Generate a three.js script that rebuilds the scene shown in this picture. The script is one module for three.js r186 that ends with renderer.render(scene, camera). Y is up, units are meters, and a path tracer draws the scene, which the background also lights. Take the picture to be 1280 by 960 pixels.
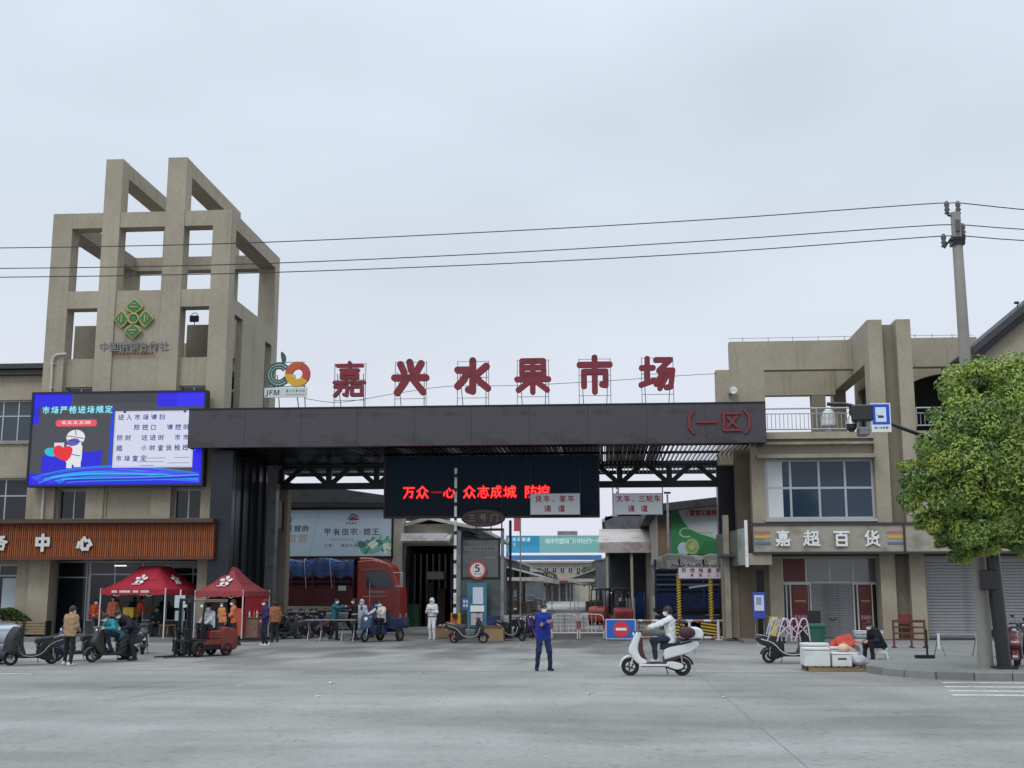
import * as THREE from 'three';
import { mergeGeometries } from 'three/addons/utils/BufferGeometryUtils.js';
import { RoundedBoxGeometry } from 'three/addons/geometries/RoundedBoxGeometry.js';

// ---------------------------------------------------------------- camera, sky, light
const scene = new THREE.Scene();
const FOCAL = 1480, PITCH = THREE.MathUtils.degToRad(9.97), YAW = THREE.MathUtils.degToRad(4.5), EYE = 2.0;
const camera = new THREE.PerspectiveCamera(2 * Math.atan(480 / FOCAL) * 180 / Math.PI, 4 / 3, 0.1, 3000);
camera.rotation.order = 'YXZ';
camera.position.set(0, EYE, 0);
camera.rotation.set(PITCH, YAW, 0);
const renderer = new THREE.WebGLRenderer({ antialias: true });
renderer.toneMapping = THREE.LinearToneMapping;
renderer.toneMappingExposure = 1.12;
renderer.shadowMap.enabled = true;
const SKY_GAIN = 1.0;

let seed = 20220414;
const rnd = () => { seed = (seed + 0x6d2b79f5) | 0; let t = Math.imul(seed ^ (seed >>> 15), 1 | seed); t = (t + Math.imul(t ^ (t >>> 7), 61 | t)) ^ t; return ((t ^ (t >>> 14)) >>> 0) / 4294967296; };
const rr = (a, b) => a + (b - a) * rnd();
const lerp = (a, b, t) => a + (b - a) * t, clamp = (x, a = 0, b = 1) => Math.min(b, Math.max(a, x)), smooth = (a, b, x) => { const t = clamp((x - a) / (b - a)); return t * t * (3 - 2 * t); };
const hash = (x, y, s) => { let h = Math.imul(x, 374761393) ^ Math.imul(y, 668265263) ^ Math.imul(s, 1274126177); h = Math.imul(h ^ (h >>> 13), 1103515245); return ((h ^ (h >>> 16)) >>> 0) / 4294967296; };
function vnoise(x, y, px, py, s) {   // value noise that repeats every px, py cells
  const xi = Math.floor(x), yi = Math.floor(y), fx = x - xi, fy = y - yi, u = fx * fx * (3 - 2 * fx), v = fy * fy * (3 - 2 * fy), m = (a, n) => ((a % n) + n) % n;
  const a = hash(m(xi, px), m(yi, py), s), b = hash(m(xi + 1, px), m(yi, py), s), c = hash(m(xi, px), m(yi + 1, py), s), d = hash(m(xi + 1, px), m(yi + 1, py), s);
  return lerp(lerp(a, b, u), lerp(c, d, u), v);
}
const fbm = (u, v, nx, ny, oct, s) => { let t = 0, w = 0.5, n = 0; for (let i = 0; i < oct; i++) { t += w * vnoise(u * nx, v * ny, nx, ny, s + i); n += w; nx *= 2; ny *= 2; w *= 0.5; } return t / n; };

{ // overcast sky: an even veil with soft grey cloud bands, a little brighter overhead as overcast skies are
  const w = 1024, h = 512, data = new Float32Array(w * h * 4);
  for (let y = 0; y < h; y++) for (let x = 0; x < w; x++) {
    const u = x / w, v = (y + 0.5) / h, el = (v - 0.5) * Math.PI, s = Math.max(0, Math.sin(el));
    const n = fbm(u, v, 20, 24, 5, 11), n2 = fbm(u, v, 9, 18, 4, 41);
    const cloud = (n - 0.5) * 0.24 + (n2 - 0.5) * 0.30;
    let L = 0.70 + 0.95 * smooth(0.44, 1, s);
    const t = smooth(0.0, 0.42, s);
    let r = L * lerp(0.975, 0.865, t), g = L * lerp(1.0, 0.99, t), b = L * lerp(1.12, 1.12, t);
    const k = 1 + cloud * smooth(0.02, 0.35, s);
    const i = (y * w + x) * 4;
    if (el < 0) { const d = 0.36; r = g = b = d; } else { r *= k; g *= k * 1.0; b *= k; }
    data[i] = r * SKY_GAIN; data[i + 1] = g * SKY_GAIN; data[i + 2] = b * SKY_GAIN; data[i + 3] = 1;
  }
  const sky = new THREE.DataTexture(data, w, h, THREE.RGBAFormat, THREE.FloatType);
  sky.mapping = THREE.EquirectangularReflectionMapping; sky.magFilter = THREE.LinearFilter; sky.needsUpdate = true;
  scene.background = sky; scene.environment = sky;
}
const sun = new THREE.DirectionalLight(new THREE.Color().setRGB(1, 0.97, 0.92), 0.8);
sun.position.set(-30, 90, 35); sun.target.position.set(0, 0, -45);
sun.castShadow = true; sun.shadow.radius = 40;
Object.assign(sun.shadow.camera, { left: -60, right: 60, top: 60, bottom: -60, near: 1, far: 260 });
sun.shadow.mapSize.set(4096, 4096);
scene.add(sun, sun.target);

// ---------------------------------------------------------------- measuring: where the sight line of a picture point meets a plane of the place
const V = (x, y, z) => new THREE.Vector3(x, y, z);
camera.updateMatrixWorld();
const sight = (px, py) => V((px - 640) / FOCAL, -(py - 480) / FOCAL, -1).applyEuler(camera.rotation);
const at = (px, py, z) => { const r = sight(px, py); return r.multiplyScalar(z / r.z).add(camera.position); };
const ground = (px, py, h = 0) => { const r = sight(px, py); return r.multiplyScalar((h - EYE) / r.y).add(camera.position); };
const X = (px, py, z) => at(px, py, z).x, Y = (py, z, px = 640) => at(px, py, z).y;

// ---------------------------------------------------------------- geometry helpers
const prep = (g) => { let n = g.index ? g.toNonIndexed() : g; if (g.userData.keepUV) n.userData.keepUV = true; for (const k of Object.keys(n.attributes)) if (!['position', 'normal', 'uv', 'color'].includes(k)) n.deleteAttribute(k); if (!n.attributes.normal) n.computeVertexNormals(); return n; };
function metric(g) { // box-projected uv in metres
  const p = g.attributes.position, n = g.attributes.normal, uv = new Float32Array(p.count * 2);
  for (let i = 0; i < p.count; i++) {
    const ax = Math.abs(n.getX(i)), ay = Math.abs(n.getY(i)), az = Math.abs(n.getZ(i));
    if (ay >= ax && ay >= az) { uv[i * 2] = p.getX(i); uv[i * 2 + 1] = p.getZ(i); }
    else if (ax >= az) { uv[i * 2] = p.getZ(i); uv[i * 2 + 1] = p.getY(i); }
    else { uv[i * 2] = p.getX(i); uv[i * 2 + 1] = p.getY(i); }
  }
  g.setAttribute('uv', new THREE.BufferAttribute(uv, 2));
  return g;
}
const join = (list) => {
  list = [list].flat(9).map(prep);
  list = list.map((g) => (g.userData.keepUV ? g : metric(g)));
  return list.length === 1 ? list[0] : mergeGeometries(list);
};
const bx = (x0, x1, y0, y1, z0, z1) => new THREE.BoxGeometry(Math.abs(x1 - x0), Math.abs(y1 - y0), Math.abs(z1 - z0)).translate((x0 + x1) / 2, (y0 + y1) / 2, (z0 + z1) / 2);
const rb = (cx, cy, cz, w, h, d, r = 0.02, seg = 1) => new RoundedBoxGeometry(w, h, d, seg, Math.min(r, w / 2.01, h / 2.01, d / 2.01)).translate(cx, cy, cz);
const v3 = (a) => (a.isVector3 ? a : V(...a));
function rod(a, b, r, seg = 8, r2 = r) {
  a = v3(a); b = v3(b);
  const d = b.clone().sub(a), g = new THREE.CylinderGeometry(r2, r, d.length(), seg, 1);
  g.applyQuaternion(new THREE.Quaternion().setFromUnitVectors(V(0, 1, 0), d.clone().normalize()));
  const m = a.clone().add(b).multiplyScalar(0.5);
  return g.translate(m.x, m.y, m.z);
}
function bar(a, b, w, h) { // rectangular bar between two points
  a = v3(a); b = v3(b);
  const d = b.clone().sub(a), g = new THREE.BoxGeometry(w, d.length(), h);
  g.applyQuaternion(new THREE.Quaternion().setFromUnitVectors(V(0, 1, 0), d.clone().normalize()));
  const m = a.clone().add(b).multiplyScalar(0.5);
  return g.translate(m.x, m.y, m.z);
}
const tube = (pts, r, seg = 24, rad = 6, closed = false) => new THREE.TubeGeometry(new THREE.CatmullRomCurve3(pts.map(v3), closed, 'centripetal'), seg, r, rad, closed);
const ball = (x, y, z, r, sx = 1, sy = 1, sz = 1, n = 10) => new THREE.SphereGeometry(r, n, Math.max(6, n * 0.7 | 0)).scale(sx, sy, sz).translate(x, y, z);
const poly = (pts) => new THREE.Shape(pts.map((p) => new THREE.Vector2(...p)));
const spline = (pts) => { const s = new THREE.Shape(); s.moveTo(...pts[0]); s.splineThru(pts.slice(1).concat([pts[0]]).map((p) => new THREE.Vector2(...p))); return s; };
// profile in the x-y plane, thickness along z, centred
const slab = (shape, t, bev = 0.01, cs = 8, bs = 1) => new THREE.ExtrudeGeometry(shape, { depth: Math.max(0.001, t - 2 * bev), bevelEnabled: bev > 0, bevelThickness: bev, bevelSize: bev, bevelSegments: bs, curveSegments: cs }).translate(0, 0, -t / 2 + bev);
const disc = (r, t, n = 24) => new THREE.CylinderGeometry(r, r, t, n).rotateX(Math.PI / 2);
const quad = (w, h) => { const g = new THREE.PlaneGeometry(w, h); g.userData.keepUV = true; return g; };
// a printed board: thin box whose front carries uv 0..1
function board(w, h, t) { const g = new THREE.BoxGeometry(w, h, t); g.userData.keepUV = true; return g; }

// ---------------------------------------------------------------- things and parts
const used = new Map();
const numbered = (n) => { const k = used.get(n) ?? 0; used.set(n, k + 1); return k ? `${n}_${String(k).padStart(3, '0')}` : n; };
function thing(name, label, category, p = [0, 0, 0], turn = 0, group) {
  const o = new THREE.Group(); o.name = numbered(name); scene.add(o);
  o.position.copy(v3(p)); o.rotation.y = turn; o.userData = { label, category };
  if (group) o.userData.group = group;
  return o;
}
function shade(m) { m.castShadow = m.receiveShadow = true; return m; }
function part(parent, name, geoms, mat, label) {
  const m = shade(new THREE.Mesh(geoms.isBufferGeometry && geoms.userData.ready ? geoms : join(geoms), mat)); m.name = name; parent.add(m);
  if (label) m.userData.label = label;
  return m;
}
function struct(name, geoms, mat) { const m = part(scene, name, geoms, mat); m.name = numbered(name); m.userData.kind = 'structure'; return m; }
const ready = (geoms) => { const g = join(geoms); g.userData.ready = true; return g; };
function copy(o, p, turn, label) { const c = o.clone(); c.name = numbered(o.name.replace(/_\d{3}$/, '')); scene.add(c); c.position.copy(v3(p)); c.rotation.y = turn; c.userData = { ...o.userData, label }; return c; }

// ---------------------------------------------------------------- materials
const lin = (r, g, b) => new THREE.Color().setRGB(r, g, b);
const M = (c, roughness = 0.7, metalness = 0, extra = {}) => new THREE.MeshStandardMaterial({ color: Array.isArray(c) ? lin(...c) : new THREE.Color(c), roughness, metalness, ...extra });
const P = (c, roughness, metalness, extra) => new THREE.MeshPhysicalMaterial({ color: Array.isArray(c) ? lin(...c) : new THREE.Color(c), roughness, metalness, ...extra });
const toS = (x) => (x <= 0.0031308 ? x * 12.92 : 1.055 * Math.pow(x, 1 / 2.4) - 0.055);
function tex(n, metres, fn, colour = true, nh = n) {
  const d = new Uint8Array(n * nh * 4);
  for (let y = 0; y < nh; y++) for (let x = 0; x < n; x++) {
    let c = fn((x + 0.5) / n, (y + 0.5) / nh); if (!Array.isArray(c)) c = [c, c, c];
    for (let k = 0; k < 3; k++) d[(y * n + x) * 4 + k] = 255 * clamp(colour ? toS(clamp(c[k])) : c[k]);
    d[(y * n + x) * 4 + 3] = 255;
  }
  const t = new THREE.DataTexture(d, n, nh); t.wrapS = t.wrapT = THREE.RepeatWrapping; t.magFilter = THREE.LinearFilter; t.minFilter = THREE.LinearMipmapLinearFilter; t.generateMipmaps = true;
  if (colour) t.colorSpace = THREE.SRGBColorSpace;
  t.repeat.set(1 / metres, 1 / (Array.isArray(metres) ? metres[1] : metres)); t.needsUpdate = true; return t;
}
function canvasTex(w, h, draw) { const c = document.createElement('canvas'); c.width = w; c.height = h; const x = c.getContext('2d'); draw(x, w, h); const t = new THREE.CanvasTexture(c); t.colorSpace = THREE.SRGBColorSpace; t.anisotropy = 8; return t; }

const plasterMap = tex(1024, 9, (u, v) => {
  const a = fbm(u, v, 4, 4, 6, 3), b = fbm(u, v, 70, 70, 3, 17), st = fbm(u, v, 60, 3, 4, 29), dirt = smooth(0.56, 0.8, fbm(u, v, 9, 4, 5, 57));
  const k = 0.86 + (a - 0.5) * 0.34 + (b - 0.5) * 0.16 - smooth(0.55, 0.85, st) * 0.10 - dirt * 0.09;
  return [k, k * 0.985, k * (0.97 - dirt * 0.03)];
});
const grainBump = tex(512, 0.9, (u, v) => 0.5 * fbm(u, v, 40, 40, 3, 5) + 0.5 * fbm(u, v, 160, 160, 2, 9), false);
const softMap = tex(512, 2.3, (u, v) => 0.8 + (fbm(u, v, 6, 6, 5, 77) - 0.5) * 0.5 + (fbm(u, v, 60, 60, 2, 78) - 0.5) * 0.15);
const clothBump = tex(256, 0.5, (u, v) => fbm(u, v, 6, 4, 4, 91), false);
const dirtMap = tex(512, 3.1, (u, v) => { const d = smooth(0.5, 0.75, fbm(u, v, 5, 7, 6, 101)); const k = 0.96 - d * 0.3 + (fbm(u, v, 50, 50, 2, 103) - 0.5) * 0.14; return [k, k * (1 - d * 0.02), k * (1 - d * 0.06)]; });
const m = {
  plaster: M([0.415, 0.37, 0.288], 0.92, 0, { map: plasterMap, bumpMap: grainBump, bumpScale: 0.004 }),
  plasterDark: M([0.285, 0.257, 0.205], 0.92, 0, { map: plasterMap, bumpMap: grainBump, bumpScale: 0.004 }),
  plasterPale: M([0.44, 0.41, 0.35], 0.9, 0, { map: plasterMap, bumpMap: grainBump, bumpScale: 0.003 }),
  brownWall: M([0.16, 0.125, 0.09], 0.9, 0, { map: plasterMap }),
  cream: M([0.56, 0.54, 0.49], 0.85, 0, { map: plasterMap }),
  trim: M([0.34, 0.305, 0.24], 0.85, 0, { map: softMap }),
  cladding: M([0.072, 0.066, 0.074], 0.42, 0.35, { map: dirtMap }),
  claddingDeep: M([0.026, 0.03, 0.04], 0.35, 0.3, { map: softMap }),
  darkSteel: M([0.018, 0.021, 0.027], 0.4, 0.4),
  louvre: M([0.02, 0.024, 0.03], 0.22, 0.6),
  roofDark: M([0.05, 0.05, 0.055], 0.7, 0.1, { map: dirtMap }),
  steel: M([0.42, 0.43, 0.45], 0.42, 0.75, { map: dirtMap }),
  greySteel: M([0.26, 0.27, 0.28], 0.5, 0.5, { map: dirtMap }),
  white: M([0.72, 0.73, 0.73], 0.5, 0, { map: dirtMap }),
  whiteClean: M([0.78, 0.78, 0.78], 0.35),
  frame: M([0.42, 0.45, 0.47], 0.4, 0.35),
  black: M([0.012, 0.012, 0.014], 0.55),
  rubber: M([0.018, 0.018, 0.019], 0.88, 0, { map: softMap }),
  blackPaint: P([0.009, 0.009, 0.011], 0.42, 0, { clearcoat: 0.3, clearcoatRoughness: 0.2 }),
  chrome: M([0.62, 0.63, 0.65], 0.2, 1),
  glass: P([0.05, 0.07, 0.085], 0.07, 0, { specularIntensity: 1, ior: 1.5 }),
  clearGlass: P([0.75, 0.8, 0.8], 0.03, 0, { transmission: 1, thickness: 0, ior: 1.5 }),
  shopGlass: P([0.32, 0.38, 0.4], 0.04, 0, { transmission: 0.92, thickness: 0, ior: 1.5 }),
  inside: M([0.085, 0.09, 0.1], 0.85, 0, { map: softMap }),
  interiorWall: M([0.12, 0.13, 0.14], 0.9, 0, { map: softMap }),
  curtain: M([0.6, 0.62, 0.62], 0.9),
  signRed: P([0.21, 0.012, 0.022], 0.42, 0, { clearcoat: 0.35, clearcoatRoughness: 0.3 }),
  red: M([0.36, 0.025, 0.028], 0.55, 0, { map: dirtMap }),
  tentRed: P([0.36, 0.012, 0.03], 0.72, 0, { side: THREE.DoubleSide, bumpMap: clothBump, bumpScale: 0.03, sheen: 0.3, sheenColor: lin(0.5, 0.1, 0.12), sheenRoughness: 0.6 }),
  tentFaded: M([0.30, 0.045, 0.055], 0.8, 0, { side: THREE.DoubleSide, bumpMap: clothBump, bumpScale: 0.03 }),
  orange: M([0.62, 0.13, 0.02], 0.6, 0, { map: dirtMap }),
  yellow: M([0.62, 0.40, 0.03], 0.55, 0, { map: dirtMap }),
  green: M([0.03, 0.12, 0.07], 0.5, 0, { map: dirtMap }),
  binGreen: M([0.022, 0.11, 0.07], 0.5),
  blue: M([0.03, 0.10, 0.36], 0.5, 0, { map: dirtMap }),
  signBlue: M([0.01, 0.11, 0.62], 0.4),
  tarp: M([0.035, 0.075, 0.19], 0.6, 0, { map: dirtMap, bumpMap: clothBump, bumpScale: 0.05 }),
  card: M([0.36, 0.24, 0.13], 0.85, 0, { map: softMap }),
  foam: M([0.80, 0.81, 0.80], 0.8, 0, { map: softMap }),
  wood: M([0.24, 0.15, 0.085], 0.75, 0, { map: softMap }),
  pallet: M([0.32, 0.23, 0.14], 0.85, 0, { map: softMap }),
  shutter: M([0.38, 0.39, 0.40], 0.45, 0.35, { map: dirtMap }),
  redBrown: M([0.13, 0.035, 0.025], 0.6, 0, { map: dirtMap }),
  concretePole: M([0.33, 0.32, 0.30], 0.9, 0, { map: plasterMap, bumpMap: grainBump, bumpScale: 0.004 }),
  lampRed: P([0.35, 0.01, 0.01], 0.15, 0, { clearcoat: 1 }),
  lampClear: P([0.7, 0.72, 0.75], 0.1, 0, { clearcoat: 1 }),
  cable: M([0.02, 0.02, 0.022], 0.6),
};
// ---------------------------------------------------------------- lettering: pen strokes of each character in a 100 x 100 box
const PEN = {
  嘉: 'M15 11H85 M50 3V24 M26 24H74 M28 34H72V46H28Z M36 48L41 56 M64 48L59 56 M8 59H92 M10 71H46L43 95L36 93 M28 62L24 80L10 96 M58 71H86V94H58Z',
  兴: 'M22 12L32 34 M48 6L53 30 M80 10L66 36 M6 50H94 M36 60L14 92 M62 60L86 90',
  水: 'M50 4V90L38 86 M8 30H36L26 56L8 76 M88 20L62 42 M54 38L70 64L92 82',
  果: 'M20 8H80V46H20Z M20 27H80 M50 8V96 M6 60H94 M46 62L10 90 M54 62L90 90',
  市: 'M50 2V14 M8 22H92 M50 22V98 M20 82V42H80V80L70 78',
  场: 'M6 34H38 M22 8V76 M4 82L40 70 M46 12H86L54 42H92L86 88L74 90 M66 46L46 80 M82 46L56 92',
  一: 'M8 50H92', 区: 'M90 10H14V90H92 M74 26L32 76 M34 30L76 74',
  '（': 'M70 2L52 26V74L70 98', '）': 'M30 2L48 26V74L30 98',
  万: 'M8 14H92 M40 44H80L74 90L60 86 M42 14L36 56L12 94',
  众: 'M50 4L30 26L8 42 M50 4L70 26L92 42 M28 44L22 72L6 94 M28 60L44 88 M70 44L62 72L48 94 M70 56L94 94',
  心: 'M12 50L6 76 M32 36V80L40 90H70L76 70 M46 20L58 38 M78 36L92 62',
  志: 'M8 22H92 M50 4V42 M22 42H78 M16 60L8 84 M34 56V88L42 94H68L72 78 M50 54L58 68 M78 58L90 78',
  成: 'M16 22H92 M18 22L16 60L6 94 M18 46H42L38 80L28 76 M54 4L62 50L78 84L94 92V76 M84 44L66 72L44 94 M70 4L84 12',
  城: 'M4 34H32 M18 10V76 M2 82L34 70 M40 22H94 M42 22L40 60L32 92 M42 46H58L56 74L48 72 M66 4L72 50L82 82L96 92V76 M90 40L76 70L60 92 M80 6L90 14',
  防: 'M10 8V96 M10 10H34L24 34L36 52L28 64L14 62 M66 2V18 M42 20H96 M60 22L56 60L40 94 M58 44H88L82 90L70 88',
  控: 'M4 26H34 M20 4V90L10 86 M2 64L36 50 M66 2V14 M42 30V16H94V28 M58 28L42 46 M74 28L92 44 M46 54H90 M68 54V90 M38 90H98',
  货: 'M28 4L8 36 M20 22V48 M80 8L50 28 M52 4V36L62 42H88V32 M22 80V52H78V78 M50 58L44 80L10 96 M58 78L92 96',
  车: 'M12 18H88 M44 4L22 46H84 M4 70H96 M54 34V98',
  客: 'M50 2V12 M10 30V14H90V28 M42 24L20 48 M38 34H72L40 60L6 72 M38 42L64 58L94 68 M28 70H72V94H28Z',
  通: 'M42 8H88L66 22 M44 80V26H90V76L82 78 M44 44H90 M44 60H90 M67 26V78 M8 10L20 24 M4 40H22V72L8 88 M22 72L36 86L96 90',
  道: 'M50 4L56 14 M82 2L74 14 M36 18H98 M66 18L58 32 M46 32H90V80H46Z M46 48H90 M46 64H90 M8 10L20 24 M4 40H22V74L8 90 M22 76L38 90L98 94',
  叉: 'M12 16H80L58 58L10 94 M24 30L54 64L94 92 M46 30L56 42', 三: 'M14 16H86 M20 50H80 M6 88H94', '、': 'M20 72L40 90',
  轮: 'M4 18H44 M24 4L10 48H44 M28 32V96 M2 72H46 M70 2L58 26L44 44 M70 2L84 26L98 40 M88 46L60 62 M60 42V84L68 92H92L94 78',
  超: 'M10 18H46 M28 2V36 M4 38H50 M28 38V80 M28 58H46 M14 54L10 76L2 92 M12 74L30 90L98 94 M54 10H90L86 42L76 40 M70 10L66 30L54 44 M58 52H90V80H58Z',
  百: 'M6 10H94 M50 10L42 28 M20 94V30H80V94H20 M20 62H80',
  务: 'M36 2L26 18L8 34 M32 14H74L46 38L6 48 M36 20L58 36L94 46 M18 58H80L74 92L60 90 M50 48L44 74L14 96',
  中: 'M12 24H88V64H12Z M50 2V98', 田: 'M14 14H86V88H14Z M14 50H86 M50 14V88', 甲: 'M16 10H84V56H16Z M16 33H84 M50 10V98', 王: 'M10 12H90 M14 48H86 M50 12V90 M4 90H96',
  有: 'M6 22H94 M44 4L32 44L6 70 M34 98V42H80V94L70 94 M34 58H80 M34 74H80',
  国: 'M12 8H88V94H12Z M28 26H72 M32 48H68 M26 74H74 M50 26V74 M60 56L68 66', 口: 'M16 16H84V88H16Z',
  农: 'M10 30V14H90V30 M50 4L38 40L8 60 M34 40V92L50 80 M50 36L66 66L94 88 M80 40L60 56',
  严: 'M10 10H90 M36 10V40 M64 10V40 M20 18L28 36 M80 18L72 36 M8 44H92 M20 44L18 70L6 94',
  格: 'M4 26H44 M24 2V98 M22 30L4 64 M26 36L42 54 M66 2L48 30 M62 14H88L62 40L44 50 M60 22L76 38L98 48 M56 60H86V92H56Z',
  进: 'M46 22H92 M40 50H98 M56 4V50L44 76 M80 4V78 M8 10L20 24 M4 40H22V72L8 88 M22 74L38 90L98 94',
  规: 'M6 20H44 M2 42H48 M26 4V50L4 92 M28 56L44 78 M56 60V8H90V60 M72 22V50L50 94 M76 56V84L84 90H96V76',
  定: 'M50 2V12 M10 30V14H90V28 M24 40H76 M50 40V86 M50 62H78 M28 54L8 94 M24 72L50 90L96 94',
  入: 'M36 6L50 14L40 56L8 94 M50 24L64 66L94 94', 小: 'M50 4V90L38 86 M26 34L8 70 M74 34L92 68',
  请: 'M10 8L20 20 M4 36H22V80L32 72 M40 16H94 M44 28H90 M36 40H98 M66 4V40 M48 96V52H86V92 M48 64H86 M48 76H86',
  扫: 'M4 26H40 M24 4V90L12 86 M2 64L42 48 M50 16H90V88 M54 50H90 M48 86H90', 时: 'M8 14H40V84H8Z M8 48H40 M48 28H98 M80 4V92L68 88 M56 48L66 64',
  号: 'M28 6H72V28H28Z M6 42H94 M36 42L30 62H78L72 92L58 90', 门: 'M10 20V98 M22 4L32 16 M38 10H90V92L76 90',
  检: 'M4 26H38 M22 2V98 M20 32L4 62 M24 36L36 52 M66 2L54 22L40 38 M66 2L80 22L98 36 M54 42H84 M48 56L54 74 M66 54L70 72 M90 54L78 88 M42 92H96',
  查: 'M6 18H94 M50 2V46 M46 20L10 46 M54 20L90 46 M28 52H72V82H28Z M28 66H72 M6 96H94',
  供: 'M24 4L4 50 M16 32V96 M36 28H96 M52 6V56 M80 6V56 M32 58H98 M52 68L38 94 M76 68L92 92',
  销: 'M20 4L4 36 M12 26H38 M6 50H40 M24 26V90L40 78 M70 4V34 M50 12L58 30 M92 10L82 30 M54 96V40H90V92 M54 56H90 M54 74H90',
  合: 'M50 4L30 26L6 44 M50 4L70 26L94 44 M34 44H66 M26 58H74V94H26Z', 作: 'M26 4L4 50 M18 34V98 M50 4L36 40 M44 26H98 M64 26V98 M64 48H92 M64 70H92',
  社: 'M22 4L28 14 M6 28H40L8 66 M26 50V98 M28 52L42 64 M50 36H94 M72 6V90 M44 90H98',
  还: 'M40 12H96 M70 12L54 44L38 60 M68 34V78 M76 42L94 60 M8 10L20 24 M4 40H22V72L8 88 M22 74L38 90L98 94',
  甜: 'M4 26H50 M16 8V90 M40 8V90 M16 54H40 M16 86H40 M56 18H98 M64 4V92 M90 4V92 M64 50H90 M64 88H90', 的: 'M24 2L18 18 M8 20H42V90H8Z M8 52H42 M62 4L52 36 M56 24H92L86 90L74 88 M62 44L72 62',
};
function strokesOf(ch) { // polylines in the 100 x 100 box, y down
  return (PEN[ch] ?? '').split(' M').map((s) => s.replace(/^M/, '')).filter(Boolean).map((s) => {
    const out = []; let x = 0, y = 0, closed = false;
    for (const [, c, n] of ('L' + s).matchAll(/([LHVZ])([^LHVZ]*)/g)) {
      const a = n.trim().split(/\s+/).map(Number);
      if (c === 'Z') { closed = true; continue; }
      if (c === 'H') x = a[0]; else if (c === 'V') y = a[0]; else [x, y] = a;
      out.push([x, y]);
    }
    return { pts: out, closed };
  });
}
function pen(ctx, ch, x, y, s, w, colour, slant = 0) {
  ctx.strokeStyle = colour; ctx.lineWidth = w; ctx.lineCap = 'round'; ctx.lineJoin = 'round';
  for (const { pts, closed } of strokesOf(ch)) {
    ctx.beginPath();
    pts.forEach(([px, py], i) => { const u = x + px / 100 * s + slant * (1 - py / 100) * s, v = y + py / 100 * s; i ? ctx.lineTo(u, v) : ctx.moveTo(u, v); });
    if (closed) ctx.closePath(); ctx.stroke();
  }
}
const write = (ctx, text, x, y, s, step, w, colour, slant) => [...text].forEach((c, i) => pen(ctx, c, x + i * step, y, s, w, colour, slant));
// solid character: every stroke is a bar with rounded ends, crossing strokes lie 3 mm apart in depth
function solid(ch, size, w, depth, roundEnds = true) {
  const out = []; let k = 0;
  const add = (a, b) => {
    const dx = b[0] - a[0], dy = b[1] - a[1], l = Math.hypot(dx, dy), r = w / 2, s = new THREE.Shape();
    if (roundEnds) { s.absarc(0, 0, r, Math.PI / 2, Math.PI * 1.5); s.absarc(l, 0, r, -Math.PI / 2, Math.PI / 2); } else { s.moveTo(-r, -r); s.lineTo(l + r, -r); s.lineTo(l + r, r); s.lineTo(-r, r); }
    const d = depth + (k++ % 9) * 0.003;
    out.push(new THREE.ExtrudeGeometry(s, { depth: d, bevelEnabled: false, curveSegments: 6 }).rotateZ(Math.atan2(dy, dx)).translate(a[0], a[1], -depth));
  };
  for (const { pts, closed } of strokesOf(ch)) {
    const q = pts.map(([x, y]) => [(x / 100 - 0.5) * size, (0.5 - y / 100) * size]);
    for (let i = 0; i + 1 < q.length; i++) add(q[i], q[i + 1]);
    if (closed) add(q[q.length - 1], q[0]);
  }
  return out;
}
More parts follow.
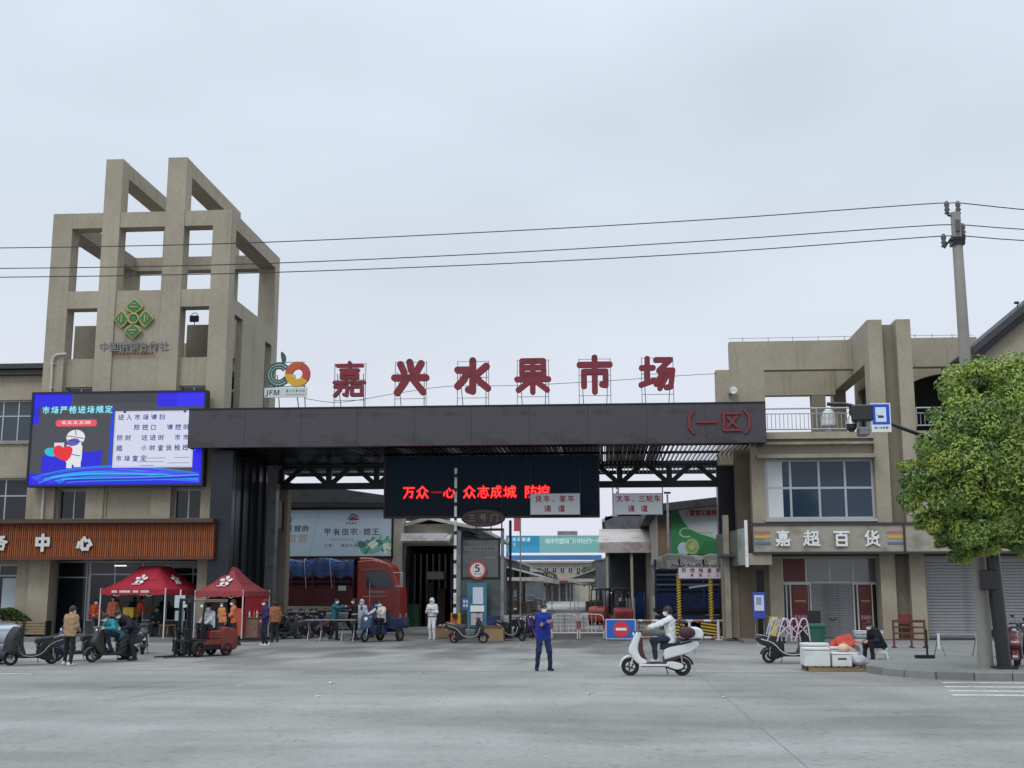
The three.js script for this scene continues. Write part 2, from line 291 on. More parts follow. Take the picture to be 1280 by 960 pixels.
// ---------------------------------------------------------------- people: one continuous body from a distance field, clothes over it
function netMesh(f, lo, hi, cell) { // surface nets
  const nx = Math.ceil((hi[0] - lo[0]) / cell) + 1, ny = Math.ceil((hi[1] - lo[1]) / cell) + 1, nz = Math.ceil((hi[2] - lo[2]) / cell) + 1;
  const val = new Float32Array(nx * ny * nz), id = (i, j, k) => i + nx * (j + ny * k);
  for (let k = 0; k < nz; k++) for (let j = 0; j < ny; j++) for (let i = 0; i < nx; i++) val[id(i, j, k)] = f(lo[0] + i * cell, lo[1] + j * cell, lo[2] + k * cell);
  const vert = new Int32Array(nx * ny * nz).fill(-1), pos = [], nor = [], idx = [];
  const C = [[0, 0, 0], [1, 0, 0], [0, 1, 0], [1, 1, 0], [0, 0, 1], [1, 0, 1], [0, 1, 1], [1, 1, 1]], E = [[0, 1], [2, 3], [4, 5], [6, 7], [0, 2], [1, 3], [4, 6], [5, 7], [0, 4], [1, 5], [2, 6], [3, 7]];
  const e = cell * 0.4;
  for (let k = 0; k + 1 < nz; k++) for (let j = 0; j + 1 < ny; j++) for (let i = 0; i + 1 < nx; i++) {
    let mask = 0; const v = [];
    for (let c = 0; c < 8; c++) { v[c] = val[id(i + C[c][0], j + C[c][1], k + C[c][2])]; if (v[c] < 0) mask |= 1 << c; }
    if (mask === 0 || mask === 255) continue;
    let sx = 0, sy = 0, sz = 0, n = 0;
    for (const [a, b] of E) if ((v[a] < 0) !== (v[b] < 0)) { const t = v[a] / (v[a] - v[b]); sx += lerp(C[a][0], C[b][0], t); sy += lerp(C[a][1], C[b][1], t); sz += lerp(C[a][2], C[b][2], t); n++; }
    const x = lo[0] + (i + sx / n) * cell, y = lo[1] + (j + sy / n) * cell, z = lo[2] + (k + sz / n) * cell;
    vert[id(i, j, k)] = pos.length / 3; pos.push(x, y, z);
    let gx = f(x + e, y, z) - f(x - e, y, z), gy = f(x, y + e, z) - f(x, y - e, z), gz = f(x, y, z + e) - f(x, y, z - e); const l = Math.hypot(gx, gy, gz) || 1;
    nor.push(gx / l, gy / l, gz / l);
  }
  const face = (a, b, c, d, flip) => { if (a < 0 || b < 0 || c < 0 || d < 0) return; flip ? idx.push(a, c, b, a, d, c) : idx.push(a, b, c, a, c, d); };
  for (let k = 1; k + 1 < nz; k++) for (let j = 1; j + 1 < ny; j++) for (let i = 1; i + 1 < nx; i++) {
    const s = val[id(i, j, k)] < 0;
    if (s !== val[id(i + 1, j, k)] < 0) face(vert[id(i, j - 1, k - 1)], vert[id(i, j, k - 1)], vert[id(i, j, k)], vert[id(i, j - 1, k)], !s);
    if (s !== val[id(i, j + 1, k)] < 0) face(vert[id(i - 1, j, k - 1)], vert[id(i - 1, j, k)], vert[id(i, j, k)], vert[id(i, j, k - 1)], !s);
    if (s !== val[id(i, j, k + 1)] < 0) face(vert[id(i - 1, j - 1, k)], vert[id(i, j - 1, k)], vert[id(i, j, k)], vert[id(i - 1, j, k)], !s);
  }
  const g = new THREE.BufferGeometry();
  g.setAttribute('position', new THREE.Float32BufferAttribute(pos, 3)); g.setAttribute('normal', new THREE.Float32BufferAttribute(nor, 3)); g.setIndex(idx);
  return g;
}
// tapered capsule a -> b; sx widens it across x
function capsule(a, b, ra, rb_, grow = 0) {
  const bax = b[0] - a[0], bay = b[1] - a[1], baz = b[2] - a[2], l2 = bax * bax + bay * bay + baz * baz || 1e-9;
  return (x, y, z) => { const t = clamp(((x - a[0]) * bax + (y - a[1]) * bay + (z - a[2]) * baz) / l2); return Math.hypot(x - a[0] - bax * t, y - a[1] - bay * t, z - a[2] - baz * t) - (ra + (rb_ - ra) * t) - grow; };
}
const smin = (a, b, k) => { const h = Math.max(k - Math.abs(a - b), 0) / k; return Math.min(a, b) - h * h * k * 0.25; };
const blend = (fs, k) => (x, y, z) => { let d = 1e3; for (const f of fs) d = smin(d, f(x, y, z), k); return d; };
const ell = (c, r) => (x, y, z) => { const a = (x - c[0]) / r[0], b = (y - c[1]) / r[1], d = (z - c[2]) / r[2]; return (Math.hypot(a, b, d) - 1) * Math.min(...r); };
const add3 = (a, b, k = 1) => [a[0] + b[0] * k, a[1] + b[1] * k, a[2] + b[2] * k], sub3 = (a, b) => add3(a, b, -1), len3 = (a) => Math.hypot(...a), unit = (a) => { const l = len3(a) || 1; return a.map((x) => x / l); }, mix3 = (a, b, t) => a.map((x, i) => lerp(x, b[i], t));
function bend(a, target, l1, l2, hint) { // two bones from a to the target, the joint towards the hint
  let d = sub3(target, a), L = len3(d); const u = unit(d);
  if (L > (l1 + l2) * 0.995) { L = (l1 + l2) * 0.995; target = add3(a, u, L); }
  const c = (l1 * l1 + L * L - l2 * l2) / (2 * L), hgt = Math.sqrt(Math.max(0, l1 * l1 - c * c));
  let h = sub3(hint, u.map((x) => x * (u[0] * hint[0] + u[1] * hint[1] + u[2] * hint[2]))); h = unit(h);
  return [add3(add3(a, u, c), h, hgt), target];
}
// canonical head, looking along +z, centre of the skull at 0
const headSDF = blend([ell([0, 0.015, -0.008], [0.076, 0.1, 0.096]), ell([0, -0.055, 0.028], [0.056, 0.06, 0.06]), capsule([0, 0.005, 0.085], [0, -0.03, 0.104], 0.009, 0.014), capsule([-0.022, -0.062, 0.084], [0.022, -0.062, 0.084], 0.007, 0.007), capsule([0, -0.06, -0.01], [0, -0.15, -0.03], 0.052, 0.05),
  capsule([-0.03, 0.022, 0.084], [0.03, 0.022, 0.084], 0.008, 0.008)], 0.03);
const earSDF = (x, y, z) => Math.min(ell([0.08, -0.005, -0.01], [0.011, 0.032, 0.02])(x, y, z), ell([-0.08, -0.005, -0.01], [0.011, 0.032, 0.02])(x, y, z));
const headGeo = netMesh((x, y, z) => { const sock = Math.min(Math.hypot(x - 0.03, y - 0.002, z - 0.098), Math.hypot(x + 0.03, y - 0.002, z - 0.098)) - 0.017; return Math.max(Math.min(headSDF(x, y, z), earSDF(x, y, z)), -sock); }, [-0.11, -0.17, -0.12], [0.11, 0.14, 0.13], 0.0085);
const over = (grow, cut) => netMesh((x, y, z) => Math.max(Math.min(headSDF(x, y, z)) - grow, cut(x, y, z)), [-0.125, -0.18, -0.14], [0.125, 0.16, 0.15], 0.0095);
const HEADWEAR = {
  short: over(0.014, (x, y, z) => Math.max(-(y - 0.02 + 0.09 * smooth(0.03, -0.06, z)) , -(y - (z - 0.05) * 1.1 - 0.045 + 0.0) * 0.6 - 0.03 + 0.0 * x)),
  long: over(0.018, (x, y, z) => Math.max(-(y + 0.15), z - 0.045 - Math.max(0, (y - 0.05) * 1.4))),
  hood: over(0.028, (x, y, z) => Math.max(-(y + 0.15), -(Math.hypot(x, (y + 0.012) * 0.8) - 0.062) - (z < 0.03 ? 1 : 0))),
  mask: over(0.007, (x, y, z) => Math.max(y + 0.018 - 0.012 * smooth(0.05, 0, Math.abs(x)), -(y + 0.105), 0.028 - z)),
  cap: mergeGeometries([over(0.02, (x, y, z) => 0.045 - y).toNonIndexed(), netMesh(ell([0, 0.05, 0.12], [0.07, 0.012, 0.075]), [-0.1, 0.02, 0.02], [0.1, 0.08, 0.22], 0.009).toNonIndexed()]),
  helmet: over(0.036, (x, y, z) => Math.max(-(y + 0.045 * smooth(0.02, -0.05, z) - 0.012), -1)),
};
// canonical hand: wrist at 0, fingers along +y, palm faces +z, thumb on +x
function handGeo(curl) {
  const fs = [ell([0, 0.05, 0], [0.038, 0.05, 0.015])], tips = [];
  for (const [i, x, l] of [[0, 0.028, 0.07], [1, 0.0095, 0.078], [2, -0.0095, 0.073], [3, -0.028, 0.058]]) {
    const a = [x, 0.088 - Math.abs(x) * 0.25, 0], a1 = curl * 0.8, a2 = curl * 2.0, b = [x * 1.08, a[1] + Math.cos(a1) * l * 0.5, Math.sin(a1) * l * 0.5], c = [x * 1.1, b[1] + Math.cos(a2) * l * 0.5, b[2] + Math.sin(a2) * l * 0.5];
    fs.push(capsule([x, 0.06, 0], a, 0.009, 0.009), capsule(a, b, 0.0088, 0.008), capsule(b, c, 0.008, 0.0068)); tips[i] = c;
  }
  const t0 = [0.026, 0.022, 0.004], t1 = [0.056, 0.052, 0.012 + curl * 0.012], t2 = [0.06 - curl * 0.02, 0.084, 0.016 + curl * 0.03];
  fs.push(capsule(t0, t1, 0.012, 0.0098), capsule(t1, t2, 0.0095, 0.0075), capsule([0, -0.03, 0], [0, 0.02, 0], 0.024, 0.024));
  return netMesh(blend(fs, 0.006), [-0.06, -0.06, -0.035], [0.09, 0.18, 0.1], 0.0062);
}
const HANDS = { relaxed: handGeo(0.35), grip: handGeo(1.0) };
const shoeGeo = netMesh((x, y, z) => Math.max(blend([capsule([0, 0.035, -0.06], [0, 0.03, 0.12], 0.042, 0.036), capsule([0, 0.05, -0.055], [0, 0.1, -0.05], 0.043, 0.045)], 0.03)(x, y, z), -y, y - 0.105), [-0.07, -0.02, -0.13], [0.07, 0.13, 0.19], 0.013);
const place = (g, p, zdir, ydir) => { // z axis along zdir, y axis near ydir
  const z = v3(zdir).normalize(), x = v3(ydir).clone().cross(z).normalize(), y = z.clone().cross(x);
  return g.clone().applyMatrix4(new THREE.Matrix4().makeBasis(x, y, z).setPosition(...p));
};
const skin = M([0.46, 0.27, 0.18], 0.6), hairBlack = M([0.012, 0.011, 0.01], 0.6), eyeMat = M([0.02, 0.015, 0.012], 0.3), maskMat = M([0.72, 0.77, 0.8], 0.8);
const clothCache = new Map();
const cloth = (c, rough = 0.9) => { const k = c.join(); if (!clothCache.has(k)) clothCache.set(k, M(c, rough, 0, { bumpMap: clothBump, bumpScale: 0.02 })); return clothCache.get(k); };
const eyesGeo = ready([ball(0.03, 0.002, 0.082, 0.011), ball(-0.03, 0.002, 0.082, 0.011)]);
for (const k in HEADWEAR) HEADWEAR[k] = ready([HEADWEAR[k]]);
/* o: label, p (ground point), turn (0 looks along +z), h, hip [x,y,z], lean (forward, rad), side (rad), look [pitch, yaw], hands [[x,y,z],[x,y,z]] right then left (x<0 is its right), feet the same, elbows/knees hints,
   top / legs / shoes / hair / mask / hat colours, sleeves, coat length */
function person(o) {
  const s = (o.h ?? 1.72) / 1.72, t = thing('person', o.label, 'person', o.p, o.turn ?? 0, o.group);
  const inner = new THREE.Group(); // joints are laid out for a height of 1.72 m and scaled about the feet
  const S = (a) => a.map((x) => x * s);
  const hip = o.hip ?? [0, 0.93, 0], lean = o.lean ?? 0.03, side = o.side ?? 0;
  const up = unit([Math.sin(side), Math.cos(lean) * Math.cos(side), Math.sin(lean)]), right = unit([-Math.cos(side), Math.sin(side), 0]), fwd = unit([0, -Math.sin(lean), Math.cos(lean)]);
  const chest = add3(hip, up, 0.40), neck = add3(hip, up, 0.53), lk = o.look ?? [0, 0];
  const hd = unit([Math.sin(lk[1]) * Math.cos(lk[0]), -Math.sin(lk[0]), Math.cos(lk[1]) * Math.cos(lk[0])]);
  const head = add3(add3(neck, up, 0.125), fwd, 0.025);
  const A = [], L = [];
  for (const i of [0, 1]) {
    const sg = i ? -1 : 1, sh = add3(add3(chest, up, 0.075), right, sg * 0.17), hp = add3(hip, right, sg * 0.085);
    const hand = o.hands?.[i] ?? add3(add3(sh, [0, -0.52, 0.03]), right, sg * 0.06), foot = o.feet?.[i] ?? [-sg * 0.1, 0, i ? 0.04 : -0.03];
    const [el, wr] = bend(sh, hand, 0.285, 0.25, o.elbows?.[i] ?? [-sg * 0.5, -0.2, -1]);
    const [kn, an] = bend(hp, add3(foot, [0, 0.085, -0.03]), 0.43, 0.43, o.knees?.[i] ?? [-sg * 0.15, 0, 1]);
    A.push({ sh, el, wr }); L.push({ hp, kn, an, foot });
  }
  const creased = (f) => (x, y, z) => f(x, y, z) + 0.0055 * (Math.sin(x * 31 + y * 19) * Math.sin(y * 27 + z * 21) + 0.7 * Math.sin(z * 41 - y * 33 + x * 13)) - 0.002;
  const build = (fs, k, cell, pts, pad, folds, hem) => { const lo = [9, 9, 9], hi = [-9, -9, -9]; for (const q of pts) for (let c = 0; c < 3; c++) { lo[c] = Math.min(lo[c], q[c] - pad); hi[c] = Math.max(hi[c], q[c] + pad); } const base = folds ? creased(blend(fs, k)) : blend(fs, k), f = hem === undefined ? base : (x, y, z) => Math.max(base(x, y, z), hem - ((x - hip[0]) * up[0] + (y - hip[1]) * up[1] + (z - hip[2]) * up[2]) - (Math.hypot(x - hip[0], z - hip[2]) > 0.26 ? 9 : 0)); return netMesh(f, lo, hi, cell).scale(s, s, s); };
  const torso = (g, low) => { const w = 0.075, lo = add3(hip, up, low); return [-1, 1].flatMap((q) => [capsule(add3(lo, right, q * w), add3(chest, right, q * w), 0.096, 0.112, g), capsule(add3(chest, right, q * w), add3(chest, right, q * 0.13), 0.1, 0.07, g)]).concat([capsule(chest, neck, 0.085, 0.055, g)]); };
  const arms = (g, to = 1) => A.flatMap(({ sh, el, wr }) => [capsule(sh, el, 0.052, 0.043, g), capsule(el, mix3(el, wr, to), 0.042, 0.03, g)]);
  const legs = (g) => L.flatMap(({ hp, kn, an }) => [capsule(hp, kn, 0.083, 0.056, g), capsule(kn, an, 0.054, 0.04, g)]);
  const all = [hip, chest, neck, ...A.flatMap((a) => Object.values(a)), ...L.flatMap((l) => [l.hp, l.kn, l.an])];
  // body: torso, limbs, head and hands in one geometry
  const handGeos = A.map(({ el, wr }, i) => { const d = unit(sub3(wr, el)), kind = o.grip ? 'grip' : 'relaxed'; let g = HANDS[kind].clone(); const palm = o.palms?.[i] ?? add3([0, -0.3, 0.2], right, (i ? 1 : -1) * 0.9); const y = v3(d), z0 = v3(palm), z = z0.sub(y.clone().multiplyScalar(z0.dot(y))).normalize(), x = y.clone().cross(z); if (i) { g.scale(-1, 1, 1); const ix = g.index.array; for (let q = 0; q < ix.length; q += 3) { const b = ix[q]; ix[q] = ix[q + 1]; ix[q + 1] = b; } } return g.applyMatrix4(new THREE.Matrix4().makeBasis(x, y, z).setPosition(...wr)).scale(s, s, s); });
  const headM = (g) => place(g, head, hd, up).scale(s, s, s);
  const skinMat = skin;
  part(t, 'body', [build([...torso(-0.012, -0.03), ...arms(-0.004), ...legs(-0.006), capsule(neck, head, 0.05, 0.05)], 0.05, 0.026, all, 0.16), headM(headGeo), ...handGeos], o.suit ? cloth(o.top) : skinMat);
  part(t, 'eyes', [headM(eyesGeo)], eyeMat);
  const coatLow = o.coat ?? -0.07;
  part(t, o.topName ?? 'jacket', [build([...torso(0.016, coatLow), ...arms(0.014, o.sleeve ?? 0.96)], 0.045, 0.022, all, 0.18, true, coatLow - 0.035)], cloth(o.top));
  part(t, o.legName ?? 'trousers', [build([capsule(add3(hip, right, 0.07), add3(hip, right, -0.07), 0.09, 0.09), ...legs(0.013)], 0.05, 0.022, all, 0.16, true)], cloth(o.legs ?? [0.014, 0.016, 0.024]));
  for (const i of [0, 1]) { const { an, foot } = L[i], f = foot; part(t, 'shoe', [place(shoeGeo, [an[0], an[1] - 0.085, an[2]], o.toes?.[i] ?? [i ? 0.2 : -0.2, 0, 1], [0, 1, 0]).scale(s, s, s)], cloth(o.shoes ?? [0.02, 0.02, 0.022], 0.6)); }
  const wear = (k, name, mat) => part(t, name, [headM(HEADWEAR[k])], mat);
  if (o.hood) wear('hood', 'hood', cloth(o.top)); else wear(o.hair ?? 'short', 'hair', hairBlack);
  if (o.cap) wear('cap', 'cap', cloth(o.cap));
  if (o.helmet) wear('helmet', 'helmet', cloth(o.helmet, 0.3));
  if (o.mask !== false) wear('mask', 'face_mask', maskMat);
  if (o.vest) part(t, 'vest', [build(torso(0.034, -0.02), 0.04, 0.024, all, 0.18, true, -0.02)], cloth(o.vest, 0.7));
  if (o.stripes) for (const h of o.stripes) part(t, 'reflective_stripe', [netMesh((x, y, z) => Math.max(blend(torso(0.036, -0.06), 0.04)(x, y, z), Math.abs((x - hip[0]) * up[0] + (y - hip[1]) * up[1] + (z - hip[2]) * up[2] - h) - 0.022), [-0.45, 0.3, -0.5], [0.45, 1.6, 0.8], 0.022).scale(s, s, s)], cloth(o.stripeColour ?? [0.6, 0.62, 0.6], 0.4));
  return t;
}
// ---------------------------------------------------------------- vehicles (local: forward +x, up +y, wheels on y = 0)
function wheel(parent, x, z, r, w, tyreMat, rimMat, spokes = 5, turn = 0, name = 'wheel') {
  const g = new THREE.LatheGeometry([[r * 0.62, -w * 0.42], [r * 0.86, -w * 0.5], [r * 0.97, -w * 0.36], [r, -w * 0.12], [r, w * 0.12], [r * 0.97, w * 0.36], [r * 0.86, w * 0.5], [r * 0.62, w * 0.42], [r * 0.62, -w * 0.42]].map((p) => new THREE.Vector2(...p)), 28).rotateX(Math.PI / 2);
  const t = part(parent, name, [g], tyreMat); t.position.set(x, r, z); t.rotation.y = turn;
  const rim = [new THREE.CylinderGeometry(r * 0.2, r * 0.2, w * 0.9, 12).rotateX(Math.PI / 2), new THREE.TorusGeometry(r * 0.61, r * 0.05, 6, 28), new THREE.TorusGeometry(r * 0.3, r * 0.03, 5, 20)];
  for (let i = 0; i < spokes; i++) { const a = i / spokes * Math.PI * 2; rim.push(bar([Math.cos(a) * r * 0.15, Math.sin(a) * r * 0.15, 0], [Math.cos(a) * r * 0.62, Math.sin(a) * r * 0.62, 0], r * 0.13, w * 0.35)); }
  part(t, 'rim', rim, rimMat);
  return t;
}
/* o: body, side (lower trim), seat material; box: top box material; mirrors, steer */
function scooter(name, label, p, turn, o, group) {
  const t = thing(name, label, o.category ?? 'scooter', p, turn, group); t.scale.setScalar(o.scale ?? 0.92); const body = o.body, trim = o.trim ?? m.blackPaint, steer = o.steer ?? 0, r = 0.215;
  wheel(t, 0.66, 0, r, 0.1, m.rubber, o.rim ?? m.steel, 5, steer); wheel(t, -0.60, 0, r, 0.12, m.rubber, o.rim ?? m.steel, 5);
  const arc = (rad, a0, a1, w, cx, cy) => { const pts = []; for (let i = 0; i <= 12; i++) { const a = lerp(a0, a1, i / 12); pts.push([cx + Math.cos(a) * rad, cy + Math.sin(a) * rad]); } for (let i = 12; i >= 0; i--) { const a = lerp(a0, a1, i / 12); pts.push([cx + Math.cos(a) * (rad - 0.025), cy + Math.sin(a) * (rad - 0.025)]); } return slab(poly(pts), w, 0.012, 6, 2); };
  part(t, 'front_fender', [arc(0.265, 0.05, 2.5, 0.15, 0.66, r), rod([0.66, r, 0.075], [0.545, 0.6, 0.05], 0.02), rod([0.66, r, -0.075], [0.545, 0.6, -0.05], 0.02)], body);
  part(t, 'front_shield', [slab(spline([[0.60, 0.50], [0.655, 0.61], [0.57, 0.81], [0.49, 0.985], [0.435, 0.97], [0.50, 0.78], [0.515, 0.6], [0.44, 0.42], [0.31, 0.335], [0.33, 0.285], [0.46, 0.33], [0.55, 0.42]]), 0.33, 0.05, 10, 3)], body);
  part(t, 'inner_panel', [slab(spline([[0.44, 0.93], [0.52, 0.76], [0.52, 0.6], [0.45, 0.4], [0.3, 0.31], [0.28, 0.36], [0.36, 0.6], [0.38, 0.88]]), 0.27, 0.02, 8, 2)], trim);
  part(t, 'footboard', [rb(0.1, 0.29, 0, 0.62, 0.07, 0.33, 0.03, 2), rb(0.1, 0.235, 0, 0.6, 0.06, 0.24, 0.02)], trim);
  part(t, 'side_skirt', [rb(0.1, 0.255, 0.168, 0.72, 0.055, 0.03, 0.014, 2), rb(0.1, 0.255, -0.168, 0.72, 0.055, 0.03, 0.014, 2)], o.skirt ?? body);
  part(t, 'rear_body', [slab(spline([[-0.2, 0.44], [-0.19, 0.57], [-0.3, 0.66], [-0.6, 0.72], [-0.9, 0.79], [-0.96, 0.74], [-0.82, 0.62], [-0.62, 0.55], [-0.42, 0.50]]), 0.30, 0.05, 10, 3)], o.rear ?? body);
  part(t, 'lower_panel', [slab(spline([[-0.17, 0.29], [-0.18, 0.46], [-0.4, 0.54], [-0.6, 0.56], [-0.62, 0.48], [-0.44, 0.4], [-0.3, 0.29]]), 0.25, 0.03, 8, 2)], trim);
  part(t, 'motor_cover', [slab(spline([[-0.2, 0.22], [-0.2, 0.34], [-0.4, 0.36], [-0.62, 0.27], [-0.6, 0.17], [-0.42, 0.15]]), 0.18, 0.03, 8, 2)], o.motor ?? m.darkSteel);
  part(t, 'rear_fender', [arc(0.27, 0.9, 2.9, 0.15, -0.60, r)], m.black);
  part(t, 'seat', [slab(spline([[-0.12, 0.66], [-0.15, 0.76], [-0.36, 0.77], [-0.5, 0.80], [-0.76, 0.83], [-0.82, 0.79], [-0.78, 0.74], [-0.4, 0.69]]), 0.29, 0.04, 10, 3)], o.seat ?? m.black);
  const hb = part(t, 'handlebar', [tube([[0.4, 1.06, -0.34], [0.46, 1.05, -0.18], [0.49, 1.0, 0], [0.46, 1.05, 0.18], [0.4, 1.06, 0.34]], 0.016, 16, 6), rb(0.48, 1.02, 0, 0.16, 0.13, 0.22, 0.05, 2), rod([0.47, 1.0, 0], [0.52, 0.78, 0], 0.035)], trim);
  for (const q of [-1, 1]) { part(hb, 'grip', [rod([0.415, 1.058, q * 0.27], [0.385, 1.062, q * 0.38], 0.022)], m.black); }
  if (o.mirrors !== false) for (const q of [-1, 1]) part(t, 'mirror', [rod([0.45, 1.06, q * 0.17], [0.43, 1.26, q * 0.27], 0.007, 5), new THREE.CylinderGeometry(0.055, 0.055, 0.02, 14).rotateZ(Math.PI / 2).scale(1, 0.75, 1.1).translate(0.43, 1.28, q * 0.28)], m.black);
  part(t, 'headlight', [ball(0.565, 0.99, 0, 0.055, 0.6, 0.8, 1.3, 12), ball(0.655, 0.6, 0.06, 0.035, 0.7, 1, 1), ball(0.655, 0.6, -0.06, 0.035, 0.7, 1, 1)], m.lampClear);
  part(t, 'tail_light', [rb(-0.945, 0.76, 0, 0.05, 0.06, 0.2, 0.02, 2)], m.lampRed);
  part(t, 'number_plate', [rb(-0.93, 0.55, 0, 0.012, 0.1, 0.2, 0.004)], m.white);
  part(t, 'grab_rail', [tube([[-0.55, 0.79, 0.14], [-0.85, 0.86, 0.13], [-0.98, 0.88, 0], [-0.85, 0.86, -0.13], [-0.55, 0.79, -0.14]], 0.014, 20, 6)], o.railMat ?? m.steel);
  part(t, 'kickstand', [rod([-0.2, 0.24, 0.12], [-0.28, 0.02, 0.22], 0.013, 6)], m.darkSteel);
  part(t, 'shock_absorber', [rod([-0.60, r, 0.11], [-0.56, 0.6, 0.12], 0.022), rod([-0.60, r, -0.11], [-0.56, 0.6, -0.12], 0.022)], m.steel);
  if (o.swing) for (const q of [-1, 1]) part(t, 'swing_arm_cover', [slab(spline([[-0.22, 0.24], [-0.26, 0.32], [-0.5, 0.30], [-0.6, 0.22], [-0.46, 0.17]]), 0.05, 0.018, 8, 2).translate(0, 0, q * 0.13)], o.swing);
  if (o.stripe) part(t, 'trim_strip', [tube([[0.55, 0.66, 0.172], [0.42, 0.34, 0.182], [0.1, 0.26, 0.186], [-0.18, 0.33, 0.186], [-0.5, 0.62, 0.16], [-0.86, 0.74, 0.15]], 0.012, 30, 5), tube([[0.55, 0.66, -0.172], [0.42, 0.34, -0.182], [0.1, 0.26, -0.186], [-0.18, 0.33, -0.186], [-0.5, 0.62, -0.16], [-0.86, 0.74, -0.15]], 0.012, 30, 5)], o.stripe);
  if (o.box) { part(t, 'top_box', [slab(spline([[-1.06, 0.93], [-1.07, 1.03], [-0.96, 1.11], [-0.76, 1.10], [-0.64, 1.02], [-0.64, 0.93]]), 0.38, 0.05, 8, 3)], o.box); part(t, 'box_base', [rb(-0.85, 0.90, 0, 0.4, 0.08, 0.34, 0.03, 2), rod([-0.85, 0.9, 0.1], [-0.7, 0.78, 0.1], 0.012), rod([-0.85, 0.9, -0.1], [-0.7, 0.78, -0.1], 0.012)], m.black); }
  return t;
}
// leg shield quilt that many riders hang on the handlebar
function apron(t, mat) { part(t, 'wind_apron', [slab(spline([[0.78, 0.42], [0.72, 0.8], [0.58, 1.05], [0.5, 1.1], [0.52, 0.9], [0.62, 0.6], [0.68, 0.38]]), 0.62, 0.04, 8, 2)], mat); }
function forklift(name, label, p, turn, o = {}, group) {
  const t = thing(name, label, 'forklift', p, turn, group), body = o.body ?? m.red;
  for (const q of [-1, 1]) { wheel(t, 0.72, q * 0.5, 0.31, 0.22, m.rubber, o.rim ?? m.redBrown, 6); wheel(t, -0.72, q * 0.46, 0.26, 0.2, m.rubber, o.rim ?? m.redBrown, 6); }
  part(t, 'chassis', [rb(0.1, 0.42, 0, 1.5, 0.36, 0.86, 0.05, 2), rb(0.55, 0.62, 0, 0.5, 0.1, 1.06, 0.03)], m.darkSteel);
  part(t, 'counterweight', [slab(spline([[-0.5, 0.34], [-1.12, 0.30], [-1.2, 0.55], [-1.14, 0.92], [-0.9, 1.02], [-0.5, 1.0]]), 1.06, 0.08, 8, 3)], body);
  part(t, 'hood', [rb(-0.3, 0.82, 0, 0.8, 0.36, 0.94, 0.07, 3)], body);
  for (const q of [-1, 1]) part(t, 'side_panel', [rb(0.1, 0.55, q * 0.5, 1.0, 0.2, 0.06, 0.02)], body);
  part(t, 'seat', [rb(-0.22, 1.06, 0, 0.46, 0.12, 0.48, 0.05, 2), rb(-0.44, 1.28, 0, 0.12, 0.44, 0.46, 0.05, 2)], m.black);
  part(t, 'steering_wheel', [new THREE.TorusGeometry(0.17, 0.016, 6, 20).rotateX(Math.PI / 2).rotateZ(-0.5).translate(0.3, 1.18, 0), rod([0.3, 1.18, 0], [0.5, 0.85, 0], 0.022)], m.black);
  for (const [x0, x1] of [[0.62, 0.42], [-0.85, -0.6]]) for (const q of [-1, 1]) part(t, 'guard_post', [bar([x0, x0 > 0 ? 0.7 : 0.95, q * 0.48], [x1, 2.12, q * 0.44], 0.06, 0.06)], m.darkSteel);
  const roof = part(t, 'overhead_guard', [rb(-0.1, 2.14, 0.46, 1.16, 0.06, 0.08, 0.02), rb(-0.1, 2.14, -0.46, 1.16, 0.06, 0.08, 0.02), rb(0.45, 2.14, 0, 0.08, 0.06, 0.9, 0.02), rb(-0.65, 2.14, 0, 0.08, 0.06, 0.9, 0.02), rb(-0.1, 2.19, 0, 1.2, 0.03, 1.02, 0.012)], o.roof ?? m.darkSteel);
  for (let i = 0; i < 5; i++) part(roof, 'guard_bar', [rb(-0.42 + i * 0.16, 2.14, 0, 0.03, 0.04, 0.86, 0.01)], m.darkSteel);
  for (const q of [-1, 1]) { part(t, 'mast_rail', [rb(0.98, 1.16, q * 0.33, 0.12, 2.2, 0.08, 0.015), rb(1.08, 1.1, q * 0.25, 0.1, 2.0, 0.06, 0.012)], m.darkSteel); part(t, 'lift_cylinder', [rod([1.0, 0.2, q * 0.18], [1.0, 1.9, q * 0.18], 0.035)], m.greySteel); }
  for (const y of [2.2, 0.9]) part(t, 'mast_crossbar', [rb(0.98, y, 0, 0.11, 0.1, 0.72, 0.02)], m.darkSteel);
  part(t, 'fork_carriage', [rb(1.18, 0.25, 0, 0.05, 0.1, 1.0, 0.012), rb(1.18, 0.62, 0, 0.05, 0.1, 1.0, 0.012), ...[-0.45, -0.25, 0.25, 0.45].map((z) => rb(1.18, 0.66, z, 0.035, 0.86, 0.04, 0.01)), rb(1.18, 1.08, 0, 0.04, 0.05, 1.0, 0.012)], m.darkSteel);
  for (const q of [-1, 1]) part(t, 'fork', [rb(1.225, 0.34, q * 0.28, 0.04, 0.6, 0.12, 0.012), bar([1.22, 0.06, q * 0.28], [2.15, 0.045, q * 0.28], 0.04, 0.12)], m.darkSteel);
  for (const q of [-1, 1]) part(t, 'work_lamp', [rb(0.62, 1.95, q * 0.48, 0.08, 0.11, 0.11, 0.03, 2)], m.lampClear);
  return t;
}
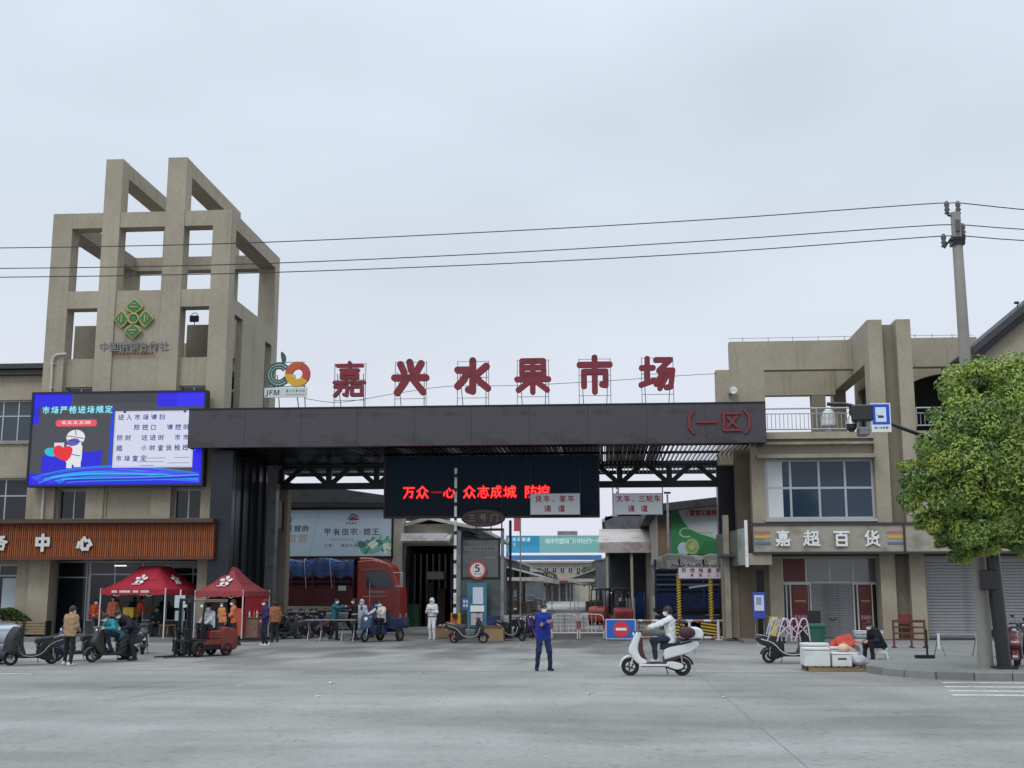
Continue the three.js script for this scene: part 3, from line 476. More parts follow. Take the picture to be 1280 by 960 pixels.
function cargoTricycle(name, label, p, turn, o = {}) {
  const t = thing(name, label, 'cargo tricycle', p, turn), b = o.body ?? m.blue;
  wheel(t, 1.0, 0, 0.25, 0.1, m.rubber, m.steel, 8); for (const q of [-1, 1]) wheel(t, -0.75, q * 0.5, 0.27, 0.12, m.rubber, m.steel, 8);
  part(t, 'front_fender', [slab(poly([[0.7, 0.3], [0.76, 0.46], [0.9, 0.56], [1.06, 0.57], [1.22, 0.5], [1.28, 0.38], [1.26, 0.38], [1.18, 0.47], [1.05, 0.53], [0.9, 0.52], [0.79, 0.44]]), 0.14, 0.01)], b);
  part(t, 'front_fork', [rod([1.0, 0.25, 0.08], [0.82, 1.0, 0.06], 0.025), rod([1.0, 0.25, -0.08], [0.82, 1.0, -0.06], 0.025)], m.steel);
  part(t, 'front_shield', [slab(spline([[0.92, 0.6], [0.9, 0.95], [0.82, 1.05], [0.76, 0.9], [0.72, 0.5], [0.6, 0.34], [0.76, 0.38]]), 0.52, 0.04, 8, 2)], b);
  const hb = part(t, 'handlebar', [tube([[0.6, 1.12, -0.4], [0.74, 1.12, -0.2], [0.8, 1.05, 0], [0.74, 1.12, 0.2], [0.6, 1.12, 0.4]], 0.016, 16)], m.black);
  for (const q of [-1, 1]) part(hb, 'mirror', [rod([0.74, 1.12, q * 0.22], [0.74, 1.32, q * 0.36], 0.008, 5), rb(0.74, 1.36, q * 0.38, 0.03, 0.14, 0.1, 0.015)], m.black);
  part(t, 'headlight', [ball(0.94, 0.92, 0, 0.085, 0.6, 1, 1, 12)], m.lampClear);
  part(t, 'footboard', [rb(0.42, 0.33, 0, 0.6, 0.06, 0.6, 0.02)], m.darkSteel);
  part(t, 'seat_box', [rb(0.02, 0.48, 0, 0.34, 0.4, 0.6, 0.05, 2)], b); part(t, 'seat', [rb(0.02, 0.74, 0, 0.38, 0.12, 0.58, 0.05, 2)], m.black);
  part(t, 'cargo_floor', [rb(-0.75, 0.55, 0, 1.3, 0.06, 0.98, 0.012), rb(-0.6, 0.42, 0, 1.5, 0.1, 0.4, 0.02)], m.darkSteel);
  for (const q of [-1, 1]) part(t, 'side_board', [rb(-0.75, 0.76, q * 0.48, 1.3, 0.34, 0.03, 0.01), ...[-1.36, -0.95, -0.55, -0.14].map((x) => rb(x, 0.76, q * 0.502, 0.05, 0.36, 0.02, 0.006))], b);
  part(t, 'tail_board', [rb(-1.4, 0.76, 0, 0.03, 0.34, 0.92, 0.01)], b); part(t, 'front_board', [rb(-0.12, 0.86, 0, 0.03, 0.54, 0.92, 0.01)], b);
  return t;
}
function sedan(name, label, p, turn, paint) {
  const t = thing(name, label, 'car', p, turn);
  const lower = [[-2.3, 0.38], [-2.36, 0.62], [-2.3, 0.86], [-2.2, 0.96], [-1.55, 1.02], [-0.6, 0.98], [0.9, 0.95], [1.7, 0.86], [2.2, 0.72], [2.32, 0.55], [2.3, 0.34], [1.75, 0.22], [-1.8, 0.24]];
  part(t, 'body', [slab(spline(lower), 1.76, 0.14, 10, 4)], paint);
  part(t, 'cabin_glass', [slab(spline([[-1.75, 0.98], [-1.05, 1.36], [-0.4, 1.44], [0.3, 1.38], [1.05, 0.95]]), 1.46, 0.12, 10, 3)], m.glass);
  part(t, 'roof', [slab(spline([[-1.12, 1.36], [-0.7, 1.455], [-0.2, 1.47], [0.25, 1.42], [0.3, 1.39], [-0.3, 1.42], [-0.8, 1.40]]), 1.36, 0.05, 8, 2)], paint);
  for (const [x, q] of [[1.42, 1], [1.42, -1], [-1.38, 1], [-1.38, -1]]) { wheel(t, x, q * 0.78, 0.32, 0.21, m.rubber, m.steel, 7); }
  part(t, 'rear_bumper', [slab(spline([[-2.28, 0.28], [-2.42, 0.36], [-2.43, 0.52], [-2.36, 0.58], [-2.2, 0.5]]), 1.72, 0.08, 8, 3)], paint);
  for (const q of [-1, 1]) { part(t, 'tail_light', [rb(-2.28, 0.79, q * 0.68, 0.2, 0.15, 0.44, 0.06, 3)], m.lampRed); part(t, 'headlight', [rb(2.1, 0.68, q * 0.66, 0.3, 0.14, 0.4, 0.06, 2)], m.lampClear); part(t, 'mirror', [rb(0.72, 1.0, q * 0.98, 0.12, 0.13, 0.2, 0.04, 2)], paint); }
  part(t, 'number_plate', [rb(-2.40, 0.66, 0, 0.02, 0.13, 0.44, 0.006)], m.blue); part(t, 'trunk_trim', [rb(-2.37, 0.77, 0, 0.03, 0.03, 0.8, 0.01)], m.chrome);
  return t;
}
// ---------------------------------------------------------------- ground
{
  const line = (a, b, fa, fb, fine, coarse) => { const out = [a]; let v = a; while (v < b - 1e-6) { v += v >= fa - 1e-6 && v < fb - 1e-6 ? fine : Math.min(coarse, v < fa ? Math.max(fine, fa - v) : coarse); out.push(Math.min(v, b)); } return out; };
  const xs = line(-300, 300, -34, 26, 0.3, 40), zs = line(-900, 30, -96, 2, 0.3, 40), pos = [], col = [], uv = [], idx = [];
  for (const z of zs) for (const x of xs) {
    pos.push(x, 0, z); uv.push(x, z);
    const a = fbm((x + 400) / 100, (z + 1000) / 100, 30, 30, 5, 201), b = fbm((x + 400) / 100, (z + 1000) / 100, 14, 55, 4, 231), w = fbm((x + 400) / 100, (z + 1000) / 100, 110, 40, 3, 251);
    let k = 1 + (a - 0.5) * 0.4 + (b - 0.5) * 0.5 + (w - 0.5) * 0.26 - 0.15 * smooth(0.52, 0.75, fbm((x + 400) / 100, (z + 1000) / 100, 40, 130, 4, 261));
    // oil and tyre black worn into the lane through the gate, broken up by its own blotches
    const lane = smooth(15, 4, Math.abs(x + 6 + (z + 45) * 0.12)) * smooth(-27, -40, z) * smooth(0.36, 0.6, fbm((x + 400) / 100, (z + 1000) / 100, 60, 26, 5, 271));
    k *= 1 - 0.5 * lane * (0.75 + 0.5 * w);
    col.push(k, k * (1 - 0.01 * lane), k * 0.995);
  }
  const n = xs.length;
  for (let j = 0; j + 1 < zs.length; j++) for (let i = 0; i + 1 < n; i++) { const a = j * n + i; idx.push(a, a + n, a + 1, a + 1, a + n, a + n + 1); }
  const g = new THREE.BufferGeometry(); g.setAttribute('position', new THREE.Float32BufferAttribute(pos, 3)); g.setAttribute('color', new THREE.Float32BufferAttribute(col, 3)); g.setAttribute('uv', new THREE.Float32BufferAttribute(uv, 2)); g.setIndex(idx); g.computeVertexNormals(); g.userData.ready = true;
  const map = tex(1024, 6.3, (u, v) => { const a = fbm(u, v, 7, 7, 6, 301), b = fbm(u, v, 120, 120, 3, 307), s = fbm(u, v, 5, 90, 3, 311), sp = smooth(0.7, 0.78, fbm(u, v, 46, 46, 3, 323)); const k = 0.86 + (a - 0.5) * 0.10 + (b - 0.5) * 0.26 - sp * 0.16 ; return [k, k, k * 1.0]; });
  map.rotation = 0.62; map.updateMatrix();
  const bump = tex(512, 0.64, (u, v) => (0.5 + 0.5 * Math.cos(u * Math.PI * 2 * 8)) * (0.5 + 0.9 * (fbm(u, v, 8, 8, 3, 331) - 0.2)) * 0.75 + 0.25 * fbm(u, v, 60, 60, 2, 337), false);
  struct('ground', g, new THREE.MeshStandardMaterial({ color: lin(0.30, 0.288, 0.27), roughness: 0.93, vertexColors: true, map, bumpMap: bump, bumpScale: 0.006 }));
  // tar-filled joints between the cast slabs
  const tar = M([0.24, 0.24, 0.245], 0.95, 0, { map: softMap });
  const j0 = ground(940, 900), j1 = ground(1010, 960), dx = (j0.x - j1.x) / (j0.z - j1.z);
  for (let k = 0; k <= 0; k++) { const x0 = j0.x + k * 5.2; struct('slab_joint', [bar([x0 + dx * (-12 - j0.z), 0.0, -12], [x0 + dx * (-46 - j0.z), 0.0, -46], 0.018, 0.008)], tar); }
  for (const z of [-31]) struct('slab_joint', [bar([-34, 0.0, z + 0.6], [14, 0.0, z - 0.2], 0.008, 0.016)], tar);
  // worn painted lines
  const worn = canvasTex(512, 64, (c, w, h) => { c.fillStyle = '#fff'; c.fillRect(0, 0, w, h); for (let i = 0; i < 900; i++) { c.fillStyle = `rgba(0,0,0,${rr(0.2, 0.9)})`; c.fillRect(rnd() * w, rnd() * h, rr(1, 9), rr(1, 4)); } });
  const paint = M([0.66, 0.66, 0.64], 0.85, 0, { alphaMap: worn, transparent: true });
  const stripe = (x, z, w, d) => { const q = quad(w, d).rotateX(-Math.PI / 2).translate(x + w / 2, 0.006, z); q.userData.keepUV = true; struct('road_marking', [q], paint); };
  for (let i = 0; i < 4; i++) { const a = ground(1178 + i * 4, 853.5 + i * 5.2); stripe(a.x, a.z, 9, 0.3); }
  { const a = ground(-60, 842), b = ground(43, 842); stripe(a.x, a.z, b.x - a.x, 0.16); }
}
{ // rubber left by turning tyres, and a few scraps of litter
  const mark = canvasTex(512, 64, (c, w, h) => { c.fillStyle = '#000'; c.fillRect(0, 0, w, h); for (let i = 0; i < 2600; i++) { const y = rnd() * h, k = 0.18 * rnd(); c.fillStyle = `rgba(255,255,255,${k})`; c.fillRect(rnd() * w, y, rr(4, 40), rr(1, 3)); } }); mark.wrapS = THREE.RepeatWrapping;
  const rub = M([0.05, 0.05, 0.05], 0.9, 0, { alphaMap: mark, transparent: true, side: THREE.DoubleSide });
  let lift = 0.004; const ribbon = (pts, w) => { const c = new THREE.CatmullRomCurve3(pts.map(([x, z]) => V(x, 0, z))), n = 60, pos = [], uv = [], idx = []; for (let i = 0; i <= n; i++) { const p = c.getPoint(i / n), t = c.getTangent(i / n), s = V(-t.z, 0, t.x).multiplyScalar(w / 2); pos.push(p.x + s.x, lift, p.z + s.z, p.x - s.x, lift, p.z - s.z); uv.push(i / n * 5, 0, i / n * 5, 1); if (i < n) idx.push(i * 2, i * 2 + 1, i * 2 + 2, i * 2 + 1, i * 2 + 3, i * 2 + 2); } lift += 0.0007; const g = new THREE.BufferGeometry(); g.setAttribute('position', new THREE.Float32BufferAttribute(pos, 3)); g.setAttribute('uv', new THREE.Float32BufferAttribute(uv, 2)); g.setIndex(idx); g.computeVertexNormals(); g.userData.keepUV = true; struct('tyre_mark', [g], rub); };
  for (const [x, b, e] of [[-7.5, -19, -30], [-9.5, -24, -27], [-3.0, 9, -27], [-5.2, -11, -22]]) for (const q of [0, 1.5]) ribbon([[x + q, -50], [x + q * 1.02, -44], [lerp(x, b, 0.25) + q, -37], [lerp(x, b, 0.65) + q * 1.1, -31], [b + q * 1.1, e]], 0.22);
  const paper = M([0.62, 0.6, 0.56], 0.9); [[415, 854, 0.16], [398, 871, 0.1], [736, 868, 0.1], [300, 858, 0.09], [905, 872, 0.08], [530, 842, 0.1]].forEach(([px, py, s], i) => { const p = ground(px, py), t = thing('litter_scrap', ['pale paper scrap on the forecourt left of centre', 'smaller paper scrap nearer the camera than its neighbour on the left', 'paper scrap on the concrete in front of the white scooter', 'tiny pale scrap below the forklift', 'tiny scrap on the concrete right of the white scooter', 'pale scrap between the tricycle and the person in blue'][i], 'litter', [p.x, 0.008, p.z], i); const g = new THREE.PlaneGeometry(s, s * 0.7, 3, 2).rotateX(-Math.PI / 2), q = g.attributes.position; for (let k = 0; k < q.count; k++) q.setY(k, 0.02 * rnd()); g.computeVertexNormals(); part(t, 'scrap', [g], paper); });
}
// right-hand pavement with kerb stones, left pavement in front of the offices
const KERB = [];
{
  const path = [[9.4, -48.2], [8.6, -42], [7.4, -36], [6.75, -32.6], [6.62, -31.2], [6.9, -30.0], [7.6, -29.1], [8.6, -28.75], [11, -28.7], [14, -28.75], [18, -28.8], [24, -28.9]];
  const curve = new THREE.CatmullRomCurve3(path.map(([x, z]) => V(x, 0, z)), false, 'centripetal'), pts = curve.getSpacedPoints(120);
  const top = poly([...pts.map((p) => [p.x, -p.z]), [24, 48.2]]);
  const slabTop = new THREE.ExtrudeGeometry(top, { depth: 0.16, bevelEnabled: false }).rotateX(-Math.PI / 2).translate(0, 0.001, 0);
  struct('pavement', [slabTop], M([0.24, 0.238, 0.23], 0.95, 0, { map: plasterMap, bumpMap: grainBump, bumpScale: 0.005 }));
  const stone = M([0.27, 0.27, 0.265], 0.9, 0, { map: plasterMap, bumpMap: grainBump, bumpScale: 0.006 }), stone2 = M([0.22, 0.22, 0.215], 0.9, 0, { map: plasterMap, bumpMap: grainBump, bumpScale: 0.006 });
  const L = curve.getLength(), n = Math.round(L / 0.82), kerb = thing('kerb', 'grey concrete kerb curving round the pavement under the tree', 'kerb');
  for (let i = 0; i < n; i++) {
    const a = curve.getPointAt(i / n), b = curve.getPointAt((i + 1) / n), d = b.clone().sub(a), l = d.length() - 0.016, c = a.clone().add(b).multiplyScalar(0.5), g = rb(0, 0, 0, l, 0.2, 0.15, 0.02, 2);
    g.rotateY(Math.atan2(-d.z, d.x)).translate(c.x, 0.085 + rr(-0.006, 0.006), c.z);
    part(kerb, 'kerb_stone', [g], i % 3 ? stone : stone2);
  }
}
struct('pavement', [bx(-46, -17.2, 0, 0.14, -47.6, -58)], M([0.22, 0.22, 0.22], 0.95, 0, { map: plasterMap, bumpMap: grainBump, bumpScale: 0.005 }));
struct('pavement', [bx(5.4, 9.4, 0.0, 0.12, -48.4, -52)], M([0.2, 0.2, 0.2], 0.95, 0, { map: plasterMap }));

// ---------------------------------------------------------------- building blocks
function wall(x0, x1, y0, y1, zf, thick, holes = []) { // upright wall with its front at zf
  const s = poly([[x0, y0], [x1, y0], [x1, y1], [x0, y1]]);
  for (const [a, b, c, d] of holes) s.holes.push(new THREE.Path([[a, c], [a, d], [b, d], [b, c]].map((p) => new THREE.Vector2(...p))));
  return new THREE.ExtrudeGeometry(s, { depth: thick, bevelEnabled: false }).translate(0, 0, zf - thick);
}
const sideWall = (z0, z1, y0, y1, xf, thick, holes = []) => wall(-z1, -z0, y0, y1, 0, thick, holes.map(([a, b, c, d]) => [-b, -a, c, d])).rotateY(Math.PI / 2).translate(xf, 0, 0); // faces +x; z0 < z1
function windowIn(parent, x0, x1, y0, y1, z, xs = [0.5], ys = [], o = {}) { // frame with every pane a piece of its own
  const t = o.t ?? 0.06, d = 0.07, f = [bx(x0, x1, y0, y0 + t, z - d, z), bx(x0, x1, y1 - t, y1, z - d, z), bx(x0, x0 + t, y0 + t, y1 - t, z - d, z), bx(x1 - t, x1, y0 + t, y1 - t, z - d, z)];
  const X_ = [0, ...xs, 1].map((k) => lerp(x0, x1, k)), Y_ = [0, ...ys, 1].map((k) => lerp(y0, y1, k));
  for (let i = 1; i + 1 < X_.length; i++) f.push(bx(X_[i] - t / 2, X_[i] + t / 2, y0 + t, y1 - t, z - d + 0.004, z - 0.004));
  for (let j = 1; j + 1 < Y_.length; j++) f.push(bx(x0 + t, x1 - t, Y_[j] - t / 2, Y_[j] + t / 2, z - d + 0.002, z - 0.002));
  const w = part(parent, o.name ?? 'window', f, o.frame ?? m.frame, o.label);
  for (let i = 0; i + 1 < X_.length; i++) for (let j = 0; j + 1 < Y_.length; j++) part(w, 'pane', [bx(X_[i] + t / 2, X_[i + 1] - t / 2, Y_[j] + t / 2, Y_[j + 1] - t / 2, z - 0.045 + rr(-0.004, 0.004), z - 0.035)], (o.panes && o.panes[i + '-' + j]) || o.glass || m.glass);
  return w;
}
const curtainPane = P([0.5, 0.53, 0.54], 0.35, 0, { clearcoat: 1, clearcoatRoughness: 0.04 });
const glassDark = P([0.016, 0.021, 0.026], 0.08, 0, { ior: 1.5 });
const glassBlue = P([0.02, 0.04, 0.072], 0.08, 0, { ior: 1.5 });

// ---------------------------------------------------------------- left tower with its open concrete frame
{
  const zf = -50, zb = -58, xL = -24.88, xR = -16.58, h = (py, px = 180) => Y(py, zf, px), xx = (px, py) => X(px, py, zf);
  const t = thing('tower_building', 'beige concrete tower with an open frame crown, left of the gate', 'building');
  const c1 = [xL, xx(89.5, 300)], c2 = [xx(125.5, 330), xx(147, 330)], c3 = [xx(204, 330), xx(228, 330)], c4 = [xx(264, 330), xR], top = 18.97, topB = h(283.5), midT = h(362.5), midB = h(384), high = 21.5, D = 0.75, floorY = h(446), low = 4.6;
  const col = (c, y1, z0, z1) => part(t, 'column', [bx(c[0], c[1], c === c2 || c === c3 ? 3.36 : 0.14, y1, z0, z1)], m.plaster);
  col(c1, top, zf, zf - D); col(c2, high, zf + 0.03, zf - D + 0.03); col(c3, high, zf + 0.03, zf - D + 0.03); col(c4, top, zf, zf - D);
  for (const c of [c1, c2, c3, c4]) col(c, c === c2 || c === c3 ? high - 0.02 : top, zb + D, zb);
  const beam = (g) => part(t, 'beam', [g], m.plaster);
  const between = [[c1[1], c2[0]], [c2[1], c3[0]], [c3[1], c4[0]]];
  for (const [a, b] of between) { beam(bx(a, b, topB, top - 0.004, zf - 0.01, zf - D + 0.02)); beam(bx(a, b, topB, top - 0.004, zb + D - 0.02, zb + 0.02)); beam(bx(a, b, midB - 0.9, midB - 0.1, zb + D - 0.02, zb + 0.02)); }
  beam(bx(between[0][0], between[0][1], midB, midT, zf - 0.01, zf - D + 0.02)); beam(bx(between[2][0], between[2][1], midB, midT, zf - 0.01, zf - D + 0.02));
  for (const c of [c2, c3]) beam(bx(c[0] + 0.003, c[1] - 0.003, high - 0.7, high - 0.01, zf - D + 0.03, zb + D));
  for (const c of [c1, c4]) beam(bx(c[0] + 0.003, c[1] - 0.003, topB, top - 0.006, zf - D, zb + D));
  // panels of the front
  const panel = (a, b, y0, y1, z, holes, mat = m.plaster) => part(t, 'wall', [wall(a, b, y0, y1, z, 0.3, holes)], mat);
  panel(c2[1], c3[0], low, midT, zf - 0.05, [[c2[1] + 0.1, c3[0] - 0.1, h(646) , h(613)]]);
  const wy0 = h(560), wy1 = h(481.5);
  panel(c1[1], c2[0], low, floorY, zf - 0.26, [[c1[1] + 0.05, c2[0] - 0.02, wy0, wy1], [xx(70, 630), c2[0] - 0.02, h(649), h(611)]].map(([a, b, c, d]) => [Math.max(a, c1[1] + 0.03), b, c, d]));
  panel(c3[1], c4[0], low, floorY, zf - 0.26, [[c3[1] + 0.04, c4[0] - 0.04, wy0, wy1], [c3[1] + 0.04, c4[0] - 0.04, h(649), h(611)]]);
  part(t, 'wall', [bx(c2[1] + 0.1, c3[0] - 0.1, h(646), h(613), zf - 0.12, zf - 0.2)], m.plaster);
  for (const [a, b] of [[c1[1] + 0.05, c2[0] - 0.02], [c3[1] + 0.04, c4[0] - 0.04]]) { windowIn(t, a, b, wy0, wy1, zf - 0.4, [0.5], [0.72]); windowIn(t, a, b, h(649), h(611), zf - 0.4, [0.5], [], { glass: glassDark }); part(t, 'window_sill', [bx(a, b, h(649) - 0.07, h(649), zf - 0.1, zf - 0.4)], m.trim); }
  // what stands behind the upper openings
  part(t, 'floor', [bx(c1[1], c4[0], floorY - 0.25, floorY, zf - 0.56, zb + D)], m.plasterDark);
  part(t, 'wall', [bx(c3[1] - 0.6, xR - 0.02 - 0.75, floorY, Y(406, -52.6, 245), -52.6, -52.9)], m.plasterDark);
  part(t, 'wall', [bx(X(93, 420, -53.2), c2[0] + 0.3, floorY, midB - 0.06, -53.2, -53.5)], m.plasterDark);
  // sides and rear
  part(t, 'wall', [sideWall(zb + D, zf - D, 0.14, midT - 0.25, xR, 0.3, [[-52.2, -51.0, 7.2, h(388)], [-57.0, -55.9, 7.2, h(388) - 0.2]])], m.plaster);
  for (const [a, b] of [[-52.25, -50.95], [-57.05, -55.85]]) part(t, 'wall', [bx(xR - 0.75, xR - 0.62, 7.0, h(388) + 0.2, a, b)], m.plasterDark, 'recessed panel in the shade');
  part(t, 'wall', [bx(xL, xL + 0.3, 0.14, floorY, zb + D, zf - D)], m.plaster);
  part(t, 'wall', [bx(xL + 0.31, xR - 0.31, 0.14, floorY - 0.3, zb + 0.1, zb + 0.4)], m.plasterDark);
  // ground floor: shop front set back under the orange sign band
  const gz = -51.6, px = (p) => X(p, 740, gz);
  part(t, 'wall', [bx(xL, xR - 0.4, 3.35, 4.6, gz, gz - 0.3)], m.plasterDark);
  part(t, 'wall', [bx(px(110), px(268), 0.14, 0.75, gz, gz - 0.3)], m.interiorWall);
  windowIn(t, px(64), px(110), 0.14, 3.35, gz - 0.1, [0.12, 0.92], [0.78], { glass: glassDark, name: 'shop_window' });
  windowIn(t, px(110), px(268) , 0.75, 3.35, gz - 0.1, [0.2, 0.42, 0.62, 0.82], [0.78], { glass: glassDark, name: 'shop_window' });
  part(t, 'ceiling_lamp', [bx(px(146), px(160), 3.12, 3.17, gz + 0.3, gz + 0.42)], M('#ffffff', 0.5, 0, { emissive: lin(1, 1, 1), emissiveIntensity: 0.9 }));
  // dark cladding on the side under the canopy, with upright joint strips
  const cl = part(t, 'cladding', [bx(xR + 0.004, xR + 0.07, 0, 9.4, -50.05, -58)], m.claddingDeep);
  for (let i = 0; i < 7; i++) part(cl, 'cladding_rib', [bx(xR + 0.07, xR + 0.16, 0, 9.3, -50.6 - i * 1.15, -50.7 - i * 1.15)], m.darkSteel);
  // emblem and lettering are signs fixed to the wall
  const e = thing('emblem_sign', 'green and gold four-petal emblem on the tower wall', 'emblem', [X(168, 399, zf), Y(399, zf, 168), zf + 0.02]);
  const gold = M([0.36, 0.36, 0.10], 0.45, 0.3), gr = M([0.045, 0.16, 0.075], 0.5);
  const petal = (s) => poly([[0, 0.2 * s], [0.3 * s, 0.4 * s], [0.4 * s, 0.56 * s], [0, 0.92 * s], [-0.4 * s, 0.56 * s], [-0.3 * s, 0.4 * s]]);
  for (let i = 0; i < 4; i++) { const q = part(e, 'petal', [slab(petal(1), 0.1, 0.015).translate(0, 0, 0.05)], gold); q.rotation.z = i * Math.PI / 2; part(q, 'petal_face', [slab(petal(0.8), 0.02, 0.004).translate(0, 0.13, 0.112)], gr); part(q, 'petal_bar', [bx(-0.17, 0.17, 0.5, 0.56, 0.124, 0.15), bx(-0.1, 0.1, 0.64, 0.68, 0.124, 0.15)], gold); }
  part(e, 'ring', [new THREE.TorusGeometry(0.22, 0.05, 8, 28).translate(0, 0, 0.1)], gold); part(e, 'ring_core', [disc(0.15, 0.12).translate(0, 0, 0.06)], gr);
  for (const q of [-0.36, 0.36]) part(e, 'fixing_rod', [rod([q, -0.5, 0.03], [q, -1.25, 0.03], 0.02, 6)], m.greySteel);
  const s = thing('wall_lettering', 'grey metal characters below the green emblem on the tower', 'sign', [X(168, 433, zf), Y(433, zf, 168), zf + 0.06]);
  [...'中国供销合作社'].forEach((ch, i) => { const g = part(s, 'character', solid(ch, 0.42, 0.042, 0.05), m.greySteel); g.position.x = (i - 3) * 0.455; });
  for (let i = 0; i < 12; i++) part(s, 'small_letter', [bx(-0.95 + i * 0.16, -0.85 + i * 0.16, -0.4, -0.29, 0, 0.03)], m.redBrown);
  const fl = thing('floodlight', 'black floodlight on the ledge of the tower opening', 'floodlight', [X(231, 404, -51.4), Y(406, -52.6, 231), -52.6]);
  part(fl, 'lamp_housing', [rb(0, 0.28, 0, 0.42, 0.3, 0.16, 0.04, 2)], m.black); part(fl, 'bracket', [rod([0, 0, -0.05], [0, 0.4, -0.1], 0.02), tube([[-0.2, 0.2, 0], [-0.1, 0.52, 0], [0.1, 0.54, 0], [0.2, 0.2, 0]], 0.018)], m.darkSteel);
  const dp = thing('drain_pipe', 'pale drain pipe running down the left corner of the tower', 'pipe');
  const pw = M([0.5, 0.49, 0.44], 0.6), pxx = X(64.5, 470, zf + 0.1);
  part(dp, 'pipe', [tube([[X(83, 444, zf + 0.1), Y(443, zf, 80), zf + 0.1], [pxx + 0.12, Y(444.5, zf, 70), zf + 0.1], [pxx, Y(449, zf, 65), zf + 0.1], [pxx, Y(470, zf, 65), zf + 0.1], [pxx, 4.8, zf + 0.1]], 0.055, 40, 8)], pw);
  for (const y of [12, 10.9]) part(dp, 'clamp', [bx(pxx - 0.08, pxx + 0.08, y - 0.03, y + 0.03, zf + 0.004, zf + 0.16)], pw);
}
// ---------------------------------------------------------------- office wing at the far left
{
  const z = -50.6, t = thing('office_building', 'beige two-storey office wing with dark eaves at the left edge', 'building'), x0 = -46, x1 = -24.9, h = (py) => Y(py, z, 20), xw = (p) => X(p, 560, z);
  const holes = [], wins = [];
  for (let k = 0; k < 4; k++) { const b = xw(37.5) - k * 5.2, a = b - 4.2; wins.push([a, b]); holes.push([a, b, h(552), h(500)], [a, b, h(652), h(598)]); }
  part(t, 'wall', [wall(x0, x1, 0.14, h(470), z, 0.35, [...holes, [-33, xw(40), 0.75, 3.2], [-42, -34, 0.75, 3.2]])], m.plaster);
  for (const [a, b] of wins) { windowIn(t, a, b, h(552), h(500), z - 0.15, [0.34, 0.66, 0.83], [0.62]); part(t, 'window_sill', [bx(a - 0.06, b + 0.06, h(552) - 0.12, h(552), z + 0.1, z - 0.15)], m.trim); windowIn(t, a, b, h(652), h(598), z - 0.15, [0.25, 0.5, 0.75], [0.6], { glass: glassDark }); part(t, 'window_sill', [bx(a - 0.06, b + 0.06, h(598), h(598) + 0.1, z + 0.08, z - 0.15)], m.trim); }
  part(t, 'eave', [bx(x0, x1 - 0.02, h(470), h(464), z + 0.35, z - 1), bx(x0, x1 - 0.02, h(463), h(457), z + 0.5, z - 1)], m.roofDark);
  part(t, 'roof', [bx(x0, x1 - 0.02, h(457), h(456), z + 0.2, z - 8)], m.roofDark);
  part(t, 'pilaster', [bx(xw(37) + 0.02, xw(58), 0.14, 3.9, z + 0.02, z + 0.4)], m.plaster);
  windowIn(t, -33, xw(40), 0.75, 3.2, z - 0.12, [0.3, 0.6, 0.85], [0.8], { glass: glassDark, name: 'shop_window' });
  part(t, 'window_poster', [bx(X(1, 740, z), X(18, 740, z), 0.9, 2.6, z - 0.11, z - 0.1)], M([0.5, 0.58, 0.6], 0.6));
}
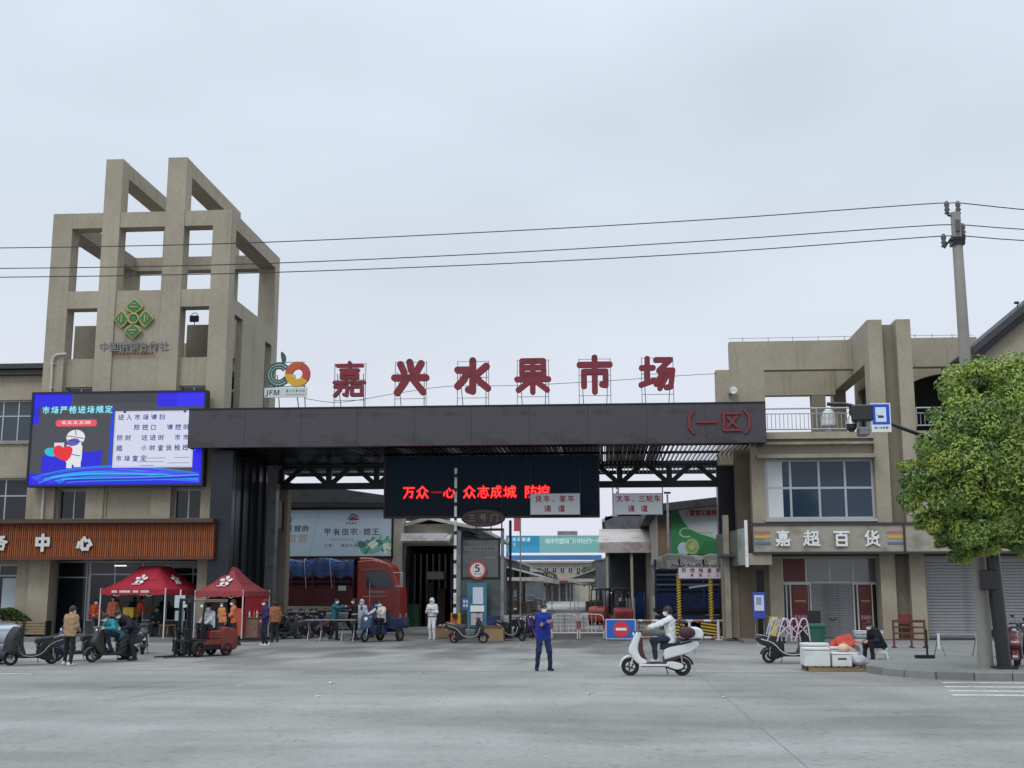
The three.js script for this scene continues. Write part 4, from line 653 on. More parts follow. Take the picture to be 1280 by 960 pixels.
// ---------------------------------------------------------------- the gate canopy
const GATE = { z0: -48.5, z1: -61.4, x0: -17.55, x1: 6.55, y0: 8.0, y1: 9.62 };
{
  const { z0, z1, x0, x1, y0, y1 } = GATE, t = thing('gate_canopy', 'wide dark brown gate canopy with a louvred soffit across the entrance', 'gate');
  const n = 10, w = (x1 - x0) / n;
  for (let i = 0; i < n; i++) part(t, 'fascia_panel', [rb(x0 + w * (i + 0.5), (y0 + y1) / 2, z0 - 0.03, w - 0.006, y1 - y0, 0.06, 0.008)], m.cladding);
  part(t, 'fascia_frame', [bx(x0 + 0.02, x1 - 0.02, y0 + 0.03, y1 - 0.03, z0 - 0.065, z0 - 0.66)], m.claddingDeep);
  part(t, 'coping', [bx(x0 - 0.03, x1 + 0.03, y1 + 0.002, y1 + 0.06, z0 + 0.03, z0 - 0.7)], m.darkSteel);
  for (const x of [x0 - 0.03, x1 + 0.03 - 0.06]) part(t, 'end_panel', [bx(x, x + 0.06, y0, y1, z0 - 0.02, z0 - 0.66)], m.cladding);
  const xa = -16.35, xb = 6.35, N = 118, blade = ready([bx(-0.022, 0.022, 0, 0.13, z0 - 0.7, z1 + 0.1)]);
  for (let i = 0; i <= N; i++) { const b = part(t, 'louvre_blade', blade, m.louvre); b.position.set(lerp(xa, xb, i / N), y0 + 0.02, 0); }
  for (const z of [-50.6, -53.6, -57.6, -60.0]) part(t, 'joist', [bx(xa, xb, y0 + 0.16, y0 + 0.28, z - 0.05, z + 0.05)], m.darkSteel);
  for (let x = xa; x < 2.6; x += 2.05) part(t, 'roof_sheet', [bx(x, Math.min(x + 1.93, 2.6), y0 + 0.5, y0 + 0.56, z0 - 0.72, z1)], m.darkSteel);
  for (const x of [xa - 0.1, xb + 0.1]) part(t, 'edge_beam', [bx(x - 0.1, x + 0.1, y0, y1 - 0.1, z0 - 0.67, z1)], m.claddingDeep);
  part(t, 'rear_beam', [bx(xa, xb, y0, y0 + 0.2, z1, z1 + 0.12)], m.darkSteel);
  // lattice truss across the lane
  const zt = -56, yb = Y(608, zt, 400), cx = (p) => X(p, 600, zt), xl = cx(352), xr = cx(899), bays = 9, bw = (xr - xl) / bays;
  part(t, 'truss_chord', [bx(xl, xr, yb - 0.15, yb + 0.15, zt - 0.14, zt + 0.14)], m.darkSteel);
  part(t, 'truss_chord', [bx(xl, xr, y0 - 0.16, y0 - 0.01, zt - 0.12, zt + 0.12)], m.darkSteel);
  for (let i = 0; i <= bays; i++) part(t, 'truss_post', [bx(xl + i * bw - 0.13, xl + i * bw + 0.13, yb + 0.15, y0 - 0.16, zt - 0.11, zt + 0.11)], m.darkSteel);
  for (let i = 0; i < bays; i++) for (const q of [0, 1]) part(t, 'truss_diagonal', [bar([xl + (i + q) * bw + (q ? -0.1 : 0.1), yb + 0.1, zt], [xl + (i + 0.5) * bw + (q ? 0.16 : -0.16), y0 - 0.1, zt], 0.22, 0.16)], m.darkSteel);
  // columns
  const colm = (p0, p1, z, d, top, mat, py = 640) => part(t, 'column', [rb((X(p0, py, z) + X(p1, py, z)) / 2, top / 2, z - d / 2, Math.abs(X(p1, py, z) - X(p0, py, z)), top, d, 0.02)], mat);
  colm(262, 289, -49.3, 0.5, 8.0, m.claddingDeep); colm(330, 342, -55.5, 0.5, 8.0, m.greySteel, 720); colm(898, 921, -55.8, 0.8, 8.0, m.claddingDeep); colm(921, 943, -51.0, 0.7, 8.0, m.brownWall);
  const pier = thing('gate_pier', 'beige gate pier with a white strip lamp left of the red truck', 'pier');
  const pz = -57.4, pa = X(342.5, 690, pz), pb = X(357.5, 690, pz);
  part(pier, 'shaft', [bx(pa, pb, 0, Y(602, pz, 350), pz, pz - 0.7)], m.plaster); part(pier, 'strip_lamp', [bx(X(348.5, 650, pz), X(351.5, 650, pz), Y(660, pz, 350), Y(626, pz, 350), pz + 0.003, pz + 0.08)], m.white); part(pier, 'groove', [bx(X(353, 650, pz), X(354.8, 650, pz), Y(665, pz, 350), Y(626, pz, 350), pz + 0.002, pz + 0.01)], m.darkSteel);
}
// raised characters (一区) on the fascia
{
  const z = GATE.z0, t = thing('zone_sign', 'dark red characters in brackets on the right end of the canopy', 'sign', [0, 0, z]);
  const redLine = M([0.17, 0.022, 0.03], 0.5), px = [[860, 12], [884, 34], [914, 34], [938, 12]];
  [...'（一区）'].forEach((ch, i) => { const s = ch === '一' ? 0.92 : ch === '区' ? 0.86 : 0.95, c = part(t, 'character', solid(ch, s, 0.10, 0.08), redLine); c.position.set(X(px[i][0] + (i === 0 ? 1 : i === 3 ? -1 : 0), 528, z), Y(527.5, z, 895), 0.09); part(c, 'character_edge', solid(ch, s, 0.13, 0.05).map((g) => g.translate(0, 0, -0.03)), M([0.07, 0.02, 0.022], 0.5)); });
}
// roof characters on their steel frames
{
  const z = -48.95, y0 = GATE.y1 + 0.06, info = [['嘉', 437], ['兴', 513], ['水', 591], ['果', 666], ['市', 743.5], ['场', 822]], tops = [452, 450, 449, 447.5, 446, 444.5];
  const seg = M([0.20, 0.014, 0.028], 0.5, 0, { map: dirtMap }), says = ['with dense stacked strokes, leftmost on the canopy', 'with three short strokes over a bar, second from left', 'with splayed strokes, third from the left', 'with a windowed top, fourth from the left', 'with a flat roof stroke, fifth from the left', 'with a slanting right half, rightmost on the canopy'];
  info.forEach(([ch, p], i) => {
    const yt = Y(tops[i], z, p), yb = Y(tops[i] + 45, z, p), s = yt - yb, cx = X(p, 475, z);
    const t = thing('roof_character', `red roof character ${says[i]}`, 'sign letter', [cx, 0, z], 0, 'red characters on the gate roof');
    const c = part(t, 'character', solid(ch, s * 0.98, s * (ch === '嘉' ? 0.1 : ch === '果' || ch === '场' ? 0.15 : ch === '市' ? 0.165 : 0.19), 0.16), seg); c.position.set(0, (yt + yb) / 2, 0.1);
    const w = s * 0.43;
    for (const q of [-1, 1]) { part(t, 'post', [rod([q * w, y0, -0.1], [q * w, yt - 0.05, -0.1], 0.016, 6)], m.greySteel); part(t, 'brace', [rod([q * (w - 0.18), y0, -0.75], [q * (w - 0.1), yt - 0.5, -0.12], 0.018, 6)], m.greySteel); }
    for (const y of [yt - 0.08, (yt + yb) / 2, yb - 0.1]) part(t, 'rail', [rod([-w, y, -0.1], [w, y, -0.1], 0.013, 6)], m.greySteel);
    part(t, 'base_rail', [bx(-w - 0.1, w + 0.1, y0 - 0.002, y0 + 0.04, -0.2, 0)], m.darkSteel);
  });
  // fruit logo
  const cx = X(359, 475, z), t = thing('logo_sign', 'looped green, red and yellow fruit logo at the left end of the canopy roof', 'sign', [cx, 0, z]);
  const r = 0.5, yc = Y(468.5, z, 359), gx = X(349, 470, z) - cx, rx = X(373, 470, z) - cx, gm = M([0.025, 0.10, 0.085], 0.5), pale = M([0.45, 0.52, 0.48], 0.5), rd = M([0.42, 0.055, 0.04], 0.5), or = M([0.46, 0.09, 0.03], 0.5), yl = M([0.62, 0.36, 0.02], 0.5);
  for (const [rad, mat] of [[0.5, gm], [0.43, pale], [0.38, gm], [0.32, pale], [0.27, gm]]) part(t, 'green_loop', [new THREE.TorusGeometry(rad, mat === gm ? 0.045 : 0.02, 6, 40, Math.PI * 1.62).rotateZ(Math.PI * 0.2).translate(gx, yc, mat === gm ? 0.1 : 0.11), ...(mat === gm ? [rod([gx + rad * 0.72, yc - rad * 0.85 + 0.02, 0.1], [rx - 0.5 + (0.5 - rad) * 0.6, yc + 0.28 - (0.5 - rad), 0.1], 0.045, 6)] : [])], mat);
  const ringSeg = (a0, a1, mat, name) => { const s = new THREE.Shape(); s.absarc(0, 0, 0.53, a0, a1, false); s.absarc(0, 0, 0.22, a1, a0, true); part(t, name, [new THREE.ExtrudeGeometry(s, { depth: 0.12, bevelEnabled: true, bevelSize: 0.01, bevelThickness: 0.01, bevelSegments: 1, curveSegments: 16 }).translate(rx, yc, 0.04)], mat); };
  ringSeg(0.4 * Math.PI, 1.0 * Math.PI, or, 'orange_segment'); ringSeg(-0.2 * Math.PI, 0.4 * Math.PI, rd, 'red_segment'); ringSeg(-1.0 * Math.PI, -0.2 * Math.PI, yl, 'yellow_segment');
  part(t, 'leaf', [slab(spline([[0, 0], [0.11, 0.2], [0.06, 0.44], [-0.1, 0.55], [-0.08, 0.25]]), 0.06, 0.01).translate(X(355, 452, z) - cx, yc + 0.42, 0.1)], M([0.05, 0.07, 0.07], 0.5));
  const bw = X(385, 490, z) - X(332, 490, z), by = Y(491.5, z, 358);
  const bt = canvasTex(512, 112, (c, w, h) => { c.fillStyle = '#c3c8c8'; c.fillRect(0, 0, w, h); c.fillStyle = '#26302f'; c.font = 'bold 84px sans-serif'; c.setTransform(1.1, 0, -0.15, 1, 20, 0); c.fillText('JFM', 10, 86); c.setTransform(1, 0, 0, 1, 0, 0); write(c, '嘉兴水果市场', 258, 22, 34, 39, 3, '#37403f'); for (let i = 0; i < 20; i++) { c.fillStyle = '#5b6463'; c.fillRect(260 + i * 11.5, 76, 7, 12); } });
  part(t, 'name_board', [board(bw, 0.42, 0.05).translate((X(358.5, 490, z) - cx), by, 0.16)], M('#ffffff', 0.6, 0, { map: bt }));
  for (const q of [-0.85, -0.5, 0.35, 0.8]) part(t, 'post', [rod([q, y0, -0.1 - (Math.abs(q) < 0.6 ? 0.7 : 0)], [q * 0.9, yc, -0.02], 0.022, 6)], m.greySteel);
  part(t, 'rail', [rod([-0.85, by + 0.3, -0.05], [0.8, by + 0.3, -0.05], 0.018, 6), rod([-0.8, yc + 0.55, -0.02], [0.75, yc + 0.55, -0.02], 0.018, 6)], m.greySteel);
}
// ---------------------------------------------------------------- right building: shop, terrace and framed pillars
{
  const zf = -50, t = thing('shop_building', 'beige two-storey shop building with a roof terrace, right of the gate', 'building'), h = (py, px = 1030) => Y(py, zf, px), xx = (px, py = 600) => X(px, py, zf);
  const P1 = [xx(1094), xx(1112.5)], P2 = [xx(1130.5), xx(1149)], xl = xx(954), xe = 24, pillarTop = 13.36;
  // pillars and the recessed strip between them
  for (const p of [P1, P2]) { part(t, 'pillar', [bx(p[0], p[1], 0.12, pillarTop, zf + 0.05, zf - 0.9)], m.plaster); part(t, 'frame_beam', [bx(p[0] + 0.003, p[1] - 0.003, pillarTop - 1.75, pillarTop - 0.006, zf - 0.9, zf - 8)], m.plaster); part(t, 'pillar', [bx(p[0], p[1], 7.5, pillarTop - 0.01, zf - 8, zf - 8.8)], m.plaster); }
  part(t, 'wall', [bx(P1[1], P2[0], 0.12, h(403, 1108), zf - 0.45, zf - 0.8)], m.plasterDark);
  // lower storeys
  const y535 = h(540), y575 = h(573), y650 = h(652), sl = h(549);
  part(t, 'wall', [wall(xx(940), P1[0], 3.4, y535, zf - 0.12, 0.35, [[xx(957), xx(1093), y650 + 0.12, y575 - 0.02]])], m.plaster);
  part(t, 'wall', [wall(P2[1], xe, 3.4, y535, zf - 0.12, 0.35, [[P2[1] + 0.25, P2[1] + 4.2, y650 + 0.12, y575 - 0.02], [P2[1] + 5, P2[1] + 9, y650 + 0.12, y575 - 0.02]])], m.plaster);
  for (const [a, b] of [[xx(953), P1[0]], [P2[1], xe]]) { part(t, 'cornice', [bx(a, b, h(556), h(553), zf + 0.28, zf - 0.12)], m.trim); part(t, 'cornice', [bx(a, b, y575 - 0.02, y575 + 0.14, zf + 0.5, zf - 0.12)], m.trim); part(t, 'parapet', [bx(a, b, sl + 0.02, y535, zf + 0.12, zf - 0.1)], m.plaster); }
  part(t, 'window_hood', [bx(xx(946), xx(953) - 0.005, y575 - 0.02, y575 + 0.14, zf + 0.5, zf - 0.2)], m.trim);
  windowIn(t, xx(957), xx(1093), y650 + 0.12, y575 - 0.02, zf - 0.2, [0.235, 0.5, 0.74], [0.52], { t: 0.09, glass: glassBlue, label: 'wide steel window with eight panes' });
  part(t, 'curtain', [bx(xx(957) + 0.1, xx(957) + 0.72, y650 + 0.2, y575 - 0.1, zf - 0.203, zf - 0.215)], m.curtain);
  windowIn(t, P2[1] + 0.25, P2[1] + 4.2, y650 + 0.12, y575 - 0.02, zf - 0.2, [0.3, 0.6], [0.52], { t: 0.09, glass: glassDark }); windowIn(t, P2[1] + 5, P2[1] + 9, y650 + 0.12, y575 - 0.02, zf - 0.2, [0.3, 0.6], [0.52], { t: 0.09, glass: glassDark });
  part(t, 'window_sill', [bx(xx(955), P1[0], y650, y650 + 0.11, zf + 0.12, zf - 0.2)], m.frame);
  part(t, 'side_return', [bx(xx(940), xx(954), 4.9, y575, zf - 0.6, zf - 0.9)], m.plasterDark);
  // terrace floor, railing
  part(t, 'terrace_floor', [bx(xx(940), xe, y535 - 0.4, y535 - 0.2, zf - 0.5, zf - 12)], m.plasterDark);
  const rail = (a, b, yb, yt, z, name) => { const r = part(t, name, [rod([a, yt, z], [b, yt, z], 0.035, 8), rod([a, yb, z], [b, yb, z], 0.028, 8), rod([a, yt - 0.22, z], [b, yt - 0.22, z], 0.022, 6)], m.steel), n = Math.round((b - a) / 0.17), g = ready([rod([0, yb, z], [0, yt - 0.22, z], 0.014, 6)]); for (let i = 0; i <= n; i++) { const q = part(r, 'baluster', g, m.steel); q.position.x = lerp(a, b, i / n); } const np = Math.max(2, Math.round((b - a) / 1.9)); for (let i = 0; i <= np; i++) part(r, 'rail_post', [rod([lerp(a, b, i / np), yb - 0.05, z], [lerp(a, b, i / np), yt, z], 0.035, 8)], m.steel); };
  rail(xx(957), P1[0] - 0.05, h(536), h(510), zf - 0.05, 'railing'); rail(P2[1] + 0.05, xe, h(531, 1200), h(509, 1200), zf - 0.05, 'railing');
  // framed pergola behind the railing
  const zA = -53.2, hA = (py, px = 990) => Y(py, zA, px), xA = (px, py = 450) => X(px, py, zA);
  part(t, 'pergola_beam', [bx(xA(912), P1[0] - 0.004, hA(462), hA(426), zA, zA - 0.5)], m.plaster);
  part(t, 'pergola_column', [bx(xA(912), xA(954.5), 7.6, hA(462), zA + 0.004, zA - 0.5)], m.plaster); part(t, 'pergola_column', [bx(xA(895, 480), xA(912) - 0.003, 7.6, hA(462.5, 900), zA + 0.01, zA - 0.6)], m.plaster);
  const zB = -57.4; part(t, 'pergola_beam', [bx(X(940, 480, zB), P1[0] - 0.004, Y(494, zB, 990), Y(460, zB, 990), zB, zB - 0.5)], m.plaster);
  part(t, 'pergola_column', [bx(X(1014, 480, zB), X(1031, 480, zB), 7.5, Y(494.5, zB, 990), zB + 0.01, zB - 0.6)], m.plasterDark);
  const zC = -52.2, hC = (py) => Y(py, zC, 1170), xC = (p) => X(p, 470, zC);
  part(t, 'pergola_beam', [bx(P2[1] + 0.004, xC(1224), hC(458), hC(422), zC, zC - 0.5)], m.plaster);
  // arched opening of the storey behind
  { const a = P2[1] - 0.2, b = xe, zz = -54.5, s = poly([[a, y535], [b, y535], [b, Y(457, zz, 1180)], [a, Y(457, zz, 1180)]]), hole = new THREE.Path(), ax = X(1138, 490, zz), bxx = X(1262, 490, zz), y0 = y535 + 0.1, ya = Y(480, zz, 1140), yt = Y(465, zz, 1200); hole.moveTo(ax, y0); hole.lineTo(ax, ya); hole.quadraticCurveTo(lerp(ax, bxx, 0.16), yt - 0.05, (ax + bxx) / 2, yt); hole.quadraticCurveTo(lerp(ax, bxx, 0.84), yt - 0.05, bxx, ya); hole.lineTo(bxx, y0); s.holes.push(hole);
    const slot = (p) => new THREE.Path([[X(p, 465, zz), Y(465.5, zz, 1180) + 0.25], [X(p + 12, 465, zz), Y(465.5, zz, 1180) + 0.25], [X(p + 12, 465, zz), Y(465.5, zz, 1180) + 0.05], [X(p, 465, zz), Y(465.5, zz, 1180) + 0.05]].map((q) => new THREE.Vector2(...q)));
    part(t, 'arched_wall', [new THREE.ExtrudeGeometry(s, { depth: 0.35, bevelEnabled: false, curveSegments: 10 }).translate(0, 0, zz - 0.35)], m.plaster);
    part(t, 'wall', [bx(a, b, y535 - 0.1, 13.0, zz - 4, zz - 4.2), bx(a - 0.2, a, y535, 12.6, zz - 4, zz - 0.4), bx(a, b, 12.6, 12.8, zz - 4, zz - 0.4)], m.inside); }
  // roof edge wires
  const wr = part(t, 'roof_rail', [rod([xA(912), hA(421), zA - 0.2], [P1[0], hA(420.5), zA - 0.2], 0.012, 5), ...[930, 962, 993, 1025, 1058].map((p) => rod([xA(p), hA(428), zA - 0.2], [xA(p), hA(419.5), zA - 0.2], 0.013, 5)), rod([P2[1], hC(417.5), zC - 0.2], [xC(1222), hC(418.5), zC - 0.2], 0.012, 5), ...[1148, 1170, 1195].map((p) => rod([xC(p), hC(423), zC - 0.2], [xC(p), hC(416), zC - 0.2], 0.013, 5))], m.greySteel);
  // ground floor
  const gz = -50.9, gx = (p) => X(p, 750, gz), gy = (py) => Y(py, gz, 1040);
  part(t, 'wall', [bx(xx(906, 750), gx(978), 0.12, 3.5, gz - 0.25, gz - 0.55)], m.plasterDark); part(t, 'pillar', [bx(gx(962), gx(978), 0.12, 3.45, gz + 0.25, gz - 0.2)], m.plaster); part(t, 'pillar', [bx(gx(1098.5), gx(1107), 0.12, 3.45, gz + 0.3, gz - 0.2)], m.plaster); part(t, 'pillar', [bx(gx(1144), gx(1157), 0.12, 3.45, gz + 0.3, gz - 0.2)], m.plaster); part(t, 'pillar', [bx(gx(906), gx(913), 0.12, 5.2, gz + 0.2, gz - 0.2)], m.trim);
  part(t, 'wall', [bx(gx(1107), gx(1144), 0.12, 3.45, gz - 0.9, gz - 1.1)], m.interiorWall); part(t, 'side_door', [bx(gx(940), gx(956), 0.12, 2.9, gz - 0.24, gz - 0.2)], m.claddingDeep);
  part(t, 'ceiling', [bx(xx(906, 750), xe, 3.45, 3.55, gz + 0.8, gz - 1.2)], m.inside);
  // shop front: top lights, two red posters, closed grey shutter
  const sf = gz - 0.12, fy = (py) => Y(py, sf, 1040), fx = (p) => X(p, 740, sf), frameM = M([0.55, 0.55, 0.54], 0.45, 0.1);
  const rd = M([0.12, 0.02, 0.028], 0.35), rg = P([0.13, 0.14, 0.145], 0.15, 0, { clearcoat: 1 });
  windowIn(t, fx(978), fx(1098), fy(729), 3.45, sf, [0.255, 0.5, 0.745], [], { glass: rg, frame: frameM, panes: { '0-0': rd } });
  windowIn(t, fx(978), fx(1014), 0.14, fy(729), sf, [0.14, 0.28, 0.88], [], { glass: glassDark, frame: frameM, panes: { '2-0': rd }, name: 'shop_window' });
  windowIn(t, fx(1066), fx(1098), 0.14, fy(729), sf, [0.18, 0.74], [], { glass: glassDark, frame: frameM, panes: { '1-0': rd }, name: 'shop_window' });
  const sh = part(t, 'roller_shutter', [bx(fx(1014), fx(1066), 0.14, fy(730), sf - 0.1, sf - 0.08)], m.greySteel), ns = 22, gs = ready([rb(0, 0, 0, fx(1066) - fx(1014) - 0.02, (fy(730) - 0.14) / ns - 0.012, 0.03, 0.012, 2)]);
  for (let i = 0; i < ns; i++) { const q = part(sh, 'shutter_slat', gs, m.greySteel); q.position.set((fx(1014) + fx(1066)) / 2, 0.14 + (i + 0.5) * (fy(730) - 0.14) / ns, sf - 0.07); }
  part(sh, 'shutter_handle', [tube([[fx(1035), 0.95, sf - 0.04], [fx(1037), 0.88, sf], [fx(1042), 0.88, sf], [fx(1044), 0.95, sf - 0.04]], 0.014)], m.darkSteel);
  const post = canvasTex(128, 320, (c, w, h) => { c.fillStyle = '#5e2029'; c.fillRect(0, 0, w, h); c.fillStyle = '#6d3026'; c.fillRect(8, 12, w - 16, 110); c.fillStyle = '#b9894a'; c.fillRect(20, 96, w - 40, 10); write(c, '百货超市', 10, 190, 26, 28, 3, '#c99aa0'); for (let i = 0; i < 5; i++) { c.fillStyle = '#a45a62'; c.fillRect(20, 240 + i * 14, w - 40 - i * 8, 4); } });
  const pm = M('#ffffff', 0.4, 0, { map: post });
  for (const [a, b] of [[990, 1010], [1073.5, 1089]]) part(t, 'window_poster', [board(fx(b) - fx(a), fy(731) - 0.2, 0.006).translate((fx(a) + fx(b)) / 2, (fy(731) + 0.2) / 2, sf - 0.005)], pm);
  // right bay: ribbed roller shutters
  const zs = gz - 0.05, y7 = Y(703, zs, 1220), a0 = X(1158, 750, zs);
  for (const [a, b] of [[a0, a0 + 5.2], [a0 + 5.5, a0 + 11]]) {
    const n = 24, s = part(t, 'roller_shutter', [bx(a, b, 0.16, y7, zs - 0.1, zs - 0.07), bx(a - 0.08, a, 0.16, y7, zs - 0.1, zs + 0.05), bx(b, b + 0.08, 0.16, y7, zs - 0.1, zs + 0.05), bx(a - 0.08, b + 0.08, y7, y7 + 0.28, zs - 0.1, zs + 0.12)], m.shutter), g = ready([rb(0, 0, 0, b - a - 0.02, (y7 - 0.2) / n - 0.02, 0.05, 0.02, 2)]);
    for (let i = 0; i < n; i++) { const q = part(s, 'shutter_slat', g, m.shutter); q.position.set((a + b) / 2, 0.2 + (i + 0.5) * (y7 - 0.2) / n, zs - 0.05); }
  }
  part(t, 'wall', [bx(a0 - 0.1, xe, y7 + 0.28, 3.45, zs, zs - 0.3)], m.inside);
  // speaker and lamp on the roof edge
  const fl = thing('floodlight', 'pale floodlight on the wall corner above the right end of the canopy', 'floodlight', [X(917, 490, zA + 0.2), Y(490, zA, 917), zA + 0.15]);
  part(fl, 'lamp_housing', [rod([0, 0, 0], [-0.02, 0.02, 0.24], 0.13, 14, 0.17)], m.white); part(fl, 'bracket', [rod([0, 0, 0], [-0.2, -0.2, -0.1], 0.03), ball(-0.17, -0.1, 0.02, 0.08)], m.greySteel);
  const bn = thing('hooded_bin', 'white rounded ventilator hood behind the terrace railing', 'ventilator', [X(1036, 530, zf - 1.4), y535 - 0.2, zf - 1.4]);
  bn.scale.set(0.85, 0.62, 0.85); bn.position.y += 0.5; part(bn, 'hood', [new THREE.LatheGeometry([[0.0, 1.45], [0.12, 1.42], [0.28, 1.2], [0.36, 0.85], [0.37, 0.3], [0.3, 0.2]].map((p) => new THREE.Vector2(...p)), 24)], m.white); part(bn, 'stand', [new THREE.CylinderGeometry(0.26, 0.3, 1.0, 20).translate(0, -0.28, 0)], m.greySteel);
}
// gable building at the right edge
{
  const z = -49.4, t = thing('gable_building', 'beige building with a dark sloping roof edge at the right edge', 'building'), a = at(1222, 430, z), b = at(1280, 383, z), k = (b.y - a.y) / (b.x - a.x), xe = a.x + 9, peak = a.y + k * (xe - a.x);
  part(t, 'wall', [slab(poly([[a.x, 8.6], [xe, 8.6], [xe, peak - 0.5], [a.x, a.y - 0.5]]), 0.3, 0).translate(0, 0, z - 0.15)], m.plaster);
  part(t, 'wall', [bx(a.x, a.x + 0.3, 8.6, a.y - 0.5, z - 0.3, z - 4)], m.plaster);
  for (const [d, o, w] of [[0.32, 0.0, 0.35], [0.22, 0.30, 0.2], [0.2, 0.5, 0.1]]) part(t, 'roof_edge', [slab(poly([[a.x - 0.35, a.y - 0.2 - o - d], [xe, peak + k * 0.35 - o - d], [xe, peak + k * 0.35 - o], [a.x - 0.35, a.y - 0.2 - o]]), 0.6 + w, 0).translate(0, 0, z + w / 2)], m.roofDark);
  part(t, 'roof', [slab(poly([[a.x - 0.35, a.y - 0.25], [xe, peak + k * 0.35 - 0.05], [xe, peak + k * 0.35 - 0.2], [a.x - 0.35, a.y - 0.4]]), 4, 0).translate(0, 0, z - 2.2)], m.roofDark);
  const lp = thing('roof_lamp', 'small dark lamp on the ridge of the right-hand gable roof', 'lamp', [X(1272, 384, z), Y(386, z, 1272), z]);
  part(lp, 'stem', [rod([0, -0.1, 0], [0, 0.22, 0], 0.02)], m.darkSteel); part(lp, 'head', [rb(-0.03, 0.26, 0, 0.2, 0.1, 0.12, 0.03)], m.darkSteel);
}
